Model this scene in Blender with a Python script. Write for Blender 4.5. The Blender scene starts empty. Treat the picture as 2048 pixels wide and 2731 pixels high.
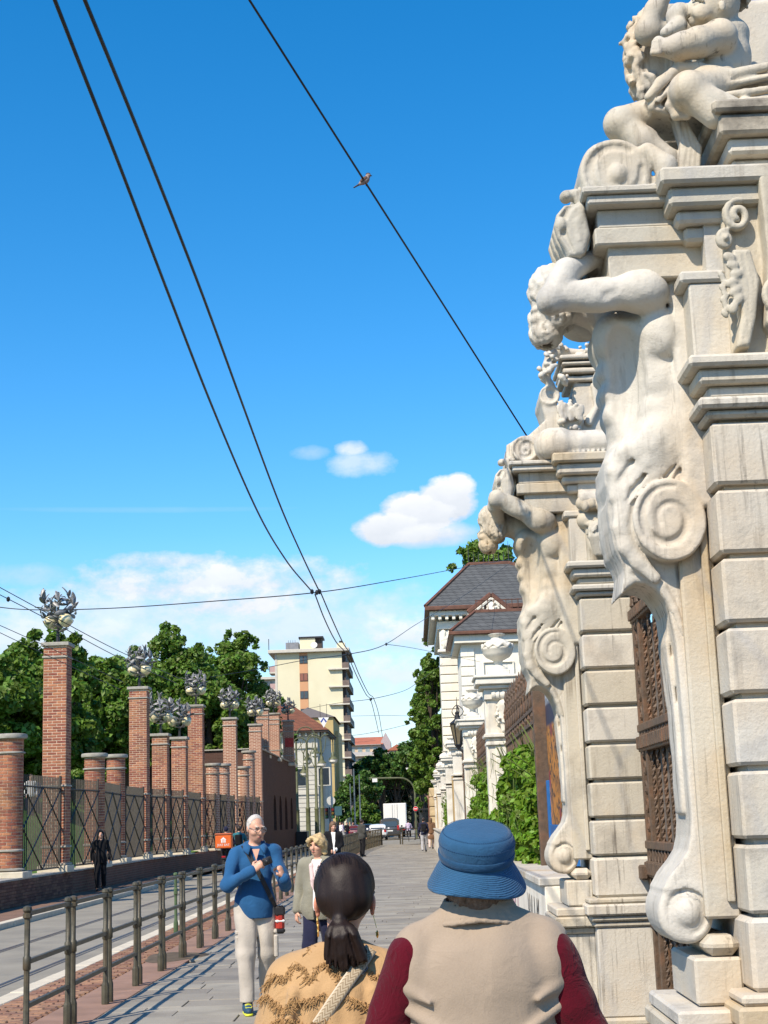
import bpy, bmesh, math, random
import numpy as np
from mathutils import Vector, Matrix, Euler

R = math.radians
rng = random.Random(7)
nrng = np.random.default_rng(11)
SC = bpy.context.scene
COL = SC.collection

# ------------------------------------------------------------------ camera
# street runs along +Y, X to the right, eye height 1.65 m
F, CX, CY = 4000.0, 1024.0, 1365.5           # focal length and centre in photo pixels
EYE = Vector((0, 0, 1.65))
def _cray(px, py): return Vector(((px - CX) / F, -(py - CY) / F, -1.0))
_yw = _cray(1105, 2185).normalized()
_zw = _cray(2105, 2150).cross(_cray(1105, 2185)).normalized()
if _zw.y < 0: _zw = -_zw
_xw = _yw.cross(_zw).normalized()
CAMR = Matrix((_xw, _yw, _zw))               # camera -> world
cam_d = bpy.data.cameras.new('camera'); cam = bpy.data.objects.new('camera', cam_d); COL.objects.link(cam)
cam.matrix_world = Matrix.Translation(EYE) @ CAMR.to_4x4()
cam_d.sensor_fit = 'HORIZONTAL'; cam_d.sensor_width = 36.0; cam_d.lens = F * 36.0 / 2048.0
cam_d.clip_start = 0.1; cam_d.clip_end = 4000
SC.camera = cam
def ray(px, py): return CAMR @ _cray(px, py)
def at(px, py, Y):                            # point seen at a pixel on the plane y = Y
    d = ray(px, py); return EYE + d * (Y / d.y)
def gnd(px, py, z=0.0):                       # point seen at a pixel on the height z
    d = ray(px, py); return EYE + d * ((z - EYE.z) / d.z)
def atx(px, py, X):
    d = ray(px, py); return EYE + d * (X / d.x)

# ------------------------------------------------------------------ light
SUN_AZ, SUN_EL = R(214.0), R(46.0)            # where the sun stands: behind and to the left
W = bpy.data.worlds.new('World'); SC.world = W; W.use_nodes = True
wn, wl = W.node_tree.nodes, W.node_tree.links
wn.clear()
wo = wn.new('ShaderNodeOutputWorld'); bg = wn.new('ShaderNodeBackground')
sky = wn.new('ShaderNodeTexSky'); sky.sky_type = 'NISHITA'; sky.sun_disc = False
sky.sun_elevation = SUN_EL; sky.sun_rotation = SUN_AZ
sky.air_density = 1.0; sky.dust_density = 0.3; sky.ozone_density = 3.0; sky.altitude = 300
bg.inputs['Strength'].default_value = 0.10
wl.new(bg.outputs[0], wo.inputs[0])
sun_d = bpy.data.lights.new('sun', 'SUN'); sun_d.energy = 5.0; sun_d.angle = R(0.53); sun_d.color = (1.0, 0.88, 0.72)
sun = bpy.data.objects.new('sun', sun_d); COL.objects.link(sun)
_sd = Vector((math.sin(SUN_AZ) * math.cos(SUN_EL), math.cos(SUN_AZ) * math.cos(SUN_EL), math.sin(SUN_EL)))
sun.rotation_euler = _sd.to_track_quat('Z', 'Y').to_euler()
sun.location = (-20, -20, 40)
vs = SC.view_settings; vs.view_transform = 'Standard'; vs.look = 'None'; vs.gamma = 1.0; vs.exposure = 0.42
try: vs.use_curve_mapping = False
except Exception: pass
SC.cycles.use_denoising = True
SC.cycles.max_bounces = 6; SC.cycles.diffuse_bounces = 3; SC.cycles.glossy_bounces = 3
SC.cycles.transparent_max_bounces = 8; SC.cycles.caustics_reflective = False; SC.cycles.caustics_refractive = False

def build_sky():
    """blue sky with drifting cumulus, placed by direction (all at infinity)"""
    def N(t, **k):
        n = wn.new(t)
        for a, b in k.items(): setattr(n, a, b)
        return n
    def M(op, a, b=None, c=None, clamp=False):
        n = N('ShaderNodeMath', operation=op, use_clamp=clamp)
        for i, v in enumerate((a, b, c)):
            if v is None: continue
            if isinstance(v, (int, float)): n.inputs[i].default_value = v
            else: wl.new(v, n.inputs[i])
        return n.outputs[0]
    tc = N('ShaderNodeTexCoord'); sx = N('ShaderNodeSeparateXYZ'); wl.new(tc.outputs['Generated'], sx.inputs[0])
    az = M('ARCTAN2', sx.outputs[0], sx.outputs[1]); el = M('ARCSINE', sx.outputs[2])
    cv = N('ShaderNodeCombineXYZ'); wl.new(az, cv.inputs[0]); wl.new(M('MULTIPLY', el, 1.5), cv.inputs[1])
    def noise(scale, det, rough=0.55, off=0.0, dist=0.0):
        n = N('ShaderNodeTexNoise'); n.inputs['Scale'].default_value = scale; n.inputs['Detail'].default_value = det
        n.inputs['Roughness'].default_value = rough; n.inputs['Distortion'].default_value = dist
        mp = N('ShaderNodeMapping'); mp.inputs['Location'].default_value = (off, off * .7, 0)
        wl.new(cv.outputs[0], mp.inputs[0]); wl.new(mp.outputs[0], n.inputs['Vector'])
        return n.outputs['Fac']
    n1 = noise(34, 6, 0.62); n2 = noise(11, 5, 0.6, 3.1); n3 = noise(90, 4, 0.6, 1.7)
    det = M('ADD', M('MULTIPLY', M('SUBTRACT', n1, .5), 2.6), M('MULTIPLY', M('SUBTRACT', n3, .5), .9))
    big = M('MULTIPLY', M('SUBTRACT', n2, .5), 1.7)
    def blob(px, py, w, h, amp=1.0, dens=1.0, up=.6):
        d = ray(px, py).normalized(); a0 = math.atan2(d.x, d.y); e0 = math.asin(d.z)
        dx = M('DIVIDE', M('SUBTRACT', az, a0), w / F); dy = M('DIVIDE', M('SUBTRACT', el, e0), h / F)
        r2 = M('ADD', M('MULTIPLY', dx, dx), M('MULTIPLY', dy, dy))
        v = M('ADD', M('SUBTRACT', 1.0, r2), M('MULTIPLY', det, amp))
        v = M('MULTIPLY', M('MULTIPLY', v, 1.0, clamp=True), dens, clamp=True)
        sh = M('MULTIPLY_ADD', dy, up, .5, clamp=True)
        return v, sh
    acc, shade = None, None
    for b in ((1190, 1335, 92, 66, .5, 2.2), (1115, 1375, 120, 72, .5, 2.0), (1040, 1408, 105, 52, .55, 1.8), (1225, 1300, 50, 40, .6, 1.8), (1140, 1425, 165, 40, .4, 1.1),
              (965, 1240, 105, 40, .75, .55), (940, 1195, 50, 24, .8, .7), (825, 1207, 60, 22, .7, .28),
              (560, 1560, 470, 85, .95, .95), (450, 1500, 200, 30, 1.0, .8), (330, 1640, 520, 90, .8, .7), (760, 1660, 460, 130, .7, .75), (180, 1720, 460, 150, .6, .8), (620, 1610, 300, 60, .9, 1.0), (860, 1560, 160, 40, 1.0, .5), (1080, 1700, 170, 70, .9, .9),
              (1020, 1680, 120, 45, .8, .75), (1060, 1790, 190, 80, .8, .8), (940, 1900, 260, 130, .45, .5),
              (80, 1535, 140, 34, .8, .35), (400, 1360, 420, 9, .3, .10)):
        v, sh = blob(*b)
        if acc is None: acc, shade = v, sh
        else:
            acc = M('MAXIMUM', acc, v); shade = M('MAXIMUM', M('MULTIPLY', shade, 1.0), M('MULTIPLY', sh, v))
    # the same kind of low cumulus goes on all round the horizon outside the frame
    band = M('MULTIPLY', M('SUBTRACT', 1.0, M('ABSOLUTE', M('DIVIDE', M('SUBTRACT', el, .13), .12))), 1.0, clamp=True)
    far = M('MULTIPLY', M('SUBTRACT', M('ABSOLUTE', az), .30), 6.0, clamp=True)
    gen = M('MULTIPLY', M('MULTIPLY', M('ADD', M('ADD', big, M('MULTIPLY', det, .3)), .1), 1.6, clamp=True), M('MULTIPLY', band, far))
    acc = M('MAXIMUM', acc, gen)
    # thin white haze low down
    hz = M('MULTIPLY', M('SUBTRACT', 1.0, M('DIVIDE', M('MAXIMUM', el, 0.0), .19)), .45, clamp=True)
    hs = N('ShaderNodeHueSaturation'); hs.inputs['Saturation'].default_value = 1.40; hs.inputs['Value'].default_value = 1.62; hs.inputs['Hue'].default_value = .497
    wl.new(sky.outputs[0], hs.inputs['Color'])
    ccol = N('ShaderNodeMix', data_type='RGBA'); ccol.inputs['A'].default_value = (4.6, 5.0, 5.6, 1); ccol.inputs['B'].default_value = (9.0, 8.8, 8.6, 1)
    wl.new(M('ADD', M('MULTIPLY', shade, .55), M('MULTIPLY', n1, .5), clamp=True), ccol.inputs['Factor'])
    mh = N('ShaderNodeMix', data_type='RGBA'); wl.new(hz, mh.inputs['Factor']); wl.new(hs.outputs[0], mh.inputs['A']); mh.inputs['B'].default_value = (4.6, 5.9, 7.6, 1)
    mx = N('ShaderNodeMix', data_type='RGBA'); wl.new(M('MULTIPLY', acc, .93), mx.inputs['Factor']); wl.new(mh.outputs['Result'], mx.inputs['A']); wl.new(ccol.outputs['Result'], mx.inputs['B'])
    wl.new(mx.outputs['Result'], bg.inputs['Color'])
build_sky()

# ------------------------------------------------------------------ object helpers
LOC = {}
def tag(o, label=None, cat=None, group=None, kind=None):
    if label: o['label'] = label
    if cat: o['category'] = cat
    if group: o['group'] = group
    if kind: o['kind'] = kind
    return o
def thing(name, label, cat, loc=(0, 0, 0), rz=0.0, group=None):
    o = bpy.data.objects.new(name, None); COL.objects.link(o); o.empty_display_size = .1
    o.location = loc; o.rotation_euler = (0, 0, rz); LOC[o.name] = Vector(loc)
    return tag(o, label, cat, group)
def mesh_obj(name, me, parent=None, loc=None):
    o = bpy.data.objects.new(name, me); COL.objects.link(o)
    if loc is not None: o.location = loc
    if parent is not None: o.parent = parent
    return o
def link_new(name, V, Fc, mat, parent=None, smooth=False, local=False, base=True):
    """V in world coordinates; parts are shifted into their thing's frame, a single-mesh thing gets its origin at its base"""
    V = np.asarray(V, float).reshape(-1, 3)
    loc = None
    if parent is not None:
        if not local: V = V - np.array(LOC[parent.name])
    elif base and len(V):
        c = np.array([(V[:, 0].min() + V[:, 0].max()) / 2, (V[:, 1].min() + V[:, 1].max()) / 2, V[:, 2].min()]); V = V - c; loc = c
    me = bpy.data.meshes.new(name)
    if isinstance(Fc, np.ndarray):
        n, k = Fc.shape
        me.vertices.add(len(V)); me.vertices.foreach_set('co', V.astype(np.float32).ravel())
        me.loops.add(n * k); me.loops.foreach_set('vertex_index', Fc.astype(np.int32).ravel())
        me.polygons.add(n); me.polygons.foreach_set('loop_start', np.arange(0, n * k, k, dtype=np.int32))
        me.update(calc_edges=True)
    else:
        me.from_pydata([tuple(v) for v in V], [], Fc)
    me.validate(verbose=False)
    if smooth: me.polygons.foreach_set('use_smooth', [True] * len(me.polygons))
    if mat: me.materials.append(mat)
    o = mesh_obj(name, me, parent, loc)
    LOC[o.name] = LOC[parent.name] if parent is not None else Vector(loc if loc is not None else (0, 0, 0))
    return o
def copy_tree(o, loc=None, rz=None, label=None, group=None, parent=None):
    c = o.copy(); COL.objects.link(c); c.parent = parent
    if loc is not None: c.location = loc; LOC[c.name] = Vector(loc)
    if rz is not None: c.rotation_euler = (0, 0, rz)
    if label: c['label'] = label
    if group: c['group'] = group
    for ch in list(o.children): copy_tree(ch, parent=c)
    return c

class MB:
    """mesh builder: collects shapes, then links them as ONE mesh object"""
    def __init__(s): s.v = []; s.f = []
    def add(s, V, Fc):
        o = len(s.v); s.v += [tuple(p) for p in V]; s.f += [tuple(i + o for i in f) for f in Fc]; return s
    def box(s, lo, hi, b=0.0, M=None):
        x0, y0, z0 = lo; x1, y1, z1 = hi
        if x0 > x1: x0, x1 = x1, x0
        if y0 > y1: y0, y1 = y1, y0
        if z0 > z1: z0, z1 = z1, z0
        b = min(b, (x1 - x0) * .45, (y1 - y0) * .45, (z1 - z0) * .45)
        if b <= 0:
            V = [(x, y, z) for z in (z0, z1) for y in (y0, y1) for x in (x0, x1)]
            Fc = [(0, 2, 3, 1), (4, 5, 7, 6), (0, 1, 5, 4), (2, 6, 7, 3), (0, 4, 6, 2), (1, 3, 7, 5)]
        else:
            V, idx = [], {}
            for ix in (0, 1):
                for iy in (0, 1):
                    for iz in (0, 1):
                        X = x1 if ix else x0; Y = y1 if iy else y0; Z = z1 if iz else z0
                        sx = -b if ix else b; sy = -b if iy else b; sz = -b if iz else b
                        for a, p in enumerate(((X, Y + sy, Z + sz), (X + sx, Y, Z + sz), (X + sx, Y + sy, Z))):
                            idx[(ix, iy, iz, a)] = len(V); V.append(p)
            g = lambda ix, iy, iz, a: idx[(ix, iy, iz, a)]
            Fc = []
            for i in (0, 1):
                q = [(i, 0, 0), (i, 1, 0), (i, 1, 1), (i, 0, 1)]
                Fc.append([g(*c, 0) for c in (q if i else q[::-1])])
                q = [(0, i, 0), (0, i, 1), (1, i, 1), (1, i, 0)]
                Fc.append([g(*c, 1) for c in (q if i else q[::-1])])
                q = [(0, 0, i), (1, 0, i), (1, 1, i), (0, 1, i)]
                Fc.append([g(*c, 2) for c in (q if i else q[::-1])])
            for i in (0, 1):
                for j in (0, 1):
                    Fc.append([g(i, j, 0, 0), g(i, j, 1, 0), g(i, j, 1, 1), g(i, j, 0, 1)])
                    Fc.append([g(i, 0, j, 0), g(i, 1, j, 0), g(i, 1, j, 2), g(i, 0, j, 2)])
                    Fc.append([g(0, i, j, 1), g(1, i, j, 1), g(1, i, j, 2), g(0, i, j, 2)])
            for i in (0, 1):
                for j in (0, 1):
                    for k in (0, 1): Fc.append([g(i, j, k, 0), g(i, j, k, 1), g(i, j, k, 2)])
            c = Vector(((x0 + x1) / 2, (y0 + y1) / 2, (z0 + z1) / 2))
            out = []
            for f in Fc:
                p = [Vector(V[i]) for i in f]; n = (p[1] - p[0]).cross(p[2] - p[0])
                m = sum(p, Vector()) / len(p)
                out.append(f if n.dot(m - c) > 0 else f[::-1])
            Fc = out
        if M is not None: V = [M @ Vector(p) for p in V]
        return s.add(V, Fc)
    def tube(s, pts, r, n=8, cap=True):
        pts = [Vector(p) for p in pts]; k = len(pts)
        rr = [r] * k if isinstance(r, (int, float)) else list(r)
        V, Fc = [], []; up = None
        for i, p in enumerate(pts):
            t = (pts[min(i + 1, k - 1)] - pts[max(i - 1, 0)])
            t = t.normalized() if t.length > 1e-9 else Vector((0, 0, 1))
            if up is None: up = Vector((0, 0, 1)) if abs(t.z) < .9 else Vector((1, 0, 0))
            a = (up - t * up.dot(t)); a = a.normalized() if a.length > 1e-6 else t.orthogonal().normalized()
            b = t.cross(a); up = a
            for j in range(n):
                th = 2 * math.pi * j / n; V.append(p + (a * math.cos(th) + b * math.sin(th)) * rr[i])
        for i in range(k - 1):
            for j in range(n): Fc.append((i * n + j, i * n + (j + 1) % n, (i + 1) * n + (j + 1) % n, (i + 1) * n + j))
        if cap: Fc.append(tuple(range(n))[::-1]); Fc.append(tuple((k - 1) * n + j for j in range(n)))
        return s.add(V, Fc)
    def lathe(s, prof, c=(0, 0, 0), n=24, sx=1.0, sy=1.0, M=None, wob=None):
        V, Fc = [], []; k = len(prof)
        for i, (r, z) in enumerate(prof):
            for j in range(n):
                th = 2 * math.pi * j / n
                q = r * (1 + (wob(th, z) if wob else 0))
                V.append(Vector((q * math.cos(th) * sx, q * math.sin(th) * sy, z)))
        for i in range(k - 1):
            for j in range(n): Fc.append((i * n + j, i * n + (j + 1) % n, (i + 1) * n + (j + 1) % n, (i + 1) * n + j))
        Fc.append(tuple(range(n))[::-1]); Fc.append(tuple((k - 1) * n + j for j in range(n)))
        V = [(M @ p if M is not None else p) + Vector(c) for p in V]
        return s.add(V, Fc)
    def prism(s, poly, axis, a0, a1, M=None):
        """poly: 2-D outline (counter-clockwise) extruded along axis 'x','y','z' from a0 to a1"""
        def P(u, v, a): return {'x': (a, u, v), 'y': (u, a, v), 'z': (u, v, a)}[axis]
        n = len(poly); V = [P(u, v, a0) for u, v in poly] + [P(u, v, a1) for u, v in poly]
        area = sum(poly[i][0] * poly[(i + 1) % n][1] - poly[(i + 1) % n][0] * poly[i][1] for i in range(n))
        flip = (area > 0) == (axis == 'y')
        if a1 < a0: flip = not flip
        Fc = [tuple(range(n))[::-1], tuple(range(n, 2 * n))] + [(i, (i + 1) % n, n + (i + 1) % n, n + i) for i in range(n)]
        if flip: Fc = [f[::-1] for f in Fc]
        if M is not None: V = [M @ Vector(p) for p in V]
        return s.add(V, Fc)
    def quad(s, a, b, c, d): return s.add([a, b, c, d], [(0, 1, 2, 3)])
    def build(s, name, mat, parent=None, smooth=False, local=False, base=True):
        return link_new(name, s.v, s.f, mat, parent, smooth, local, base)
def auto_smooth(o, ang=35):
    me = o.data; me.polygons.foreach_set('use_smooth', [True] * len(me.polygons)); me.set_sharp_from_angle(angle=R(ang)); return o
def one(name, mat, parent, fn, *a, smooth=False, local=False, **k):
    m = MB(); getattr(m, fn)(*a, **k); return m.build(name, mat, parent, smooth, local)

# ------------------------------------------------------------------ signed distance sculpting -> mesh (surface nets)
class Field:
    def __init__(s, lo, hi, h):
        s.h = h; s.lo = np.array(lo, np.float32); n = np.ceil((np.array(hi) - np.array(lo)) / h).astype(int) + 1
        s.ax = [(s.lo[i] + h * np.arange(n[i])).astype(np.float32) for i in range(3)]
        s.F = np.full(tuple(n), .25, np.float32)
    def sub(s, lo, hi):
        sl = []
        for i in range(3):
            a = max(0, int((lo[i] - s.lo[i]) / s.h) - 1); b = min(len(s.ax[i]), int((hi[i] - s.lo[i]) / s.h) + 3)
            if b <= a: return None
            sl.append(slice(a, b))
        return tuple(sl), s.ax[0][sl[0]][:, None, None], s.ax[1][sl[1]][None, :, None], s.ax[2][sl[2]][None, None, :]
    def mixin(s, sl, d, k, op):
        f = s.F[sl]
        if op == 'u':
            if k <= 0: s.F[sl] = np.minimum(f, d)
            else:
                h = np.maximum(k - np.abs(f - d), 0) / k; s.F[sl] = np.minimum(f, d) - h * h * k * .25
        else:                                   # subtract
            d = -d
            if k <= 0: s.F[sl] = np.maximum(f, d)
            else:
                h = np.maximum(k - np.abs(f - d), 0) / k; s.F[sl] = np.maximum(f, d) + h * h * k * .25
    def cone(s, a, b, ra, rb=None, k=.02, op='u', sq=None):
        """tapered capsule; sq = (axis vector, factor) squashes its cross-section"""
        rb = ra if rb is None else rb; a = np.array(a, float); b = np.array(b, float); m = max(ra, rb) * 1.3 + k + .03
        g = s.sub(np.minimum(a, b) - m, np.maximum(a, b) + m)
        if g is None: return s
        sl, X, Y, Z = g; ab = b - a; L = max(float(ab @ ab), 1e-9)
        t = np.clip(((X - a[0]) * ab[0] + (Y - a[1]) * ab[1] + (Z - a[2]) * ab[2]) / L, 0, 1)
        dx = X - a[0] - t * ab[0]; dy = Y - a[1] - t * ab[1]; dz = Z - a[2] - t * ab[2]
        q = dx * dx + dy * dy + dz * dz
        if sq is not None:
            w = np.array(sq[0], float); w /= np.linalg.norm(w); p = dx * w[0] + dy * w[1] + dz * w[2]; q = q + p * p * (sq[1] ** 2 - 1)
        s.mixin(sl, np.sqrt(np.maximum(q, 0)) - (ra + (rb - ra) * t), k, op); return s
    def path(s, pts, rs, k=.02, op='u', sq=None):
        if isinstance(rs, (int, float)): rs = [rs] * len(pts)
        for i in range(len(pts) - 1): s.cone(pts[i], pts[i + 1], rs[i], rs[i + 1], k, op, sq)
        return s
    def ell(s, c, r, rot=None, k=.02, op='u'):
        c = np.array(c, float); r = np.array(r, float); m = r.max() + k + .03
        g = s.sub(c - m, c + m)
        if g is None: return s
        sl, X, Y, Z = g; p = [X - c[0], Y - c[1], Z - c[2]]
        if rot is not None:
            Rm = np.array(Euler([R(a) for a in rot]).to_matrix()).T
            p = [Rm[i, 0] * p[0] + Rm[i, 1] * p[1] + Rm[i, 2] * p[2] for i in range(3)]
        k0 = np.sqrt((p[0] / r[0]) ** 2 + (p[1] / r[1]) ** 2 + (p[2] / r[2]) ** 2)
        k1 = np.sqrt((p[0] / r[0] ** 2) ** 2 + (p[1] / r[1] ** 2) ** 2 + (p[2] / r[2] ** 2) ** 2) + 1e-6
        s.mixin(sl, k0 * (k0 - 1) / k1, k, op); return s
    def box(s, c, hf, rot=None, rr=.005, k=0.0, op='u'):
        c = np.array(c, float); hf = np.array(hf, float) - rr; m = np.linalg.norm(hf) + rr + k + .03
        if rot is None: mlo = c - hf - rr - k - .03; mhi = c + hf + rr + k + .03
        else: mlo = c - m; mhi = c + m
        g = s.sub(mlo, mhi)
        if g is None: return s
        sl, X, Y, Z = g; p = [X - c[0], Y - c[1], Z - c[2]]
        if rot is not None:
            Rm = np.array(Euler([R(a) for a in rot]).to_matrix()).T
            p = [Rm[i, 0] * p[0] + Rm[i, 1] * p[1] + Rm[i, 2] * p[2] for i in range(3)]
        q = [np.abs(p[i]) - hf[i] for i in range(3)]
        d = np.sqrt(np.maximum(q[0], 0) ** 2 + np.maximum(q[1], 0) ** 2 + np.maximum(q[2], 0) ** 2) + np.minimum(np.maximum(np.maximum(q[0], q[1]), q[2]), 0) - rr
        s.mixin(sl, d, k, op); return s
    def slab(s, poly, y0, y1, rr=.004, k=0.0, op='u'):
        """outline in x,z extruded along y"""
        P = np.array(poly, float); m = rr + k + .03
        g = s.sub((P[:, 0].min() - m, y0 - m, P[:, 1].min() - m), (P[:, 0].max() + m, y1 + m, P[:, 1].max() + m))
        if g is None: return s
        sl, X, Y, Z = g; x = X[:, 0, :]; z = Z[0]
        d = None; sg = None
        for i in range(len(P)):
            a = P[i]; b = P[i - 1]; e = b - a; L = max(float(e @ e), 1e-12)
            t = np.clip(((x - a[0]) * e[0] + (z - a[1]) * e[1]) / L, 0, 1)
            q = (x - a[0] - t * e[0]) ** 2 + (z - a[1] - t * e[1]) ** 2
            d = q if d is None else np.minimum(d, q)
            c1 = z >= a[1]; c2 = z < b[1]; c3 = e[0] * (z - a[1]) > e[1] * (x - a[0])
            fl = np.where((c1 & c2 & c3) | (~c1 & ~c2 & ~c3), -1, 1)
            sg = fl if sg is None else sg * fl
        d2 = (np.sqrt(d) * sg)[:, None, :] + rr
        dy = np.abs(Y - (y0 + y1) / 2) - (y1 - y0) / 2 + rr
        dd = np.sqrt(np.maximum(d2, 0) ** 2 + np.maximum(dy, 0) ** 2) + np.minimum(np.maximum(d2, dy), 0) - rr
        s.mixin(sl, dd, k, op); return s
    def wob(s, amp, f, seed=0, oct=2, st=(1, 1, 1)):
        """soft irregular surface"""
        g = np.random.default_rng(seed); X = s.ax[0][:, None, None]; Y = s.ax[1][None, :, None]; Z = s.ax[2][None, None, :]
        for o in range(oct):
            for _ in range(3):
                d = g.normal(size=3); d = d / np.linalg.norm(d) * f * (2 ** o) * np.array(st); ph = g.uniform(0, 6.28)
                d2 = g.normal(size=3); d2 = d2 / np.linalg.norm(d2) * f * (2 ** o) * .7 * np.array(st)
                s.F += (amp / (2 ** o) / 2) * (np.sin(X * d[0] + Y * d[1] + Z * d[2] + ph) * np.sin(X * d2[0] + Y * d2[1] + Z * d2[2] + ph * 2)).astype(np.float32)
        return s
    def cut(s, axis, v, keep='>'):
        A = s.ax[axis]; sh = [1, 1, 1]; sh[axis] = -1; A = A.reshape(sh)
        s.F = np.maximum(s.F, (v - A) if keep == '>' else (A - v)); return s
    def cutplane(s, p, n):
        """keep the side opposite n"""
        n = np.array(n, float); n /= np.linalg.norm(n); X = s.ax[0][:, None, None]; Y = s.ax[1][None, :, None]; Z = s.ax[2][None, None, :]
        s.F = np.maximum(s.F, ((X - p[0]) * n[0] + (Y - p[1]) * n[1] + (Z - p[2]) * n[2]).astype(np.float32)); return s
    def mesh(s):
        Fv = np.pad(s.F, 1, constant_values=.25); h = s.h
        S = Fv < 0; nx, ny, nz = Fv.shape
        c = sum(S[i:nx - 1 + i, j:ny - 1 + j, k:nz - 1 + k].astype(np.int8) for i in (0, 1) for j in (0, 1) for k in (0, 1))
        act = (c > 0) & (c < 8); I, J, K = np.nonzero(act); n = len(I)
        idx = np.full(act.shape, -1, np.int64); idx[I, J, K] = np.arange(n)
        P = np.zeros((n, 3)); cnt = np.zeros(n)
        for ax in range(3):
            for u in (0, 1):
                for v in (0, 1):
                    a = [0, 0, 0]; o = [i for i in range(3) if i != ax]; a[o[0]] = u; a[o[1]] = v; b = list(a); b[ax] = 1
                    fa = Fv[I + a[0], J + a[1], K + a[2]]; fb = Fv[I + b[0], J + b[1], K + b[2]]
                    m = (fa < 0) != (fb < 0); t = np.where(m, fa / np.where(m, fa - fb, 1), 0)
                    for d in range(3): P[:, d] += m * (a[d] + (t if d == ax else 0))
                    cnt += m
        P = P / cnt[:, None] + np.stack([I, J, K], 1); V = (P - 1) * h + s.lo
        Q = []
        for ax in range(3):
            o = [i for i in range(3) if i != ax]
            A = [slice(1, -1)] * 3; B = [slice(1, -1)] * 3
            A[ax] = slice(0, -1); B[ax] = slice(1, None)
            sa = S[tuple(A)]; sb = S[tuple(B)]; E = np.argwhere(sa != sb)
            if not len(E): continue
            ori = sa[E[:, 0], E[:, 1], E[:, 2]]
            off = np.zeros(3, int); off[o[0]] = 1; off[o[1]] = 1; E = E + off
            def cell(du, dv):
                e = E.copy(); e[:, o[0]] -= du; e[:, o[1]] -= dv; return idx[e[:, 0], e[:, 1], e[:, 2]]
            q = np.stack([cell(1, 1), cell(0, 1), cell(0, 0), cell(1, 0)], 1)
            if ax == 1: ori = ~ori
            q[~ori] = q[~ori][:, ::-1]; Q.append(q)
        Q = np.concatenate(Q); Q = Q[(Q >= 0).all(1)]
        return V, Q
    def build(s, name, mat, parent=None, off=(0, 0, 0), local=False, M=None):
        V, Q = s.mesh()
        if M is not None: V = V @ np.array(M.to_3x3()).T + np.array(M.translation)
        return link_new(name, V + np.array(off), Q, mat, parent, smooth=True, local=local)
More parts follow.
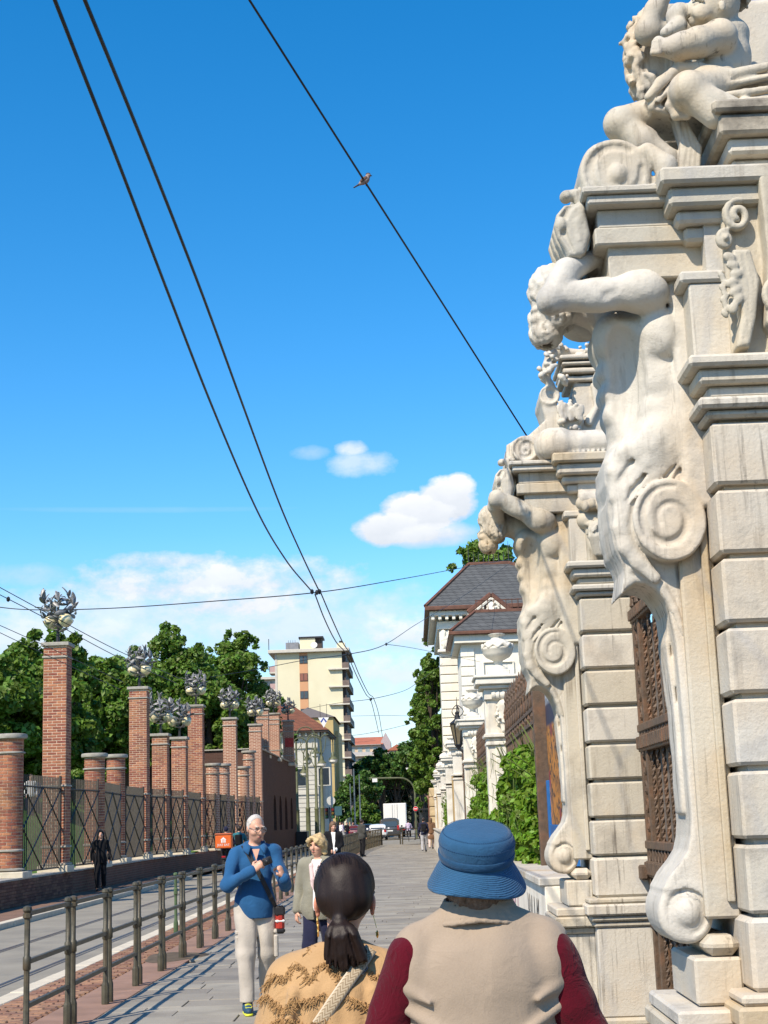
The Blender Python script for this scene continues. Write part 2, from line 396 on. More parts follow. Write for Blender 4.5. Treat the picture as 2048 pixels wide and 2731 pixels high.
# ------------------------------------------------------------------ materials (all procedural)
MATS = {}
def mat(name, col, rough=.8, var=.12, scale=6.0, bump=.0, bscale=40.0, metal=0.0, spec=.35, stain=None, stain_amt=.0, stain_scale=1.5, streak=0.0, sheen=0.0, sss=0.0, objvar=0.0, coat=0.0, speckle=0.0):
    """base colour with broad noise variation, optional stain colour, vertical streaks and fine relief"""
    if name in MATS: return MATS[name]
    m = bpy.data.materials.new(name); m.use_nodes = True; nt = m.node_tree; n, l = nt.nodes, nt.links
    b = n['Principled BSDF']; b.inputs['Roughness'].default_value = rough; b.inputs['Metallic'].default_value = metal
    b.inputs['Specular IOR Level'].default_value = spec
    if sheen: b.inputs['Sheen Weight'].default_value = sheen
    if coat: b.inputs['Coat Weight'].default_value = coat; b.inputs['Coat Roughness'].default_value = .08
    if sss: b.inputs['Subsurface Weight'].default_value = sss; b.inputs['Subsurface Radius'].default_value = (.02, .008, .004)
    g = n.new('ShaderNodeNewGeometry')
    def noise(sc, det=4, st=None, rough=.55):
        t = n.new('ShaderNodeTexNoise'); t.inputs['Scale'].default_value = sc; t.inputs['Detail'].default_value = det; t.inputs['Roughness'].default_value = rough
        if st:
            mp = n.new('ShaderNodeMapping'); mp.inputs['Scale'].default_value = st; l.new(g.outputs['Position'], mp.inputs[0]); l.new(mp.outputs[0], t.inputs['Vector'])
        else: l.new(g.outputs['Position'], t.inputs['Vector'])
        return t.outputs['Fac']
    def mixc(f, a, bcol):
        x = n.new('ShaderNodeMix'); x.data_type = 'RGBA'
        for s_, v in (('Factor', f), ('A', a), ('B', bcol)):
            if isinstance(v, (int, float)): x.inputs[s_].default_value = v
            elif isinstance(v, tuple): x.inputs[s_].default_value = (*v[:3], 1)
            else: l.new(v, x.inputs[s_])
        return x.outputs['Result']
    def ramp(f, a, b_):
        r = n.new('ShaderNodeMapRange'); r.inputs['From Min'].default_value = a; r.inputs['From Max'].default_value = b_; l.new(f, r.inputs['Value']); return r.outputs[0]
    dark = tuple(c * (1 - var) for c in col); lite = tuple(min(1, c * (1 + var)) for c in col)
    c = mixc(ramp(noise(scale), .3, .7), dark, lite)
    if objvar:
        oi = n.new('ShaderNodeObjectInfo'); h = n.new('ShaderNodeHueSaturation'); l.new(c, h.inputs['Color'])
        sm = n.new('ShaderNodeMath'); sm.operation = 'ADD'; l.new(oi.outputs['Random'], sm.inputs[0]); l.new(g.outputs['Random Per Island'], sm.inputs[1])
        fr = n.new('ShaderNodeMath'); fr.operation = 'FRACT'; l.new(sm.outputs[0], fr.inputs[0])
        r = n.new('ShaderNodeMapRange'); r.inputs['To Min'].default_value = 1 - objvar; r.inputs['To Max'].default_value = 1 + objvar; l.new(fr.outputs[0], r.inputs['Value']); l.new(r.outputs[0], h.inputs['Value'])
        r2 = n.new('ShaderNodeMapRange'); r2.inputs['To Min'].default_value = .5 - objvar * .04; r2.inputs['To Max'].default_value = .5 + objvar * .04; l.new(fr.outputs[0], r2.inputs['Value']); l.new(r2.outputs[0], h.inputs['Hue'])
        c = h.outputs[0]
    if stain and stain_amt:
        f = ramp(noise(stain_scale, 6), .50, .72); mm = n.new('ShaderNodeMath'); mm.operation = 'MULTIPLY'; l.new(f, mm.inputs[0]); mm.inputs[1].default_value = stain_amt
        c = mixc(mm.outputs[0], c, stain)
    if streak:
        f = ramp(noise(1.0, 5, (14, 14, .9), .6), .52, .74); f2 = ramp(noise(2.2, 3), .42, .62)
        mm = n.new('ShaderNodeMath'); mm.operation = 'MULTIPLY'; l.new(f, mm.inputs[0]); l.new(f2, mm.inputs[1])
        m2 = n.new('ShaderNodeMath'); m2.operation = 'MULTIPLY'; l.new(mm.outputs[0], m2.inputs[0]); m2.inputs[1].default_value = streak
        c = mixc(m2.outputs[0], c, tuple(x * .28 for x in col))
    if speckle:
        f = ramp(noise(180, 2), .35, .65); x = n.new('ShaderNodeMath'); x.operation = 'MULTIPLY'; l.new(f, x.inputs[0]); x.inputs[1].default_value = speckle
        c = mixc(x.outputs[0], c, tuple(v * .55 for v in col))
    l.new(c, b.inputs['Base Color'])
    rr = n.new('ShaderNodeMapRange'); rr.inputs['To Min'].default_value = max(.02, rough - .1); rr.inputs['To Max'].default_value = min(1, rough + .1); l.new(noise(scale * 2.3), rr.inputs['Value']); l.new(rr.outputs[0], b.inputs['Roughness'])
    if bump:
        bp = n.new('ShaderNodeBump'); bp.inputs['Strength'].default_value = bump; bp.inputs['Distance'].default_value = .012; l.new(noise(bscale, 5), bp.inputs['Height']); l.new(bp.outputs[0], b.inputs['Normal'])
    MATS[name] = m; return m

def marble():
    """weathered white marble: warm yellow patches, cool grey areas, grey veins, dirt runs"""
    m = bpy.data.materials.new('marble'); m.use_nodes = True; nt = m.node_tree; n, l = nt.nodes, nt.links; b = n['Principled BSDF']
    g = n.new('ShaderNodeNewGeometry')
    def noise(sc, det=5, st=None, rough=.55, dist=0):
        t = n.new('ShaderNodeTexNoise'); t.inputs['Scale'].default_value = sc; t.inputs['Detail'].default_value = det; t.inputs['Roughness'].default_value = rough; t.inputs['Distortion'].default_value = dist
        mp = n.new('ShaderNodeMapping'); mp.inputs['Scale'].default_value = st or (1, 1, 1); l.new(g.outputs['Position'], mp.inputs[0]); l.new(mp.outputs[0], t.inputs['Vector']); return t.outputs['Fac']
    def ramp(f, a, b_, lo=0., hi=1.):
        r = n.new('ShaderNodeMapRange'); r.inputs['From Min'].default_value = a; r.inputs['From Max'].default_value = b_; r.inputs['To Min'].default_value = lo; r.inputs['To Max'].default_value = hi; l.new(f, r.inputs['Value']); return r.outputs[0]
    def mul(a, v):
        x = n.new('ShaderNodeMath'); x.operation = 'MULTIPLY'; l.new(a, x.inputs[0])
        if isinstance(v, float): x.inputs[1].default_value = v
        else: l.new(v, x.inputs[1])
        return x.outputs[0]
    def mixc(f, a, c):
        x = n.new('ShaderNodeMix'); x.data_type = 'RGBA'; l.new(f, x.inputs['Factor'])
        for s_, v in (('A', a), ('B', c)):
            if isinstance(v, tuple): x.inputs[s_].default_value = (*v, 1)
            else: l.new(v, x.inputs[s_])
        return x.outputs['Result']
    c = mixc(ramp(noise(1.3), .35, .68), (.455, .425, .36), (.545, .50, .415))
    c = mixc(ramp(noise(1.1, 6), .50, .68, 0, .6), c, (.47, .335, .18))            # warm iron staining
    c = mixc(ramp(noise(.8, 4), .55, .75, 0, .55), c, (.36, .38, .385))             # cool grey stone
    w = n.new('ShaderNodeTexWave'); w.inputs['Scale'].default_value = .55; w.inputs['Distortion'].default_value = 9; w.inputs['Detail'].default_value = 4; w.inputs['Detail Scale'].default_value = 1.3
    l.new(g.outputs['Position'], w.inputs['Vector'])
    c = mixc(mul(ramp(w.outputs['Fac'], .93, 1.0), .34), c, (.33, .33, .33))        # veins
    st = mul(ramp(noise(1.0, 5, (15, 15, 1.0), .62), .54, .72), ramp(noise(1.7, 3), .44, .62))
    c = mixc(mul(st, .62), c, (.13, .10, .07))                                    # dirt runs
    c = mixc(ramp(noise(46, 4), .60, .78, 0, .40), c, (.34, .29, .23))            # fine pitting stains
    c = mixc(ramp(noise(2.6, 7, None, .68), .53, .70, 0, .55), c, (.215, .195, .165))   # grey patina
    c = mixc(mul(ramp(noise(1.0, 6, (30, 30, 1.6), .6), .56, .72), ramp(noise(.9, 2), .45, .6)), c, (.12, .105, .085))   # fine dark runs
    oi = n.new('ShaderNodeObjectInfo'); ov = n.new('ShaderNodeHueSaturation'); l.new(c, ov.inputs['Color']); rv = n.new('ShaderNodeMapRange'); rv.inputs['To Min'].default_value = .92; rv.inputs['To Max'].default_value = 1.08; l.new(oi.outputs['Random'], rv.inputs['Value']); l.new(rv.outputs[0], ov.inputs['Value']); rs = n.new('ShaderNodeMapRange'); rs.inputs['To Min'].default_value = 1.25; rs.inputs['To Max'].default_value = .8; l.new(oi.outputs['Random'], rs.inputs['Value']); l.new(rs.outputs[0], ov.inputs['Saturation']); c = ov.outputs[0]
    l.new(c, b.inputs['Base Color']); b.inputs['Roughness'].default_value = .72; b.inputs['Specular IOR Level'].default_value = .3
    ht = n.new('ShaderNodeMath'); ht.operation = 'ADD'; l.new(noise(55, 7, None, .65), ht.inputs[0]); l.new(mul(noise(7, 4), .9), ht.inputs[1])
    bp = n.new('ShaderNodeBump'); bp.inputs['Strength'].default_value = .42; bp.inputs['Distance'].default_value = .010; l.new(ht.outputs[0], bp.inputs['Height']); l.new(bp.outputs[0], b.inputs['Normal'])
    MATS['marble'] = m; return m
MARBLE = marble()

def brickwall(name, c1, c2, mortar, bw=.25, bh=.075, axis='xz', mor=.010, bump=.5):
    """masonry too far away to tell bricks apart: courses in metres"""
    if name in MATS: return MATS[name]
    m = bpy.data.materials.new(name); m.use_nodes = True; nt = m.node_tree; n, l = nt.nodes, nt.links; b = n['Principled BSDF']
    g = n.new('ShaderNodeNewGeometry'); sp = n.new('ShaderNodeSeparateXYZ'); l.new(g.outputs['Position'], sp.inputs[0])
    ad = n.new('ShaderNodeMath'); ad.operation = 'ADD'; l.new(sp.outputs[0], ad.inputs[0]); l.new(sp.outputs[1], ad.inputs[1])
    cb = n.new('ShaderNodeCombineXYZ'); l.new(ad.outputs[0], cb.inputs[0]); l.new(sp.outputs[2], cb.inputs[1])
    t = n.new('ShaderNodeTexBrick'); l.new(cb.outputs[0], t.inputs['Vector']); t.inputs['Scale'].default_value = 1.0
    t.inputs['Brick Width'].default_value = bw; t.inputs['Row Height'].default_value = bh; t.inputs['Mortar Size'].default_value = mor; t.inputs['Bias'].default_value = 0
    t.inputs['Color1'].default_value = (*c1, 1); t.inputs['Color2'].default_value = (*c2, 1); t.inputs['Mortar'].default_value = (*mortar, 1)
    no = n.new('ShaderNodeTexNoise'); no.inputs['Scale'].default_value = 1.7; no.inputs['Detail'].default_value = 5; l.new(g.outputs['Position'], no.inputs['Vector'])
    mx = n.new('ShaderNodeMix'); mx.data_type = 'RGBA'; mx.blend_type = 'MULTIPLY'; mx.inputs['Factor'].default_value = .6; l.new(t.outputs['Color'], mx.inputs['A'])
    rp = n.new('ShaderNodeMapRange'); rp.inputs['To Min'].default_value = .55; rp.inputs['To Max'].default_value = 1.25; l.new(no.outputs['Fac'], rp.inputs['Value']); l.new(rp.outputs[0], mx.inputs['B'])
    l.new(mx.outputs['Result'], b.inputs['Base Color']); b.inputs['Roughness'].default_value = .9; b.inputs['Specular IOR Level'].default_value = .2
    bp = n.new('ShaderNodeBump'); bp.invert = True; bp.inputs['Strength'].default_value = bump; bp.inputs['Distance'].default_value = .01; l.new(t.outputs['Fac'], bp.inputs['Height']); l.new(bp.outputs[0], b.inputs['Normal'])
    MATS[name] = m; return m

def leafmat(name, c1, c2, trans=.35, c3=None):
    m = bpy.data.materials.new(name); m.use_nodes = True; nt = m.node_tree; n, l = nt.nodes, nt.links; b = n['Principled BSDF']
    g = n.new('ShaderNodeNewGeometry'); no = n.new('ShaderNodeTexNoise'); no.inputs['Scale'].default_value = 1.4; no.inputs['Detail'].default_value = 3; l.new(g.outputs['Position'], no.inputs['Vector'])
    rp = n.new('ShaderNodeMapRange'); rp.inputs['From Min'].default_value = .35; rp.inputs['From Max'].default_value = .65; l.new(no.outputs['Fac'], rp.inputs['Value'])
    mx = n.new('ShaderNodeMix'); mx.data_type = 'RGBA'; mx.inputs['A'].default_value = (*c1, 1); mx.inputs['B'].default_value = (*c2, 1); l.new(rp.outputs[0], mx.inputs['Factor'])
    hs = n.new('ShaderNodeHueSaturation'); l.new(mx.outputs['Result'], hs.inputs['Color'])
    rr = n.new('ShaderNodeMapRange'); rr.inputs['To Min'].default_value = .6; rr.inputs['To Max'].default_value = 1.5; l.new(g.outputs['Random Per Island'], rr.inputs['Value']); l.new(rr.outputs[0], hs.inputs['Value'])
    rh = n.new('ShaderNodeMapRange'); rh.inputs['To Min'].default_value = .478; rh.inputs['To Max'].default_value = .515; l.new(g.outputs['Random Per Island'], rh.inputs['Value']); l.new(rh.outputs[0], hs.inputs['Hue'])
    l.new(hs.outputs[0], b.inputs['Base Color']); b.inputs['Roughness'].default_value = .5; b.inputs['Specular IOR Level'].default_value = .4
    tr = n.new('ShaderNodeBsdfTranslucent'); l.new(hs.outputs[0], tr.inputs['Color']); ms = n.new('ShaderNodeMixShader'); ms.inputs[0].default_value = trans
    l.new(b.outputs[0], ms.inputs[1]); l.new(tr.outputs[0], ms.inputs[2]); l.new(ms.outputs[0], n['Material Output'].inputs['Surface'])
    MATS[name] = m; return m

BRICK = mat('brick', (.30, .110, .064), .88, .18, 9, .35, 60, objvar=.32, stain=(.13, .09, .045), stain_amt=.55, stain_scale=.9)
MORTAR = mat('mortar', (.62, .46, .34), .95, .15, 20, .5, 80, stain=(.2, .15, .09), stain_amt=.5)
CAPSTONE = mat('capstone', (.33, .31, .27), .85, .18, 8, .3, 60, stain=(.14, .13, .09), stain_amt=.6)
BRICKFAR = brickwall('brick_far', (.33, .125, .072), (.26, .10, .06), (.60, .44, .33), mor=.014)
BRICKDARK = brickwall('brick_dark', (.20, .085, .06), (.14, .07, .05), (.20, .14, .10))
RAILPAINT = mat('rail_paint', (.060, .054, .034), .5, .35, 14, .25, 90, spec=.5, stain=(.15, .095, .05), stain_amt=.4, stain_scale=5)
IRON = mat('wrought_iron', (.095, .062, .04), .6, .3, 18, .3, 70, spec=.4, stain=(.22, .10, .045), stain_amt=.6, stain_scale=6)
FENCEIRON = mat('fence_iron', (.065, .055, .043), .6, .25, 10, .2, 60, spec=.4)
DARKMETAL = mat('dark_metal', (.02, .02, .022), .5, .2, 10)
GREYMETAL = mat('grey_metal', (.30, .30, .30), .35, .2, 10, metal=.9)
SLAB = mat('slab_stone', (.275, .25, .207), .75, .12, 1.4, .35, 30, objvar=.22, stain=(.14, .13, .115), stain_amt=.65, stain_scale=1.6, speckle=.3)
ASPHALT = mat('asphalt', (.275, .25, .20), .85, .12, 1.2, .4, 140, speckle=.4, stain=(.13, .125, .115), stain_amt=.5, stain_scale=.8)
COBBLE = mat('cobble', (.25, .135, .085), .85, .2, 8, .4, 60, objvar=.28, stain=(.10, .07, .05), stain_amt=.5)
KERB = mat('kerb_stone', (.55, .49, .38), .8, .12, 6, .3, 50)
REDPAVE = mat('red_screed', (.27, .165, .12), .85, .15, 3, .35, 70, stain=(.15, .10, .075), stain_amt=.6, stain_scale=2)
EARTH = mat('earth', (.10, .075, .05), .95, .3, 6, .5, 40)
GRASS = mat('grass', (.075, .16, .022), .9, .3, 3, .6, 60)
STEELRAIL = mat('rail_steel', (.16, .14, .13), .35, .2, 10, metal=.8)
LEAF_T = leafmat('leaf_tree', (.08, .16, .018), (.15, .245, .036), .40)
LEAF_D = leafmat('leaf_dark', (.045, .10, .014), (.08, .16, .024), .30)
LEAF_V = leafmat('leaf_vine', (.11, .22, .016), (.20, .33, .03), .45)
BARK = mat('bark', (.075, .055, .04), .95, .3, 8, .8, 30)
# ------------------------------------------------------------------ ground, road, pavement
def sheet(name, poly, z, m, kind='structure'):
    o = link_new(name, [(x, y, z) for x, y in poly], [tuple(range(len(poly)))], m, base=False); return tag(o, kind=kind)
ROADZ = -.11
sheet('ground', [(-1500, -200), (1500, -200), (1500, 3000), (-1500, 3000)], -.16, EARTH)
road = sheet('road', [(-8.0, -30), (-4.36, -30), (-4.36, 104), (6, 122), (40, 126), (40, 140), (3.6, 141), (3.6, 460), (-5.6, 460), (-6.2, 172), (-60, 172), (-60, 128), (-12, 118), (-6.9, 108), (-6.9, 80), (-8.0, 54)], ROADZ, ASPHALT)
m = MB()                                       # tram rails let into the asphalt
for x0 in (-5.02, -6.46):
    for dx, w in ((0, .055), (.095, .03)):
        m.add([(x0 + dx, -25, ROADZ + .004), (x0 + dx + w, -25, ROADZ + .004), (x0 + dx + w, 104, ROADZ + .004), (x0 + dx, 104, ROADZ + .004)], [(0, 1, 2, 3)])
tr = m.build('tram_rail', STEELRAIL, road)
# kerb of our pavement: pale stone blocks
KX0, KX1 = -4.36, -4.14
bed = sheet('pavement', [(KX1, -20), (1.05, -20), (1.05, 104), (-3.0, 104), (KX1, 92)], -.035, mat('joint_sand', (.155, .135, .11), .95, .2, 10, .3))
kb = MB(); kb.box((-.11, -.495, -.16), (.11, .495, .0), .012); k0 = kb.build('kerb_stone', KERB, bed, local=True)
k0.location = (-4.25, 8, 0)
for i in range(1, 46):
    c = k0.copy(); COL.objects.link(c); c.location = (-4.25 + rng.uniform(-.004, .004), 8 + i, rng.uniform(-.004, .004))
m = MB()
for i in range(46, 96): m.box((KX0, i + 8 - .495, -.16), (KX1, i + 8 + .495, 0), 0)
for i in range(0, 20): m.box((KX0, i - 12.495, -.16), (KX1, i - 11.505, 0), 0)
tag(m.build('kerb_row', KERB, bed), kind='stuff')
# dressed stone slabs laid in bands across the pavement
slabs = {}
def slab_mesh(w, d):
    key = (round(w, 2), round(d, 2))
    if key not in slabs:
        b = MB(); b.box((-w / 2, -d / 2, -.03), (w / 2, d / 2, 0), .004)
        me = bpy.data.meshes.new('paving_slab'); me.from_pydata(b.v, [], b.f); me.materials.append(SLAB); slabs[key] = me
    return slabs[key]
y = 5.0; far = MB(); count = 0
PX0, PX1 = -2.92, 1.06
while y < 103:
    d = rng.choice((.3, .4, .4, .5)); x = PX0 - rng.uniform(0, 1.2)
    while x < PX1 - .02:
        w = rng.choice((.7, .9, 1.1, 1.3, 1.6)); x0 = max(x, PX0); x1 = min(x + w, PX1)
        if x1 - x0 > .12:
            if y < 41 and count < 295:
                w2, d2 = round(x1 - x0 - .006, 2), round(d - .007, 3)
                o = mesh_obj('paving_slab', slab_mesh(w2, d2), bed, ((x0 + x1) / 2, y + d / 2, rng.uniform(-.0035, .0035)))
                o.rotation_euler = (rng.uniform(-.004, .004), rng.uniform(-.003, .003), 0); count += 1
            else: far.box((x0, y, -.03), (x1 - .012, y + d - .012, rng.uniform(-.003, .003)), 0)
        x += w
    y += d
tag(far.build('far_paving', SLAB, bed), kind='stuff')
b = MB(); b.box((PX0, -20, -.03), (PX1, 4.99, 0), 0); b.build('near_paving', SLAB, bed)
# red screed band that carries the railing, and the sett strip behind the kerb
b = MB()
for i in range(24): b.box((-3.46, 4 + i * 4.1, -.03), (-2.93, 4 + i * 4.1 + 4.085, -.001 + rng.uniform(-.002, .002)), .004)
tag(b.build('screed_band', REDPAVE, bed), kind='stuff')
setts = MB(); sb = MB(); sb.box((-.1, -.048, -.05), (.1, .048, 0), .010)
sme = bpy.data.meshes.new('sett'); sme.from_pydata(sb.v, [], sb.f); sme.materials.append(COBBLE); n = 0
row = 0; y = 9.5
while y < 100:
    off = .10 if row % 2 else 0
    for k in range(4):
        x0 = -4.13 + k * .21 - off; x1 = x0 + .2
        x0c, x1c = max(x0, -4.13), min(x1, -3.47)
        if x1c - x0c < .05: continue
        if y < 18 and n < 298 and x1c - x0c > .19:
            o = mesh_obj('sett', sme, bed, ((x0c + x1c) / 2, y + .05, rng.uniform(-.008, .004))); o.rotation_euler = (rng.uniform(-.02, .02), rng.uniform(-.02, .02), rng.uniform(-.03, .03)); n += 1
        else: setts.box((x0c, y, -.05), (x1c - .008, y + .094, rng.uniform(-.008, .004)), 0)
    row += 1; y += .102 if y < 40 else .2
tag(setts.build('sett_strip', COBBLE, bed), kind='stuff')
b = MB(); b.box((-4.13, -20, -.06), (-2.93, 9.5, -.012), 0); b.build('near_strip', REDPAVE, bed)
# earth patch with weeds where a tree once stood
e = MB(); e.lathe([(.0, .012), (.25, .016), (.42, .010), (.5, .001)], (-3.2, 20.3, 0), 20, sx=.8, sy=1.5, wob=lambda t, z: .15 * math.sin(3 * t + 1)); tag(e.build('earth_patch', EARTH, bed), kind='stuff')

# far pavement on the left of the road (setts)
lp = sheet('left_pavement', [(-8.0, -30), (-8.0, 54), (-6.9, 80), (-6.9, 107), (-8.15, 107), (-8.15, 80), (-9.25, 54), (-9.25, -30)], -.01, brickwall('sett_far', (.23, .14, .10), (.19, .12, .085), (.12, .09, .07), .2, .1))
m = MB()
for i in range(24):
    m.box((-8.0, 20 + i * 1.4, -.16), (-7.8, 20 + i * 1.4 + 1.39, .0), .01)
for o in (m.build('kerb_row', KERB, lp),): tag(o, kind='stuff')

# ------------------------------------------------------------------ railing along the pavement edge
def post_mesh(m, x, y, h=1.09):
    m.lathe([(.038, 0), (.038, .17), (.033, .19), (.025, .21), (.023, .60), (.032, .61), (.032, .70), (.023, .71), (.023, h - .10), (.037, h - .09), (.037, h - .06), (.025, h - .055), (.038, h - .035), (.033, h - .01), (.012, h)], (x, y, 0), 8)
def railing(y0, y1, xa=-3.06, xb=-3.06, parts=True):
    d = Vector((xb - xa, y1 - y0, 0)).normalized(); a = Vector((xa, y0, 0)) + d * .10; b = Vector((xb, y1, 0)) - d * .10
    if parts:
        t = thing('railing_section', LBL, 'railing', a, 0, 'railing sections along the pavement')
        for p in (a, b):
            m = MB(); post_mesh(m, p.x, p.y); auto_smooth(m.build('post', RAILPAINT, t), 40)
        for z, w in ((1.03, .020), (.665, .017), (.335, .017)):
            m = MB(); n = d.cross(Vector((0, 0, 1)))
            poly = [(a - n * w), (a + n * w), (b + n * w), (b - n * w)]
            m.add([(p.x, p.y, z - .018) for p in poly] + [(p.x, p.y, z + .018) for p in poly], [(3, 2, 1, 0), (4, 5, 6, 7), (0, 1, 5, 4), (1, 2, 6, 5), (2, 3, 7, 6), (3, 0, 4, 7)])
            m.build('rail', RAILPAINT, t)
        return t
    m = MB()
    for p in (a, b): m.tube([(p.x, p.y, 0), (p.x, p.y, 1.09)], [.045, .04], 6)
    for z in (1.03, .665, .335): m.tube([(a.x, a.y, z), (b.x, b.y, z)], .024, 4)
    return tag(m.build('railing_section', RAILPAINT), LBL, 'railing', 'railing sections along the pavement')
LBL = 'dark brown iron railing section with three rails along the pavement edge'
ys = 12.0
first = None
for i in range(57):
    y0 = ys + i * 1.62; y1 = y0 + 1.62
    if i == 4:
        LBLs = LBL
        m = MB(); post_mesh(m, -3.85, 24.6, .95); tag(auto_smooth(m.build('green_post', mat('green_paint', (.07, .11, .05), .5, .3, 10))), 'slim green post standing alone behind the railing by the kerb', 'post')
    xa = -3.06 + max(0, (y0 - 80)) ** 1.5 * .006; xb = -3.06 + max(0, (y1 - 80)) ** 1.5 * .006
    if i < 22:
        if first is None: first = railing(y0, y1)
        else: copy_tree(first, (-3.06, y0 + .10, 0))
    else: railing(y0, y1, xa, xb, False)
LBL = 'dark iron railing section closing off the end of the pavement'
px_ = xb; py_ = ys + 57 * 1.62
for i in range(2): railing(py_ + i * .6, py_ + (i + 1) * .6 + .6, px_ + i * 1.4, px_ + (i + 1) * 1.4, False)
# ------------------------------------------------------------------ left side: brick wall, pillars, fence, lawn
def wx(y):                                    # street face of the garden wall
    return -9.25 if y < 54 else -9.25 + min((y - 54) / 26, 1) * 1.1
wall = thing('garden_wall', 'low dark brick retaining wall carrying the brick pillars and fence', 'wall', (wx(40), 40, 0))
m = MB()
Y = [-10, 20, 41.6, 54, 62, 70, 80]
for a, b in zip(Y[:-1], Y[1:]):
    for (x0, x1) in ((0, -.55),):
        m.add([(wx(a), a, -.05), (wx(b), b, -.05), (wx(b), b, .58), (wx(a), a, .58), (wx(a) - .9, a, .58), (wx(b) - .9, b, .58)], [(0, 1, 2, 3), (3, 2, 5, 4)])
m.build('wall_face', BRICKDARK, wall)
# the nearest stretch is laid brick by brick
wb = MB(); wb.box((-.012, -.12, -.031), (.03, .12, .031), .004); wme = bpy.data.meshes.new('brick'); wme.from_pydata(wb.v, [], wb.f)
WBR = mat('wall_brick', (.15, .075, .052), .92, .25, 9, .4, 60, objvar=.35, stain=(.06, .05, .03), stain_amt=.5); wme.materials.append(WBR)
for j in range(8):
    for i in range(34):
        y = 33.0 + i * .252 + (.126 if j % 2 else 0)
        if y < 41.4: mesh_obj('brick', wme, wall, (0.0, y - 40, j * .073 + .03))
cs = MB()
for i in range(16): cs.box((wx(30 + i * 2) - .5, 30 + i * 2, .58), (wx(31 + i * 2) + .05, 30 + i * 2 + 1.98, .63), .008)
tag(cs.build('coping', CAPSTONE, wall), kind='stuff')
# lawn bank behind
V, Fc = [], []
prof = [(0.4, .56), (1.5, .75), (4, 1.7), (8, 3.1), (13, 3.6), (24, 3.8), (60, 4.0)]
yy = [-20, 20, 40, 54, 67, 80, 100, 125]
for y in yy:
    for d, z in prof: V.append((wx(y) - d, y, z + .12 * math.sin(y * .3 + d)))
k = len(prof)
for i in range(len(yy) - 1):
    for j in range(k - 1): Fc.append((i * k + j, (i + 1) * k + j, (i + 1) * k + j + 1, i * k + j + 1))
tag(link_new('lawn', V, Fc, GRASS, base=False), kind='structure')

PL = {}
def face_bricks(x0, x1, z0, z1, pitch=.0755):
    """course rows of a pillar face: (u0, u1, z)"""
    out = []; j = 0; z = z0
    while z + .066 <= z1:
        L = x1 - x0; q = L / 5.0                # 2.5 bricks wide
        cuts = [0, 2, 4, 5] if j % 2 else [0, 1, 3, 5]
        for a, b in zip(cuts[:-1], cuts[1:]): out.append((x0 + a * q + .008, x0 + b * q - .008, z + pitch / 2))
        z += pitch; j += 1
    return out
bmesh_cache = {}
def brick_me(l, d=.05):
    key = round(l, 2)
    if key not in bmesh_cache:
        b = MB(); b.box((-l / 2, 0, -.0295), (l / 2, d, .0295), .005)
        me = bpy.data.meshes.new('brick'); me.from_pydata(b.v, [], b.f); me.materials.append(BRICK); bmesh_cache[key] = me
    return bmesh_cache[key]
def square_pillar(x, y, z0, z1, s, label, lod, cat='pillar', group='brick pillars of the park fence'):
    """x, y: centre of the face towards the camera; lod 0 bricks as parts, 1 joined bricks, 2 masonry material"""
    t = thing('brick_pillar', label, cat, (x, y + s / 2, z0), 0, group)
    h = s / 2; zc = z1 - .10
    one('plinth', KERB, t, 'box', (x - h - .09, y - .09, z0 - .02), (x + h + .09, y + s + .09, z0 + .16), .012)
    one('cap', CAPSTONE, t, 'box', (x - h - .07, y - .07, zc), (x + h + .07, y + s + .07, z1), .012)
    for zz, e in ((z1 - .42, .035), (z0 + 2.2, .03), (z0 + .62, .03), (z0 + .17, .05)):
        if z1 - z0 > 2.6 or e == .035: one('stone_band', CAPSTONE, t, 'box', (x - h - e, y - e, zz), (x + h + e, y + s + e, zz + .05), .008)
    if lod == 2:
        one('shaft', BRICKFAR, t, 'box', (x - h, y, z0 + .16), (x + h, y + s, zc), 0)
        return t
    one('core', MORTAR, t, 'box', (x - h + .004, y + .004, z0 + .16), (x + h - .004, y + s - .004, zc), 0)
    j = MB(); n = 0
    for a, b, z in face_bricks(x - h, x + h, z0 + .165, zc):
        if lod == 0 and n < 300:
            mesh_obj('brick', brick_me(b - a), t, ((a + b) / 2 - x, y - .004 - (y + s / 2) + rng.uniform(-.003, .001), z - z0)); n += 1
        else: j.box((a, y - .004, z - .0295), (b, y + .05, z + .0295), .004 if lod < 2 else 0)
    for a, b, z in face_bricks(y, y + s, z0 + .165, zc):
        j.box((x + h - .05, a, z - .031), (x + h + .004, b, z + .031), 0)
        j.box((x - h - .004, a, z - .031), (x - h + .05, b, z + .031), 0)
        j.box((x - h + a - y, y + s - .05, z - .031), (x - h + b - y, y + s + .004, z + .031), 0)
    tag(j.build('brickwork', BRICK, t), kind='stuff')
    return t
def arc_brick(m, c, r0, r1, a0, a1, z0, z1, n=4):
    V = []
    for i in range(n + 1):
        a = a0 + (a1 - a0) * i / n
        for r in (r0, r1):
            for z in (z0, z1): V.append((c[0] + r * math.cos(a), c[1] + r * math.sin(a), z))
    Fc = []
    for i in range(n):
        o = i * 4; Fc += [(o + 2, o + 6, o + 7, o + 3), (o, o + 1, o + 5, o + 4), (o + 1, o + 3, o + 7, o + 5), (o, o + 4, o + 6, o + 2)]
    Fc += [(0, 2, 3, 1), (n * 4, n * 4 + 1, n * 4 + 3, n * 4 + 2)]
    m.add(V, Fc)
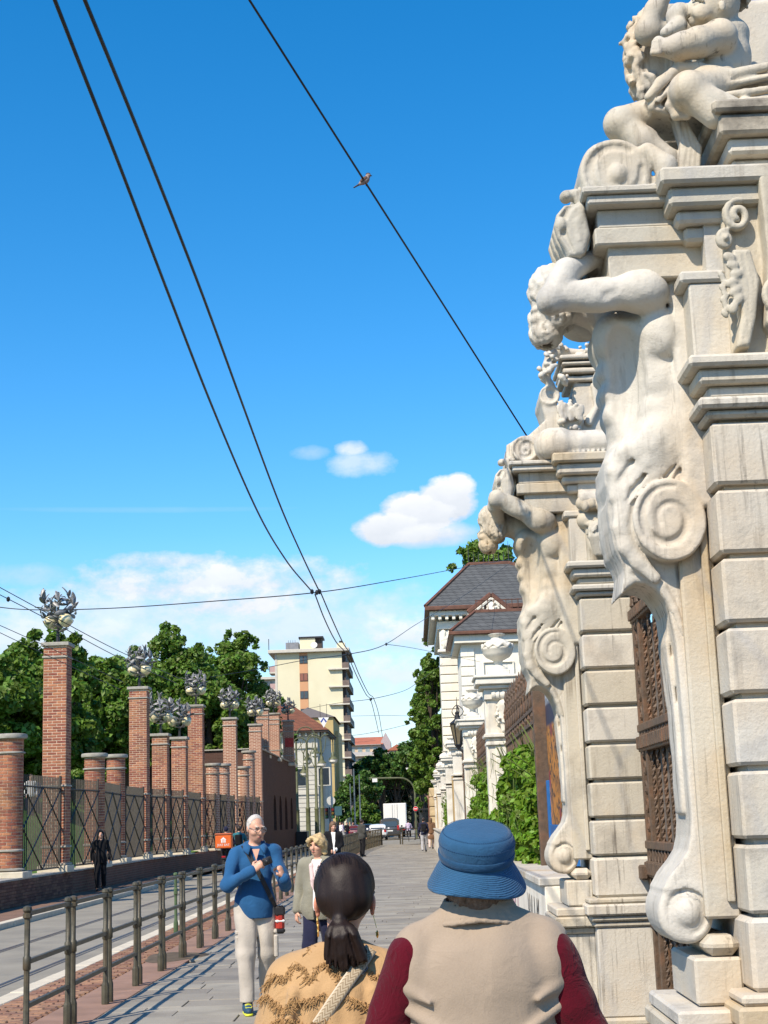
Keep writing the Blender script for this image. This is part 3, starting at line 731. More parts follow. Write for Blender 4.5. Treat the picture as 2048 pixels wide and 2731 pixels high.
def round_pillar(x, y, z0, z1, r, label, lod):
    """x, y: axis"""
    t = thing('round_pillar', label, 'pillar', (x, y, z0), 0, 'brick pillars of the park fence')
    one('plinth', KERB, t, 'box', (x - r - .14, y - r - .14, z0 - .02), (x + r + .14, y + r + .14, z0 + .14), .012)
    m = MB(); m.lathe([(r + .02, z1 - .13), (r + .075, z1 - .11), (r + .09, z1 - .06), (r + .075, z1 - .01), (r + .03, z1)], (x, y, 0), 28); auto_smooth(m.build('cap', CAPSTONE, t))
    for zz, e in ((z1 - .48, .04), (z0 + .60, .035), (z0 + .16, .06)):
        m = MB(); m.lathe([(r, zz), (r + e, zz + .012), (r + e, zz + .045), (r, zz + .06)], (x, y, 0), 28); auto_smooth(m.build('stone_band', CAPSTONE, t))
    zc = z1 - .12
    if lod == 2:
        m = MB(); m.lathe([(r, z0 + .14), (r, zc)], (x, y, 0), 24); auto_smooth(m.build('shaft', BRICKFAR, t)); return t
    m = MB(); m.lathe([(r - .008, z0 + .14), (r - .008, zc)], (x, y, 0), 28); auto_smooth(m.build('core', MORTAR, t))
    nb = 8; j = MB(); z = z0 + .15; row = 0; n = 0; key = ('arc', round(r, 2))
    if key not in bmesh_cache:
        b = MB(); g = .016 / r; arc_brick(b, (0, 0), r - .05, r + .002, g / 2, 2 * math.pi / nb - g / 2, -.0295, .0295)
        me = bpy.data.meshes.new('brick'); me.from_pydata(b.v, [], b.f); me.materials.append(BRICK); bmesh_cache[key] = me
    while z + .066 < zc:
        for i in range(nb):
            a = (i + (.5 if row % 2 else 0)) * 2 * math.pi / nb
            mid = (a + math.pi / nb) % (2 * math.pi)
            if lod == 0 and n < 300 and math.pi * 1.05 < mid < 2 * math.pi * 1.02:
                o = mesh_obj('brick', bmesh_cache[key], t, (0, 0, z + .0377 - z0)); o.rotation_euler = (0, 0, a); n += 1
            else: arc_brick(j, (x, y), r - .05, r + .002, a + .006 / r, a + 2 * math.pi / nb - .006 / r, z + .007, z + .069, 2)
        z += .0755; row += 1
    tag(j.build('brickwork', BRICK, t), kind='stuff')
    return t
def pxz(px, py, d): p = at(px, py, d); return p.x, p.z
# name, pixel of the axis, distance, pixel of the top, foot height
rows = [('C', 18, 36.0, 1956, .62, 'round brick pillar nearest of the fence, beside the first lattice panel'),
        ('T', 143, 40.2, 1713, .62, 'tallest square brick pillar with the large leaf lamp against the sky'),
        ('C', 246, 44.0, 2008, .62, 'thick round brick pillar behind the walker in black'),
        ('C', 304, 49.0, 2011, .62, 'round brick pillar next to the moss streaked tall square pillar'),
        ('T', 368, 53.3, 1831, .62, 'tall square brick pillar with a yellow moss streak below its cap'),
        ('M', 426, 56.5, 1956, .62, 'medium square brick pillar carrying a bushy leaf lamp'),
        ('M', 477, 59.5, 1965, .62, 'medium square brick pillar standing close before a taller one'),
        ('T', 522, 65.0, 1879, .62, 'tall square brick pillar rising behind the two medium pillars'),
        ('C', 566, 67.5, 2035, .62, 'round brick pillar in the far pair of round pillars'),
        ('C', 594, 70.0, 2036, .62, 'slimmer looking round brick pillar in the far pair'),
        ('T', 614, 73.0, 1913, .62, 'tall square brick pillar above the orange delivery box'),
        ('C', 648, 75.0, 2043, .62, 'short round brick pillar before the bastion'),
        ('C', 664, 77.0, 2001, .62, 'taller round brick pillar before the bastion'),
        ('T', 683, 79.5, 1930, .62, 'last tall square brick pillar before the dark bastion'),
        ('B', 703, 87.0, 1889, 5.4, 'square brick pillar half hidden at the back of the bastion top'),
        ('B', 733, 92.0, 1901, 5.4, 'square brick pillar on the corner of the bastion top'),
        ('B', 772, 100.0, 1920, 5.4, 'square brick pillar with red graffiti on the bastion top')]
pill = []
for i, (k, px, d, pt, z0, lab) in enumerate(rows):
    x, z1 = pxz(px, pt, d); x = at(px, 2150, d).x
    lod = 0 if i < 5 else (1 if i < 8 else 2)
    if k == 'C': round_pillar(x, d + .31, z0, z1, .30, lab, lod); pill.append((x, d + .31, z1, .3, k))
    else:
        s = {'T': .62, 'M': .56, 'B': .68}[k]; square_pillar(x, d, z0, z1, s, lab, lod); pill.append((x, d + s / 2, z1, s / 2, k))

# lattice fence panels between the pillars
def panel(a, b, lab, lod):
    (xa, ya, _, ra, _), (xb, yb, _, rb, _) = a, b
    y0, y1 = ya + ra + .02, yb - rb - .02
    if y1 - y0 < .5: return
    xo = .18
    t = thing('lattice_fence', lab, 'fence', (xa + xo, y0, .65), 0, 'lattice fence panels between the brick pillars')
    P = lambda f: (xa + (xb - xa) * (y0 + (y1 - y0) * f - ya) / (yb - ya)) + xo
    L = y1 - y0; zb, zt = .74, 3.05
    for f in (0.0, 1.0): one('frame_post', FENCEIRON, t, 'tube', [(P(f), y0 + L * f, .58), (P(f), y0 + L * f, 3.1)], .03, 6)
    for z in (zb, zt - .28): one('frame_rail', FENCEIRON, t, 'tube', [(P(0), y0, z), (P(1), y1, z)], .022, 4)
    n = int(L / .15); j = MB()
    for i in range(1, n):
        f = i / n; mm = MB() if lod == 0 else j
        mm.box((P(f) - .014, y0 + L * f - .010, zb), (P(f) + .014, y0 + L * f + .010, zt), 0)
        if lod == 0: mm.build('bar', FENCEIRON, t)
    if lod: tag(j.build('bars', FENCEIRON, t), kind='stuff')
    for k in range(-3, 4):                    # crossing flat bars making tall diamonds
        for sgn in (1, -1):
            zc = (zb + zt - .28) / 2; hh = (zt - .28 - zb)
            za, zb2 = zc + k * hh * .5 - sgn * hh * .5, zc + k * hh * .5 + sgn * hh * .5
            f0, f1 = 0.0, 1.0
            lo, hi = zb, zt - .28
            def clipf(z): return (z - za) / (zb2 - za)
            fa, fb = sorted((clipf(lo), clipf(hi))); f0 = max(0, fa); f1 = min(1, fb)
            if f1 - f0 < .08: continue
            q = lambda f: (P(f) + .035, y0 + L * f, za + (zb2 - za) * f)
            one('diagonal_bar', DARKMETAL, t, 'tube', [q(f0), q(f1)], .02, 4)
    return t
seq = pill[:14]
plabs = ['first slatted fence panel between the round pillar and the tallest pillar', 'slatted fence panel left of the walker in black', 'narrow slatted fence panel between two round pillars', 'slatted fence panel right of the second round pillar', 'narrow panel before the medium pillars', 'panel between the two medium square pillars', 'panel between medium pillar and tall pillar behind', 'far slatted panel before the far round pair', 'far panel between the far round pillars', 'far panel before the pillar above the delivery box', 'far panel after the pillar above the delivery box', 'far panel between short and taller round pillars', 'last far panel before the bastion']
for i in range(13): panel(seq[i], seq[i + 1], plabs[i], 0 if i in (0, 1, 3) else 1)

# brick bastion with pointed slit windows
bx = -8.15; bs = thing('brick_bastion', 'dark brick bastion with tall pointed slits and a flat top', 'building', (bx - 6, 93, 0))
m = MB(); x1 = bx; y0, y1 = 81.5, 106.0; zt = 5.5
slits = [89.6, 93.4, 97.4, 101.8]
cuts = [y0] + [v for s_ in slits for v in (s_ - .9, s_ + .9)] + [y1]
for i in range(0, len(cuts), 2): m.box((x1 - .8, cuts[i], -.05), (x1, cuts[i + 1], zt), 0)
for s_ in slits:
    m.box((x1 - .8, s_ - .9, -.05), (x1, s_ + .9, 1.3), 0)
    pts = [(s_ - .9, zt), (s_ - .9, 2.2)] + [(s_ - .9 * math.cos(a * math.pi / 12), 2.2 + 1.15 * math.sin(a * math.pi / 12)) for a in range(1, 12)] + [(s_ + .9, 2.2), (s_ + .9, zt)]
    m.prism(pts, 'x', x1 - .8, x1)
m.box((x1 - 12, y0, -.05), (x1 - .8, y0 + .8, zt), 0); m.box((x1 - 12, y1 - .8, -.05), (x1 - .8, y1, zt), 0)
m.box((x1 - 12, y0, zt), (x1, y1, zt + .12), 0)
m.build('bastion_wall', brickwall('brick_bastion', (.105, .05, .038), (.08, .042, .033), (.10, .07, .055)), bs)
for s_ in slits: one('slit_shutter', DARKMETAL, bs, 'box', (x1 - .78, s_ - .9, 1.3), (x1 - .7, s_ + .9, 3.4))
one('coping', CAPSTONE, bs, 'box', (x1 - 12.1, y0 - .1, zt + .12), (x1 + .08, y1 + .08, zt + .2), .02)
one('service_box', DARKMETAL, bs, 'box', (x1 + .02, 104.6, 0), (x1 + .8, 106.4, 1.1), .03)
one('graffiti', mat('graffiti_red', (.42, .05, .04), .8, .3, 8), bs, 'box', (at(760, 1980, 100).x, 99.985, 6.6), (at(783, 1980, 100).x, 99.994, 7.2), 0)

# leaf-shaped lamps on the pillars
GLOBE = mat('globe_glass', (.62, .55, .33), .12, .1, 4, spec=.8, coat=.6)
LEAFMET = mat('leaf_metal', (.23, .23, .23), .55, .3, 20, metal=.5)
def leaf_me():
    V, Fc = [], []; n = 7
    for i in range(n):
        t = i / (n - 1); w = .062 * math.sin(math.pi * min(1, t * .92 + .04)) ** .8; z = .05 * math.sin(t * 2.2) - .03 * t
        for u in (-1, 0, 1): V.append((t * .34, u * w, z + abs(u) * .018))
    for i in range(n - 1):
        for j in (0, 1): Fc.append((i * 3 + j, i * 3 + j + 1, (i + 1) * 3 + j + 1, (i + 1) * 3 + j))
    me = bpy.data.meshes.new('leaf'); me.from_pydata(V, [], Fc); me.materials.append(LEAFMET)
    me.polygons.foreach_set('use_smooth', [True] * len(me.polygons))
    bm = bmesh.new(); bm.from_mesh(me); bmesh.ops.solidify(bm, geom=bm.faces[:], thickness=.008); bm.to_mesh(me); bm.free(); return me
LEAFME = leaf_me()
def leaf_lamp(x, y, z, sc, lab, seed):
    g = random.Random(seed)
    t = thing('leaf_lamp', lab, 'lamp', (x, y, z), g.uniform(-.5, .5), 'metal leaf lamps on the brick pillars'); t.scale = (sc, sc, sc)
    m = MB(); m.tube([(0, 0, 0), (0, 0, 1.42)], [.05, .018], 8); m.lathe([(.11, 0), (.09, .03), (.05, .06)], n=12); m.build('stem', DARKMETAL, t, local=True)
    br = MB(); tips = []
    for k in range(8):
        a = k * math.pi / 4 + g.uniform(-.2, .2); h0 = .55 + (k % 3) * .14; pts = []
        for i in range(6):
            q = i / 5; rr = .46 * math.sin(q * 2.3); pts.append((rr * math.cos(a), rr * math.sin(a), h0 + .58 * q - .16 * max(0, q - .55) * 2 * (k % 2)))
        br.tube(pts, [.016] * 5 + [.008], 5); tips.append(pts)
    br.build('branches', LEAFMET, t, local=True)
    for k in (0, 1):
        s_ = -1 if k else 1; m = MB(); m.lathe([(.02, -.2), (.11, -.17), (.18, -.08), (.2, 0), (.18, .09), (.11, .17), (.05, .2)], (s_ * .27, -.05 * s_, .62), 20); auto_smooth(m.build('globe', GLOBE, t, local=True), 60)
        m = MB(); m.lathe([(.13, .16), (.1, .22), (.04, .27)], (s_ * .27, -.05 * s_, .62), 14); m.build('globe_cap', DARKMETAL, t, local=True)
    for pts in tips:
        for i in (2, 4):
            for sd in (-1, 1):
                o = mesh_obj('leaf', LEAFME, t, pts[i]); d = Vector(pts[i]) - Vector(pts[i - 1])
                az = math.atan2(d.y, d.x) + sd * g.uniform(.5, 1.0); o.rotation_euler = (g.uniform(-.7, .7), -math.asin(max(-.95, min(.95, d.normalized().z))) * .7 + g.uniform(-.5, .2), az); s2 = g.uniform(.75, 1.1); o.scale = (s2, s2, s2)
    for k in range(34):                        # outer ball of leaves
        a = k * 2.4; u = 1 - 2 * (k + .5) / 34; q = math.sqrt(1 - u * u); nn = Vector((q * math.cos(a), q * math.sin(a), u)); tt = Vector((-math.sin(a), math.cos(a), 0)) * g.choice((-1, 1)) + nn.cross(Vector((-math.sin(a), math.cos(a), 0))) * g.uniform(-1, .3); tt = (tt - nn * tt.dot(nn)).normalized(); o = mesh_obj('leaf', LEAFME, t, nn * .43 + Vector((0, 0, .84)) - tt * .14); o.rotation_euler = Matrix((tt, nn.cross(tt), nn)).transposed().to_euler(); s2 = g.uniform(.75, 1.05); o.scale = (s2, s2, s2)
    for k in range(7):
        o = mesh_obj('leaf', LEAFME, t, (0, 0, .28 + .16 * k)); o.rotation_euler = (g.uniform(-.4, .4), -g.uniform(.2, .9), k * 2.4)
    return t
lampl = {1: 'large metal leaf lamp with two globes on the tallest pillar, seen against the sky', 4: 'metal leaf lamp with two globes on the moss streaked pillar', 5: 'bushy metal leaf lamp on the first medium pillar', 6: 'bushy metal leaf lamp on the second medium pillar', 7: 'metal leaf lamp on the tall pillar behind the medium pillars', 10: 'fan shaped metal leaf lamp on the pillar above the delivery box', 13: 'metal leaf lamp on the last tall pillar before the bastion', 15: 'metal leaf lamp on the corner pillar of the bastion', 16: 'metal leaf lamp on the graffiti pillar of the bastion'}
for i, lab in lampl.items():
    x, y, z, h, k = pill[i]; leaf_lamp(x, y, z, 1.0, lab, i)

# ------------------------------------------------------------------ trees
def leaves(centres, radii, n, size, seed, flat=.0, out=.6):
    """n leaf faces spread through clumps; every leaf is a small folded pair of triangles"""
    g = np.random.default_rng(seed); C = np.asarray(centres, float); Rr = np.asarray(radii, float)
    w = Rr ** 2; idx = g.choice(len(C), n, p=w / w.sum())
    d = g.normal(size=(n, 3)); d /= np.linalg.norm(d, axis=1)[:, None]
    rad = g.uniform(.25, 1.0, n) ** .5
    P = C[idx] + d * (Rr[idx] * rad)[:, None] * np.array([1, 1, .8])
    nm = d * out + g.normal(size=(n, 3)) * .6 + np.array([0, 0, .35]); nm /= np.linalg.norm(nm, axis=1)[:, None]
    a = np.cross(nm, g.normal(size=(n, 3))); a /= np.linalg.norm(a, axis=1)[:, None] + 1e-9; b = np.cross(nm, a)
    s = size * g.uniform(.6, 1.3, n)[:, None]
    V = np.stack([P - a * s * .55, P + b * s * .36 + nm * s * .10, P + a * s * .6, P - b * s * .36 + nm * s * .10], 1).reshape(-1, 3)
    i = np.arange(n) * 4
    Fc = np.concatenate([np.stack([i, i + 1, i + 2], 1), np.stack([i, i + 2, i + 3], 1)])
    return V, Fc
def tree(name, label, x, y, z0, ztop, rx, lm, n, size, seed, trunk=.28, crown0=.28, nclump=46, group=None, ry=None):
    g = random.Random(seed); t = thing(name, label, 'tree', (x, y, z0), 0, group); H = ztop - z0; ry = ry or rx
    cz = z0 + H * (crown0 + (1 - crown0) * .5); rz = H * (1 - crown0) * .5
    m = MB(); pts = [(x + g.uniform(-.1, .1) * i * .5, y + g.uniform(-.1, .1) * i * .5, z0 - .1 + (H * .8) * i / 6) for i in range(7)]
    m.tube(pts, [trunk * (1.25 if i == 0 else 1 - i * .135) for i in range(7)], 9)
    C, Rr = [], []
    for i in range(nclump):
        u = g.uniform(-1, 1); th = g.uniform(0, 2 * math.pi); q = g.uniform(.35, 1) ** .6; s_ = math.sqrt(1 - u * u)
        taper = 1.0 - .28 * max(0, u)
        C.append((x + rx * q * s_ * taper * math.cos(th) * .94, y + ry * q * s_ * taper * math.sin(th) * .94, cz + rz * u * q * .96)); Rr.append(rx * g.uniform(.15, .30))
    for i in range(nclump // 2):               # small sprays that break the outline
        u = g.uniform(-.8, 1); th = g.uniform(0, 2 * math.pi); s_ = math.sqrt(1 - u * u); q = g.uniform(.98, 1.14); taper = 1.0 - .28 * max(0, u)
        C.append((x + rx * q * s_ * taper * math.cos(th), y + ry * q * s_ * taper * math.sin(th), cz + rz * u * q)); Rr.append(rx * g.uniform(.07, .13))
    for i in range(0, nclump, 5):
        a = Vector(pts[2 + (i // 5) % 4]); b = Vector(C[i]); mid = (a + b) / 2 + Vector((0, 0, -.25)); m.tube([a, mid, b], [trunk * .38, trunk * .24, trunk * .08], 5)
    m.build('trunk', BARK, t)
    V, Fc = leaves(C, Rr, n, size, seed)
    link_new('crown', V, Fc, lm, t)
    return t
G = 'park trees behind the brick fence'
tl = [(-40, 60, 1745, 2.9, 'leafy park tree cut by the picture edge behind the nearest pillars'), (118, 63, 1688, 2.55, 'round topped leafy tree right behind the tallest brick pillar'),
      (262, 72, 1768, 2.6, 'lower leafy tree between the first two tall brick pillars'), (350, 82, 1762, 3.0, 'dense leafy tree behind the moss streaked brick pillar'),
      (470, 88, 1692, 3.1, 'high pointed leafy tree behind the medium pillars'), (625, 96, 1704, 3.0, 'tall dark leafy tree beside the pale apartment block'), (560, 84, 1830, 2.4, 'smaller leafy tree filling the gap behind the far pillars')]
for i, (px, d, pt, rx, lab) in enumerate(tl):
    p = at(px, pt, d); x = at(px, 1950, d).x
    tree('park_tree', lab, x, d, 3.3, p.z + .2, rx, LEAF_T, 34000, .25, 100 + i, crown0=.05 if i else .1, nclump=95, group=G)
for i, (px, d, pt, rx) in enumerate(((20, 92, 1800, 4.6), (200, 96, 1830, 4.4), (330, 104, 1840, 4.6), (440, 108, 1835, 4.5), (560, 112, 1830, 4.2), (650, 116, 1850, 3.6))):
    p = at(px, pt, d); x = at(px, 1950, d).x
    tree('park_tree', 'dark tree in the second row of the park', x, d, 3.4, p.z, rx, LEAF_D, 9000, .42, 200 + i, crown0=0.0, nclump=40, group='second row of park trees')
for i, (px, py, d) in enumerate(((205, 2075, 70), (250, 2080, 72), (215, 2085, 66))):
    p = at(px, py, d); V, Fc = leaves([(p.x + rng.uniform(-.5, .5), p.y + rng.uniform(-.3, .3), p.z + rng.uniform(-.4, .1)) for _ in range(12)], [.5] * 12, 2600, .16, 300 + i)
    tag(link_new('park_bush', V, Fc, LEAF_T), 'clipped green bush on the lawn behind the fence', 'bush', 'bushes on the lawn')
# ------------------------------------------------------------------ right side: the carved marble gate
YH = 6.67                                      # visible side of the near figure
def q2(u, v, Y=YH): p = at(1300 + u / 2.218, 600 + v / 2.218, Y); return p.x, p.z
def q3(u, v, Y=YH): p = at(1240 + u / 2.053, 1200 + v / 2.053, Y); return p.x, p.z
def q1(u, v, Y=6.5): p = at(1400 + u / 2.56, v / 2.56, Y); return p.x, p.z
def q4(u, v, Y=YH): p = at(1240 + u / 2.053, 1900 + v / 2.053, Y); return p.x, p.z
YC1, YC2 = 6.95, 12.35
def p3(q, y): return (q[0], y, q[1])

def curls(f, c, rad, n, seed, r=.022, k=.010, zone=None):
    """wavy locks: short bent ridges over an ellipsoid"""
    g = random.Random(seed); made = 0
    while made < n:
        d = Vector((g.gauss(0, 1), g.gauss(0, 1), g.gauss(0, 1))).normalized()
        if zone and not zone(d): continue
        p = Vector((c[0] + d.x * rad[0], c[1] + d.y * rad[1], c[2] + d.z * rad[2])); t = d.cross(Vector((g.uniform(-1, 1), g.uniform(-1, 1), g.uniform(-1, 1)))).normalized()
        dn = Vector((0, 0, -1)); t = (t + dn * .8).normalized(); b = d.cross(t)
        L = r * g.uniform(1.5, 2.6); s_ = g.choice((-1, 1)) * r * .7
        f.path([p - t * L, p + b * s_ * .6, p + t * L * .6 - b * s_, p + t * L * 1.3 + d * r * .2], [r * .55, r, r * .85, r * .4], k); made += 1

def locks(f, c, rad, n, seed, r, p0, p1, k=.006):
    """carved wavy strands running down over a head"""
    g = random.Random(seed)
    for i in range(n):
        th = 2 * math.pi * i / n * 1.0 + g.uniform(-.1, .1); a = p0 + g.uniform(0, .5) * (p1 - p0) * (i % 2); b = min(p1 + g.uniform(-.15, .15), a + (p1 - p0) * .75); ph = g.uniform(0, 6); P = []
        for j in range(7):
            q = a + (b - a) * j / 6; t = th + .13 * math.sin(ph + j * 1.3); e = 1.0 + .05 * math.sin(ph + j * 1.7)
            P.append((c[0] + rad[0] * e * math.sin(q) * math.cos(t), c[1] + rad[1] * e * math.sin(q) * math.sin(t), c[2] + rad[2] * e * math.cos(q)))
        f.path(P, [r * .7, r, r * 1.1, r, r, r * .8, r * .45], k)

def herm(h, v2=False):
    """half figure bent under the cornice, its drapery running out into a scroll"""
    f = Field((.42, -.50, 2.30), (1.52, .50, 4.40), h)
    sh = (1.140, 4.015) if not v2 else (1.135, 4.00)
    el = (.735, 3.985) if not v2 else (.80, 4.20)
    hd = (.775, 4.075) if not v2 else (.775, 4.02)
    # trunk
    f.ell((1.165, 0, 3.77), (.185, .27, .27), (0, 8, 0), .05)
    f.ell((1.13, 0, 3.52), (.155, .200, .25), k=.08)
    f.ell((1.17, 0, 3.25), (.185, .26, .20), k=.09)
    f.box((1.36, 0, 3.6), (.08, .30, .62), rr=.03, k=.04)
    for s in (-1, 1):
        f.ell((1.015, s * .11, 3.87), (.080, .115, .10), (0, 15, 0), .08)           # chest
        f.ell((1.230, s * .240, 3.83), (.098, .082, .130), (0, -8, 0), .022)          # flank muscle
        f.ell((1.215, s * .215, 3.62), (.10, .055, .10), (0, 6, 0), .03); f.ell((1.20, s * .205, 3.47), (.105, .05, .07), (0, 10, 0), .03)
        for i in range(4): f.ell((1.085 + i * .012, s * (.222 - i * .004), 3.735 - i * .055), (.05, .022, .017), (0, 28, 0), .022)   # ribs
        for i in range(3): f.ell((.975 + .012 * i, s * .055, 3.70 - i * .105), (.035, .05, .046), k=.03)   # belly
        f.ell((1.145, s * .22, 3.30), (.12, .085, .11), (0, -20, 0), .05); f.ell((1.27, s * .19, 3.42), (.10, .075, .20), k=.06)             # hip and back
        # arm folded over the head
        a = (sh[0] + .02, s * .295, sh[1]); e = (el[0], -.345, el[1]) if s < 0 else (el[0] + .06, .24, el[1] + .12)
        f.ell((a[0] - .01, a[1], a[2] + .01), (.125, .098, .105), (0, 12, 0), .04); f.ell((a[0] - .05, s * .335, a[2] + .0), (.075, .05, .075), k=.03)
        f.cone(a, e, .084, .066, .04); f.ell((a[0] * .42 + e[0] * .58, s * .335, (a[2] * .42 + e[2] * .58) - .03), (.11, .055, .050), (0, 4 if not v2 else 25, 0), .03); f.ell((e[0] - .03, e[1], e[2] - .03), (.035, .04, .035), k=.02)
        f.path([(a[0] * .72 + e[0] * .28, s * .405, (a[2] * .72 + e[2] * .28) + .06), (a[0] * .66 + e[0] * .34, s * .41, (a[2] * .66 + e[2] * .34) - .02), (a[0] * .55 + e[0] * .45, s * .40, (a[2] * .55 + e[2] * .45) - .03)], [.012, .018, .012], .02, 'd')
        f.ell(((a[0] * .55 + e[0] * .45), s * .285, (a[2] * .55 + e[2] * .45) + .028), (.125, .062, .058), (0, 5 if not v2 else 25, 0), .04)
        f.ell((e[0] - .015, e[1], e[2] - .012), (.062, .062, .066), k=.03)
        w = (.925, s * .11, 4.225) if not v2 else (.83, s * .07, 4.03)
        md = ((e[0] + w[0]) / 2 - .03, s * .235, (e[2] + w[2]) / 2 + .035)
        if s < 0 and not v2: md = (.805, -.315, 4.125); w = (.955, -.20, 4.225)
        f.cone(e, md, .066, .063, .012); f.cone(md, w, .061, .044, .012); f.ell(((e[0] + md[0]) / 2 - .012, md[1] - s * .0, (e[2] + md[2]) / 2 + .012), (.05, .058, .085), (0, 28, 0), .012)
        for i in range(4): f.path([(w[0] + .02, w[1] - s * .01, w[2] + .02 - i * .006), (w[0] + .065, s * (.035 - i * .012), w[2] + .045 - i * .022), (w[0] + .09, -s * .03, w[2] + .03 - i * .022)], [.022, .016, .013], .008)
    for s in (-1, 1): f.ell((1.035, s * .315, 3.60), (.120, .215, .32), (0, 4, 0), .02, 'd')              # hollow beside the belly
    f.cone((hd[0] + .05, 0, hd[1] + .02), (1.12, 0, 4.0), .085, .13, .05)              # neck
    # head hangs forward
    f.ell((hd[0], 0, hd[1]), (.112, .100, .145), (0, 20, 0), .03)
    f.ell((hd[0] - .045, 0, hd[1] - .105), (.075, .075, .085), k=.03)
    f.ell((hd[0] - .108, 0, hd[1] - .075), (.030, .020, .045), (0, -15, 0), .012)       # nose
    for s in (-1, 1): f.ell((hd[0] - .096, s * .042, hd[1] - .045), (.03, .03, .018), k=.010); f.ell((hd[0] - .09, s * .045, hd[1] - .09), (.04, .03, .03), k=.015)
    f.ell((hd[0] + .012, 0, hd[1] + .045), (.120, .116, .135), k=.02)
    locks(f, (hd[0] + .010, 0, hd[1] + .045), (.126, .120, .140), 70, 5, .0165, .25, 1.75)
    locks(f, (hd[0] - .050, 0, hd[1] - .145), (.068, .074, .078), 34, 6, .0125, 1.0, 2.7)
    for s in (-1, 1): f.ell((hd[0] + .01, s * .085, hd[1] - .03), (.075, .03, .11), k=.02); locks(f, (hd[0] + .01, s * .075, hd[1] - .02), (.085, .050, .13), 22, 9 + s, .014, .6, 2.4)
    # drapery mass between hip and scroll
    lo = [q2(*p) for p in ((770, 1275), (705, 1370), (712, 1500), (742, 1610), (738, 1760), (770, 1900), (860, 2010), (1080, 1980), (1245, 1960), (1255, 1500), (1215, 1120), (1130, 1130), (960, 1220))]
    f.slab(lo, -.222, .222, .05, .05)
    for s in (-1, 1): f.path([(1.235, s * .165, 3.36), (1.13, s * .16, 3.20), (1.035, s * .15, 3.02)], [.115, .112, .09], .04)
    for s in (-1, 1):                          # swept folds on both sides
        yb = s * .222
        for i, (P, r) in enumerate([([(1195, 1120), (1130, 1290), (950, 1410), (830, 1560), (790, 1720)], .024), ([(1200, 1150), (1155, 1330), (1010, 1470), (880, 1610), (830, 1740)], .021),
                                    ([(1205, 1200), (1180, 1400), (1080, 1520), (950, 1620)], .019), ([(1150, 1130), (1050, 1250), (880, 1340), (780, 1460), (755, 1600)], .021),
                                    ([(1212, 1230), (1205, 1400), (1170, 1540)], .020), ([(1080, 1150), (960, 1240), (810, 1330), (745, 1440)], .017)]):
            Q = [q2(*p) for p in P]; f.path([(x, yb + s * (.018 if j < 3 else .006) + s * .004 * math.sin(j * 2.1 + i), z) for j, (x, z) in enumerate(Q)], [r * .9] + [r] * (len(Q) - 2) + [r * .7], .045)
        for P in ([(1190, 1180), (1130, 1310), (985, 1420), (860, 1560), (810, 1700)], [(1150, 1170), (1020, 1290), (860, 1390), (770, 1520)], [(1170, 1240), (1090, 1350), (930, 1470), (820, 1640)], [(1185, 1330), (1060, 1480), (920, 1600), (860, 1700)], [(1198, 1300), (1150, 1440), (1090, 1520)]):
            f.path([(x, s * .258, z) for x, z in (q2(*p) for p in P)], ([.003] + [.008] * (len(P) - 2) + [.003]), .016, 'd')
        f.path([(x, s * (.236 if j else .215), z) for j, (x, z) in enumerate(q2(*p) for p in ((1205, 1105), (1130, 1190), (1000, 1262), (870, 1330), (775, 1400)))], [.012, .019, .020, .018, .012], .006)   # rolled hem of the cloth
        # scroll disc with its spiral groove
        c = q2(1075, 1745); Rv = .172
        ring = [(c[0] + Rv * .96 * math.cos(t * math.pi / 18), c[1] + Rv * 1.10 * math.sin(t * math.pi / 18)) for t in range(36)]
        f.slab(ring, min(0, s * .305), max(0, s * .305), .012, .004)
        sp = [(c[0] - .006 + Rv * (.80 - .56 * t / 40) * math.cos(1.3 + t * 2 * math.pi * 1.35 / 40), s * .312, c[1] + .004 + 1.10 * Rv * (.80 - .56 * t / 40) * math.sin(1.3 + t * 2 * math.pi * 1.35 / 40)) for t in range(41)]
        f.path(sp, [.008 + .016 * math.sin(min(1, .15 + t / 40 * 1.2) * 2.6) for t in range(41)], .003, 'd')
        # broad flat band round the front of the scroll, edged by grooves
        bd = [q2(*p) for p in ((880, 1560), (800, 1660), (785, 1780), (815, 1890), (890, 1985), (985, 2075))]
        f.path([(x + .012, s * .228, z) for x, z in bd], [.030, .036, .040, .040, .036, .028], .02, sq=((0, 1, 0), 1.6))
        f.path([(x + .052, s * .262, z + .008) for x, z in bd], [.006, .012, .013, .013, .010, .006], .008, 'd')
    # bracket tip and arched underside
    tp = [q3(*p) for p in ((800, 250), (822, 380), (842, 500), (885, 640), (873, 772), (905, 742), (950, 712), (1010, 716), (1060, 745), (1110, 812), (1150, 900), (1180, 1010), (1260, 1010), (1300, 600), (1290, 250))]
    f.slab(tp, -.20, .20, .02, .02)
    for s in (-1, 1): f.path([(x, s * .196, z) for x, z in (q3(*p) for p in ((930, 640), (1010, 660), (1095, 735), (1165, 860), (1215, 1000)))], [.014, .020, .020, .018, .014], .010)
    f.wob(.0022, 26, 3); f.wob(.0012, 80, 4, 1)
    f.cut(0, 1.43, '<')
    return f

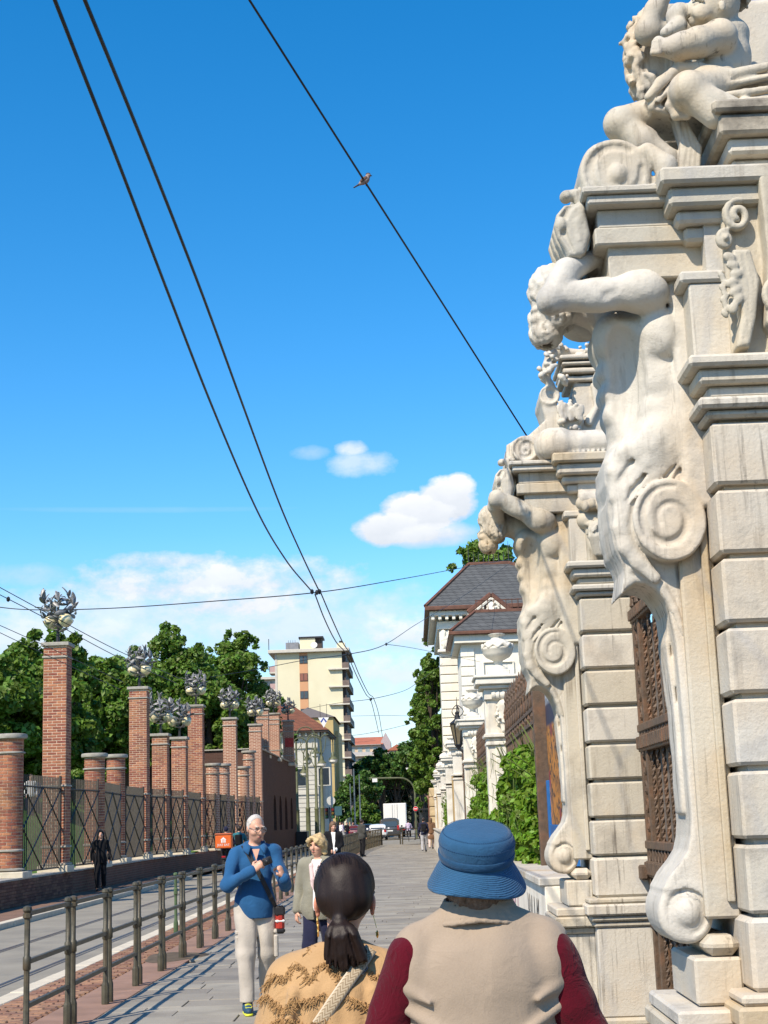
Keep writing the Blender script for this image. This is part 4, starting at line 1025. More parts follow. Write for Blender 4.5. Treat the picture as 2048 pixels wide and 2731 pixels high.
def pier(yc, zs, lab, v2):
    """one gate pier; zs = height of the lower scroll"""
    fy = yc - .50; by = yc + .50; X0, X1 = 1.375, 1.86
    t = thing('gate_pier', lab, 'pillar', (1.5, yc, 0), 0, 'marble piers of the gate')
    box = lambda n, lo, hi, b=.012: one(n, MARBLE, t, 'box', lo, hi, b)
    zb = zs - .03                              # foot of the rusticated shaft
    zt = 3.335; nb = 7; ph = (zt - zb) / nb
    box('core', (X0 + .05, fy + .05, zb - .1), (X1 - .01, by - .05, 4.3), 0)
    for i in range(nb):
        z0 = zb + i * ph
        m = MB(); m.box((X0 + rng.uniform(-.003, .003), fy + rng.uniform(-.004, .004), z0 + .013), (X1, by, z0 + ph - .013), .014)
        m.build('rusticated_block', MARBLE, t)
        if False:
            m = MB(); m.lathe([(.0, -.010), (.10, -.009), (.19, -.005), (.235, .0), (.25, .02)], ((X0 + X1) / 2 + .10, fy - .003, z0 + ph / 2), 32, sx=1.0, sy=.44, M=Matrix.Rotation(R(90), 3, 'X') @ Matrix.Scale(-1, 3, Vector((0, 0, 1)))); auto_smooth(m.build('block_face', MARBLE, t), 60)
    # base: block, torus moulding, die and foot
    box('base_block', (X0 - .01, fy - .01, zb - .30), (X1, by, zb - .004), .02)
    for e, z0, z1 in ((.055, zb - .345, zb - .30), (.075, zb - .43, zb - .346), (.045, zb - .475, zb - .431), (.02, zb - .52, zb - .476)):
        box('base_moulding', (X0 - .02 - e, fy - .02 - e, z0), (X1 - .002, by + .02 + e, z1), .014)
    box('plinth', (X0 - .02, fy - .02, .14), (X1 - .004, by + .02, zb - .521), .01)
    box('foot', (X0 - .05, fy - .05, .075), (X1 - .006, by + .05, .139), .02); box('foot_slab', (X0 - .08, fy - .09, -.04), (X1 - .008, by + .08, .074), .012)
    # backing pilaster of the figure
    px0, px1 = 1.24, X0 + .02
    box('backing_pilaster', (px0, yc - .245, zs - .05), (px1, yc + .245, 4.24), .012)
    for yy in (yc - .275, yc + .225): box('pilaster_fillet', (1.335, yy, zs + .02), (1.368, yy + .05, 4.05), .006)
    # narrow shaft under the bracket, tapering, ending in the lower scroll
    f = Field((.96, -.34, zs - .26), (1.36, .34, 2.75), .010)
    prof = [(1.30, 2.74), (1.185, 2.56), (1.205, 2.35), (1.212, 2.05), (1.214, zs + .36), (1.208, zs + .30), (1.190, zs + .24), (1.150, zs + .185), (1.105, zs + .135), (1.075, zs + .08), (1.30, zs + .0)]
    f.slab(prof, -.205, .205, .012)
    f.slab([(1.20, 2.5), (1.172, 2.4), (1.190, 2.1), (1.196, zs + .4), (1.22, zs + .4)], -.10, .10, .012, .01)
    c = (1.165, zs - .02)
    f.slab([(c[0] + .122 * math.cos(a * math.pi / 12), c[1] + .138 * math.sin(a * math.pi / 12)) for a in range(24)], -.20, .20, .03, .03)
    for s in (-1, 1):
        f.path([(c[0] + .004 + .082 * math.cos(a * .3 - 1.4), s * .203, c[1] + .092 * math.sin(a * .3 - 1.4)) for a in range(19)], [.012] * 15 + [.009, .006, .004, .003], .004, 'd')
        f.ell((c[0] + .004, s * .165, c[1]), (.066, .07, .074), k=.006)
    f.wob(.003, 24, 8)
    f.build('lower_scroll', MARBLE, t, (0, yc, 0))
    # torus and pedestal under the lower scroll
    m = MB(); m.box((1.215, yc - .30, zs - .20), (1.37, yc + .30, zs - .115), .035); m.build('torus', MARBLE, t)
    box('scroll_pedestal', (1.165, yc - .30, zs - .40), (1.37, yc + .30, zs - .205), .012)
    for e, z0, z1 in ((.05, zs - .47, zs - .405), (.07, zs - .55, zs - .471), (.02, zs - .60, zs - .551)):
        box('pedestal_moulding', (1.115 - e, yc - .36 - e, z0), (1.36, yc + .36 + e, z1), .012)
    box('pedestal', (1.12, yc - .36, .10), (1.36, yc + .36, zs - .601), .01); box('pedestal_foot', (1.07, yc - .41, -.04), (1.36, yc + .41, .10), .018)
    # capital: stepped corbels, carved drop, impost
    for i, (e, z0, z1) in enumerate(((.02, 3.34, 3.375), (.055, 3.38, 3.43), (.0, 3.432, 3.49), (.045, 3.492, 3.56), (.09, 3.562, 3.615))):
        box('capital_moulding', (X0 - e, fy - e, z0), (X1 - .004, by + e, z1), .014)
    if v2:
        g = Field((X0 - .06, -.64, 3.60), (X1 + .02, -.20, 4.16), .012)
        g.box((1.64, -.42, 3.75), (.18, .10, .15), rr=.03); g.ell((1.64, -.50, 3.76), (.17, .09, .13), k=.03); g.cone((1.47, -.47, 3.96), (1.80, -.47, 3.96), .075, .075, .02)
        for i in range(9): g.path([(1.50 + i * .036, -.56, 3.92), (1.49 + i * .038, -.60, 3.80), (1.52 + i * .03, -.585, 3.66)], [.02, .026, .016], .01)
        curls(g, (1.62, -.54, 3.86), (.16, .06, .07), 22, 31, .024, .01, lambda d: d.y < 0)
        for i in range(7): g.ell((1.46 + .055 * i, -.585, 4.05 + .02 * (i % 2)), (.03, .035, .045), k=.012)
        g.cone((1.45, -.52, 4.09), (1.82, -.52, 4.09), .06, .06, .015)
        g.build('carved_capital', MARBLE, t, (0, yc, 0))
    box('impost', (X0 - .08, fy + .02, 3.99), (1.50, fy + .25, 4.045), .012); box('impost_block', (X0 - .04, fy + .038, 3.62), (1.53, fy + .28, 3.989), .008)
    box('frieze', (.995, yc - .36, 4.06), (X1 - .002, yc + .42, 4.30), .006)
    # entablature block breaking forward over the figure
    for n, x0, e, z0, z1 in (('architrave', .935, .0, 4.215, 4.30), ('fascia', .955, -.02, 4.301, 4.395), ('cornice', .905, .05, 4.396, 4.44), ('cornice_top', .88, .075, 4.441, 4.475)):
        box(n, (x0, yc - .40 - e, z0), (X1 + .3, yc + .40 + e, z1), .008)
    for i, (x0, e, z0, z1) in enumerate(((1.34, .0, 4.20, 4.27), (1.30, .05, 4.271, 4.33), (1.26, .11, 4.331, 4.42), (1.22, .16, 4.421, 4.50))):
        box('inner_cornice', (x0, fy + .06 - e, z0 + .0013), (X1 + .34, by - .06 + e, z1 + .0013), .014)
    # curled leaf on the corner of the cornice
    f = Field((.68, -.42, 4.14), (1.06, .1, 4.72), .0075)
    ql = lambda u, v: q1(u, v, YC1 - .36)
    lf = [ql(*p) for p in ((400, 1340), (345, 1385), (270, 1395), (215, 1460), (198, 1540), (225, 1620), (275, 1700), (300, 1752), (380, 1752), (425, 1700), (450, 1600), (420, 1450))]
    f.slab(lf, -.37, -.02, .03)
    f.path([(x, -.365, z) for x, z in (ql(*p) for p in ((385, 1380), (300, 1420), (255, 1500), (265, 1600), (330, 1720)))], [.006, .014, .018, .014, .006], .01, 'd')
    f.path([(x, -.355, z) for x, z in (ql(*p) for p in ((395, 1420), (360, 1520), (370, 1640), (395, 1720)))], [.012, .02, .018, .01], .01)
    f.ell(p3(ql(250, 1530), -.35), (.026, .03, .036), k=.01)
    for i in range(3): yy = -.30 + i * .1; f.path([p3(ql(395, 1370), yy), p3(ql(250, 1430), yy), p3(ql(200, 1540), yy), p3(ql(275, 1720), yy)], [.010, .014, .016, .010], .012, 'd')
    f.path([p3(ql(400, 1350), -.28), p3(ql(360, 1285), -.28), p3(ql(300, 1290), -.28)], [.03, .028, .026], .01); f.ell(p3(ql(290, 1300), -.28), (.03, .04, .03), k=.008); f.path([p3(ql(440, 1260), -.26), p3(ql(400, 1240), -.26), p3(ql(390, 1300), -.26)], .018, .008)
    f.build('cornice_leaf', MARBLE, t, (0, yc, 0))
    return t
pier(YC1, 1.235, 'marble gate pier at the picture edge with the near stone atlas', False)
pier(YC2, 1.345, 'marble gate pier beyond the iron gate with rusticated blocks and the farther atlas', True)
st = thing('atlas_statue', 'larger marble atlas bent under the cornice, arm across its head, on the near pier', 'statue', (1.2, YC1, 2.6)); herm(.0085).build('figure', MARBLE, st, (0, YC1, 0))
st = thing('atlas_statue', 'smaller looking marble atlas with raised elbow and hanging head on the farther pier', 'statue', (1.2, YC2, 2.6)); herm(.0095, True).build('figure', MARBLE, st, (-.02, YC2, 0))

# ------------------------------------------------------------------ crowning carvings
def scroll_ring(f, c, r, y0, y1, turns=1.4, w=.035):
    ring = [(c[0] + r * math.cos(a * math.pi / 16), c[1] + r * math.sin(a * math.pi / 16)) for a in range(32)]
    f.slab(ring, y0, y1, .015, .01)
    for s, yy in ((-1, y0), (1, y1)):
        f.path([(c[0] + r * (.74 - .5 * i / 26) * math.cos(i / 26 * turns * 6.28 + 2.2), yy, c[1] + r * (.74 - .5 * i / 26) * math.sin(i / 26 * turns * 6.28 + 2.2)) for i in range(27)], w * .5, .01, 'd')
# near pier: scrolled pediment end and seated child
t = thing('pediment_scroll', 'carved marble pediment scroll lying on the near pier cornice under the child', 'carving', (1.1, YC1, 4.47))
f = Field((.70, -.46, 4.44), (1.56, .46, 5.02), .010)
c = q1(620, 1170, 6.62); f.slab([(c[0] + .17 * math.cos(a * math.pi / 16), c[1] + .175 * math.sin(a * math.pi / 16)) for a in range(32)], -.33, .33, .03)
for s in (-1, 1):
    f.path([(c[0] + .125 * math.cos(.3 * i + 1), s * .335, c[1] + .125 * math.sin(.3 * i + 1)) for i in range(19)], .020, .01, 'd'); f.ell((c[0] + .01, s * .31, c[1] - .01), (.05, .05, .055), k=.01)
    f.path([(c[0] + .16, s * .30, c[1] + .1), (c[0] + .24, s * .32, c[1] + .02), (c[0] + .23, s * .33, c[1] - .12), (c[0] + .36, s * .32, c[1] - .16), (c[0] + .42, s * .30, c[1] - .06)], [.05, .05, .045, .05, .04], .02)
f.slab([q1(*p, 6.64) for p in ((385, 1330), (420, 1180), (520, 1050), (640, 990), (560, 1120), (560, 1340))], -.30, .30, .02, .03)
f.box((c[0] + .26, 0, c[1] - .10), (.16, .30, .085), rr=.02, k=.02); f.slab([q1(*p, 6.6) for p in ((800, 1330), (850, 1250), (960, 1230), (1060, 1290), (1060, 1400), (820, 1400))], -.36, .36, .02, .02)
f.wob(.003, 26, 2); f.cut(2, 4.478, '>')
f.build('scroll', MARBLE, t, (0, YC1, 0))
t = thing('cornice_block', 'upper stepped marble cornice with dark stained edge at the picture edge', 'cornice', (1.9, YC1, 4.5))
for x0, e, z0, z1 in ((1.60, -.06, 4.51, 4.62), (1.575, .0, 4.621, 4.70), (1.53, .05, 4.701, 4.80), (1.50, .08, 4.801, 4.86)):
    one('cornice_step', MARBLE if z0 < 4.69 else mat('stained_marble', (.40, .36, .29), .85, .3, 6, .4, 50, stain=(.035, .03, .027), stain_amt=.95, stain_scale=3.2, streak=1.0), t, 'box', (x0, YC1 - .44 - e, z0), (2.6, YC1 + .44 + e, z1), .014)
# cartouche and scrolls carved on the wall face beside the near pier
t = thing('carved_cartouche', 'marble cartouche with scrolls and leaves beside the near pier', 'carving', (2.0, YC1 - .3, 3.6))
f = Field((1.44, -.72, 3.58), (2.35, -.25, 4.52), .0085)
f.box((1.95, -.40, 3.95), (.45, .09, .55), rr=.015)
def vol_(c, r, y, w, tn=1.5, n=26): f.path([(c[0] + r * (1 - .78 * i / n) * math.cos(1.2 + i / n * tn * 6.28), y, c[1] + 1.25 * r * (1 - .78 * i / n) * math.sin(1.2 + i / n * tn * 6.28)) for i in range(n + 1)], [w] * (n + 1), .006, sq=((0, 1, 0), .7))
vol_((1.565, 4.275), .062, -.53, .016); vol_((1.50, 4.165), .036, -.53, .012); f.ell((1.50, -.54, 4.165), (.016, .03, .02), k=.004)
f.slab([(1.52, 4.10), (1.60, 4.10), (1.63, 3.95), (1.60, 3.78), (1.56, 3.64), (1.50, 3.64), (1.535, 3.80), (1.515, 3.95)], -.585, -.45, .02)
for i in range(3): f.path([(1.535 + i * .028, -.588, 4.08), (1.55 + i * .026, -.592, 3.92), (1.535 + i * .018, -.588, 3.68)], .0075, .005, 'd')
for i in range(7): f.ell((1.50 + .012 * (i % 3), -.585, 4.06 - i * .040), (.030, .014, .022), (0, 30 - i * 18, 0), .006); f.ell((1.462 + .01 * (i % 2), -.57, 3.98 - i * .03), (.024, .012, .014), (0, 60, 0), .006)
f.slab([(1.66, 4.5), (1.72, 4.5), (1.72, 3.6), (1.64, 3.75), (1.67, 4.05)], -.60, -.45, .012); vol_((1.70, 3.86), .07, -.60, .016); vol_((1.78, 4.12), .09, -.58, .02)
f.wob(.0015, 24, 5); f.build('cartouche', MARBLE, t, (0, YC1, 0))
def putto():
    f = Field((.98, -.74, 4.55), (2.05, .40, 5.72), .0072)
    P = lambda u, v, y: p3(q1(u, v, YC1 - .02 + y), y)
    # drape first: cloth over the lap and the block it sits on
    f.slab([q1(*p, 6.65) for p in ((1050, 500), (1300, 520), (1760, 450), (1780, 600), (1760, 720), (1320, 760), (1020, 770), (880, 740), (828, 650), (940, 560))], -.28, .05, .03)
    for i, (Q, r, y) in enumerate([([(1780, 430), (1400, 515), (1180, 470), (1050, 470), (930, 570), (845, 665)], .030, -.31), ([(1780, 500), (1400, 575), (1190, 520), (1010, 570), (910, 690)], .024, -.32), ([(1060, 470), (960, 590), (880, 730), (980, 770)], .026, -.29), ([(1780, 590), (1500, 640), (1380, 650)], .024, -.36), ([(1780, 670), (1500, 700), (1400, 700)], .024, -.37), ([(1000, 640), (985, 720), (1030, 790), (1110, 800)], .020, -.33)]):
        f.path([P(u, v, y) for u, v in Q], [r * .7] + [r] * (len(Q) - 2) + [r * .7], .012)
    for Q, y in (([(1760, 470), (1400, 550), (1180, 495), (1030, 525), (920, 640)], -.335), ([(1760, 555), (1480, 605), (1380, 610)], -.36), ([(985, 560), (920, 650), (900, 730)], -.315)):
        f.path([P(u, v, y) for u, v in Q], .010, .008, 'd')
    f.slab([q1(*p, 6.68) for p in ((1010, 790), (1110, 830), (1210, 1000), (1195, 1180), (1140, 1255), (1000, 1280), (1050, 1130), (1062, 960))], -.26, -.16, .015, .01)
    for i in range(4): f.path([P(1035 + i * 30, 810, -.262), P(1082 + i * 32, 1000, -.266), P(1040 + i * 40, 1240, -.262)], [.006, .009, .006], .006, 'd')
    # torso
    f.ell(P(1340, 400, -.10), (.145, .145, .17), (0, -10, 0), .03); f.ell(P(1310, 500, -.12), (.14, .14, .10), k=.03); f.ell(P(1350, 250, -.10), (.13, .13, .09), k=.04); f.ell(P(1230, 370, -.19), (.06, .06, .05), k=.03); f.ell(P(1290, 470, -.24), (.08, .04, .05), k=.03)
    # head
    hc = P(1300, 30, -.18)
    f.cone(P(1310, 140, -.15), P(1340, 250, -.12), .062, .08, .03); f.ell(hc, (.120, .112, .138), (0, 10, 0), .02); f.ell(P(1190, 90, -.20), (.068, .074, .066), k=.03); f.ell(P(1120, 52, -.215), (.024, .020, .020), k=.010); f.cone(P(1150, 10, -.21), P(1118, 50, -.215), .013, .015, .010)
    f.ell(P(1138, 108, -.215), (.020, .026, .010), k=.006); f.ell(P(1142, 124, -.215), (.018, .022, .008), k=.006); f.ell(P(1125, 116, -.215), (.02, .02, .004), k=.003, op='d'); f.ell(P(1160, 155, -.205), (.026, .03, .020), k=.015)
    f.ell(P(1165, 25, -.275), (.026, .020, .014), k=.008, op='d'); f.ell(P(1172, 28, -.262), (.015, .014, .010), k=.003); f.ell(P(1205, 85, -.262), (.042, .026, .038), k=.02); f.path([P(1140, -8, -.262), P(1180, -12, -.28), P(1215, 2, -.285)], .009, .008)
    f.ell(P(1345, 40, -.295), (.018, .014, .030), k=.008)
    locks(f, P(1350, -5, -.16), (.126, .122, .140), 46, 41, .018, .3, 1.9)
    # near arm across, hand with fingers
    a, e, w = P(1330, 255, -.26), P(1030, 325, -.36), P(935, 325, -.34)
    f.ell(a, (.085, .078, .088), k=.03); f.cone(a, P(1180, 290, -.33), .080, .074, .025); f.cone(P(1180, 290, -.33), e, .073, .060, .02); f.cone(e, w, .057, .044, .012); f.ell(P(1090, 300, -.365), (.07, .05, .06), k=.02)
    f.ell(P(915, 315, -.33), (.035, .04, .05), k=.012)
    for i in range(4): f.path([P(915, 285 + i * 24, -.37), P(885 - i * 4, 290 + i * 24, -.36), P(890, 296 + i * 22, -.32)], [.016, .015, .012], .004)
    # raised far arm
    f.cone(P(1180, 220, .06), P(850, 220, .02), .07, .066, .03); f.ell(P(845, 225, .0), (.066, .06, .066), k=.02); f.cone(P(840, 210, .0), P(890, 70, -.02), .064, .052, .02); f.cone(P(890, 70, -.02), P(960, -70, -.04), .052, .042, .02)
    # gourd held at the mouth
    f.ell(P(1035, 110, -.2), (.050, .05, .070), (0, 20, 0), .01); f.cone(P(1045, 175, -.22), P(960, 225, -.26), .046, .028, .012); f.ell(P(1075, 60, -.2), (.03, .03, .03), k=.01)
    # legs
    hL, kL, aL = P(960, 770, -.05), P(650, 850, -.14), P(985, 1075, -.19)
    f.cone(hL, kL, .098, .080, .02); f.ell(kL, (.076, .078, .080), k=.02); mL = ((kL[0] + aL[0]) / 2 - .005, -.165, (kL[2] + aL[2]) / 2 - .008)
    f.cone(kL, mL, .074, .072, .015); f.cone(mL, aL, .070, .043, .02); f.ell((mL[0] - .01, mL[1] + .015, mL[2] - .02), (.085, .06, .062), (0, 38, 0), .015)
    f.path([aL, P(968, 1160, -.215), P(952, 1225, -.255)], [.045, .038, .024], .012)
    for i in range(5): f.cone(P(938 + i * 13, 1222 + i * 3, -.25), P(934 + i * 14, 1256 + i * 3, -.275), .0125, .010, .003)
    hR, kR, aR = P(1330, 600, -.22), P(1115, 620, -.38), P(1300, 790, -.40)
    f.cone(hR, kR, .105, .088, .02); f.ell(kR, (.086, .082, .088), k=.02); f.cone(kR, aR, .080, .062, .015); f.cone(P(1150, 640, -.38), P(1420, 740, -.40), .072, .052, .02)
    f.wob(.0018, 30, 12)
    return f
st = thing('cherub_statue', 'seated marble child with crossed legs and drape on top of the near pier', 'statue', (1.5, YC1, 4.6)); putto().build('figure', MARBLE, st, (0, YC1 - .02, 0))
t = thing('oval_carving', 'oval marble frame with leaves behind the seated child', 'carving', (1.3, YC1 + .1, 4.8))
f = Field((1.06, -.25, 4.72), (2.1, .5, 5.8), .010)
c = q1(880, 460, 7.07); f.path([(c[0] + .085 * math.cos(a * .35), .12, c[1] + .12 * math.sin(a * .35)) for a in range(19)], .026, .006); f.box((c[0] + .40, .26, c[1] - .02), (.38, .12, .40), rr=.04, k=.02)
curls(f, (c[0] - .03, .16, c[1] + .06), (.10, .08, .26), 60, 51, .018, .012, lambda d: d.x < .2); f.ell((c[0] - .01, .17, c[1] + .05), (.10, .075, .255), k=.02)
f.build('frame', MARBLE, t, (0, YC1, 0))
# farther pier: pedestal, scrolls, garland and reel
t = thing('crowning_pedestal', 'carved marble pedestal with scroll, reel and fruit garland on the farther pier', 'carving', (1.4, YC2, 4.47))
Q = lambda u, v, Y=12.0: q2(u, v, Y)
f = Field((.86, -.60, 4.44), (1.90, .50, 5.72), .0115)
f.slab([Q(*p) for p in ((520, 905), (650, 905), (720, 1220), (500, 1220))], -.22, .22, .01)
for (u0, u1, v0, v1, e) in ((430, 700, 755, 790, .12), (445, 690, 792, 820, .10), (450, 690, 825, 865, .08), (480, 680, 868, 905, .04)):
    a, b = Q(u0, v1), Q(u1, v0); f.slab([(a[0], a[1]), (b[0] + .1, a[1]), (b[0] + .1, b[1]), (a[0], b[1])], -.22 - e, .22 + e, .008)
c = Q(375, 985); scroll_ring(f, c, .085, -.26, .26)
f.slab([Q(*p) for p in ((320, 1010), (420, 1040), (470, 1180), (400, 1230), (300, 1300), (200, 1330), (240, 1230), (350, 1130))], -.24, .24, .02, .03)
c2 = Q(230, 1310); scroll_ring(f, c2, .115, -.28, .28)
f.slab([Q(*p) for p in ((105, 1430), (120, 1280), (200, 1230), (330, 1220), (420, 1300), (420, 1440))], -.24, .24, .02, .02)
# reel with shell end
a = Q(365, 1320); f.cone((a[0] + .10, -.42, a[1]), (a[0] + .48, -.42, a[1] + .0), .125, .118, .01); f.cone((a[0] + .02, -.42, a[1]), (a[0] + .07, -.42, a[1]), .150, .150, .01)
f.ell((a[0] - .02, -.44, a[1]), (.05, .11, .11), k=.01, op='d')
for i in range(8): th = -.2 + i * .45; f.cone((a[0] + .02, -.44, a[1]), (a[0] + .01, -.44 - .09 * math.cos(th), a[1] + .09 * math.sin(th)), .012, .02, .005)
for i in range(9): f.path([(a[0] + .14 + i * .04, -.52, a[1] - .08), (a[0] + .15 + i * .04, -.50, a[1] - .12), (a[0] + .16 + i * .04, -.42, a[1] - .135)], .016, .008)
# garlands: fruit and leaves
for (u, v, r, n, sd) in ((390, 720, .05, 9, 1), (440, 720, .05, 8, 2), (370, 800, .06, 14, 3), (340, 870, .05, 12, 4), (500, 1130, .10, 22, 5), (470, 1060, .06, 8, 6), (560, 730, .04, 6, 7), (620, 730, .04, 6, 8), (460, 900, .05, 8, 9)):
    g = random.Random(sd); p = Q(u, v)
    for i in range(n): f.ell((p[0] + g.uniform(-r, r), -.30 + g.uniform(-.06, .05), p[1] + g.uniform(-r, r)), (g.uniform(.015, .028),) * 3, k=.004)
f.path([(x, -.24, z) for x, z in (Q(640, 735), Q(540, 735), Q(440, 725), Q(385, 740), Q(365, 820), Q(345, 880), Q(385, 925))], [.03, .03, .045, .05, .05, .04, .03], .02); p = Q(500, 1130); f.ell((p[0], -.24, p[1]), (.10, .07, .12), k=.02)
for i in range(10): p = Q(430 + i * 14, 1090 + (i % 3) * 20); f.ell((p[0], -.34, p[1]), (.035, .012, .05), (0, i * 40, 20), .006)
f.path([(x, -.24, z) for x, z in (Q(640, 930), Q(660, 1050), Q(610, 1150), Q(590, 1120))], [.03, .03, .026, .018], .01)
f.wob(.003, 26, 21); f.cut(2, 4.478, '>'); f.build('pedestal', MARBLE, t, (0, YC2, 0))
# dark fluted reel tucked under the farther cornice
t = thing('fluted_reel', 'fluted marble reel in the shade under the farther cornice', 'carving', (1.7, YC2 - .5, 4.1))
m = MB(); m.lathe([(.07, -.26), (.085, -.24), (.078, -.20), (.075, .0), (.08, .20), (.09, .24), (.08, .26)], (0, 0, 0), 28, M=Matrix.Rotation(R(90), 3, 'Y'), wob=lambda th, z: .04 * math.sin(12 * th)); 
auto_smooth(link_new('reel', [(v[0] + 1.68, v[1] + YC2 - .50, v[2] + 4.125) for v in m.v], m.f, MARBLE, t), 60)

# ------------------------------------------------------------------ iron gate between the piers
GX = 1.80; g0, g1 = YC1 + .52, YC2 - .52
t = thing('iron_gate', 'tall brown wrought iron gate with twisted bars between the two marble piers', 'gate', (GX, (g0 + g1) / 2, .05))
one('backing_sheet', mat('gate_sheet', (.155, .125, .10), .7, .2, 8, .2, 50), t, 'box', (GX + .05, g0, .05), (GX + .065, g1, 3.05))
for y in (g1 - .05, g1 - .30, (g0 + g1) / 2, g0 + .05): one('stile', IRON, t, 'box', (GX - .03, y - .035, .05), (GX + .045, y + .035, 3.34), .006)
for z, hh in ((.12, .05), (.82, .035), (1.22, .06), (1.40, .03), (2.16, .06), (2.28, .03), (3.15, .05)):
    one('rail', IRON, t, 'box', (GX - .04, g0, z - hh), (GX + .046, g1, z + hh), .006)
    if hh > .04:
        m = MB()
        for i in range(int((g1 - g0) / .09)): m.box((GX - .062, g0 + .03 + i * .09, z - hh * .7), (GX - .041, g0 + .085 + i * .09, z + hh * .9), .006)
        m.build('dentil_trim', IRON, t)
def twisted(m, y, z0, z1, r=.017):
    n = int((z1 - z0) / .03); V = []
    for i in range(n + 1):
        z = z0 + (z1 - z0) * i / n; a = (z - z0) * 22
        for j in range(4): V.append((GX + r * math.cos(a + j * math.pi / 2), y + r * math.sin(a + j * math.pi / 2), z))
    m.add(V, [(i * 4 + j, i * 4 + (j + 1) % 4, (i + 1) * 4 + (j + 1) % 4, (i + 1) * 4 + j) for i in range(n) for j in range(4)])
y = g1 - .42; i = 0
while y > g0 + .1:
    for z0, z1 in ((1.43, 2.10), (2.31, 3.10), (.20, .80)):
        m = MB(); twisted(m, y, z0, z1); m.build('twisted_bar', IRON, t)
    y -= .26; i += 1
def scrollwork(m, y, z, s, up=1):
    for sg in (-1, 1):
        m.tube([(GX - .02, y + sg * s * (.9 - .75 * k / 12) * math.sin(k * .5), z + up * s * (k / 12 * .9 - (.9 - .75 * k / 12) * math.cos(k * .5))) for k in range(13)], [.012] * 13, 5)
for z in (1.31, 1.02, .92, 2.22): 
    m = MB(); y = g1 - .14
    while y > g0: scrollwork(m, y, z, .055); y -= .14
    m.build('scrollwork', IRON, t)
m = MB()
for k in range(12): scrollwork(m, g1 - .17, 1.55 + k * .14, .05, 1 if k % 2 else -1); m.lathe([(.01, 0), (.03, .02), (.022, .05), (.008, .07)], (GX - .01, g1 - .17, 1.5 + k * .14), 8)
m.build('stile_ornament', IRON, t)
m = MB()
for k in range(7): m.lathe([(.02, 0), (.05, .03), (.035, .09), (.05, .12), (.01, .24)], (GX, g1 - .1 - k * .12, 3.2 + .05 * (k % 2)), 8); scrollwork(m, g1 - .16 - k * .12, 3.3, .06)
m.build('cresting', IRON, t)
one('latch', IRON, t, 'box', (GX - .10, g1 - .10, 1.14), (GX - .041, g1 + .03, 1.25), .012)
# ------------------------------------------------------------------ park wall beyond the gate
WX = 1.07
t = thing('park_wall', 'long low white park wall with graffiti under the iron fence', 'wall', (WX + .3, 50, 0))
WHITE = mat('white_stone', (.74, .69, .59), .75, .10, 3, .25, 50, stain=(.40, .36, .30), stain_amt=.5, stain_scale=2, streak=.6)
y = 12.95
while y < 100:
    L = 1.9; one('wall_panel', WHITE, t, 'box', (WX, y, -.04), (WX + .55, min(y + L, 100) - .006, 1.06), .006); y += L
y = 12.95
while y < 100:
    one('coping', MARBLE, t, 'box', (WX - .05, y, 1.062), (WX + .60, min(y + 1.5, 100) - .006, 1.135), .012); y += 1.5
def stroke(m, pts, w=.012):
    for a, b in zip(pts[:-1], pts[1:]):
        d = Vector((b[0] - a[0], b[1] - a[1])); n = Vector((-d.y, d.x)).normalized() * w
        m.quad((WX - .003, a[0] - n.x, a[1] - n.y), (WX - .003, b[0] - n.x, b[1] - n.y), (WX - .003, b[0] + n.x, b[1] + n.y), (WX - .003, a[0] + n.x, a[1] + n.y))
g = random.Random(3)
for nm, col, y0, y1, z0, z1, k in (('graffiti', (.55, .16, .30), 16.2, 18.2, .45, .95, 5), ('graffiti', (.03, .03, .035), 13.6, 15.0, .30, .92, 6), ('graffiti', (.05, .05, .06), 24, 28, .3, .9, 8)):
    m = MB()
    for i in range(k):
        ya = y0 + (y1 - y0) * i / k; w = (y1 - y0) / k
        stroke(m, [(ya + w * g.uniform(0, 1), z0 + (z1 - z0) * q) for q in (0, .5, 1)] + [(ya + w * g.uniform(.3, 1.2), z0 + (z1 - z0) * q) for q in (.8, .45, .05)], .014)
    m.build(nm, mat('spray_%d' % int(col[0] * 100), col, .7, .2, 9), t)
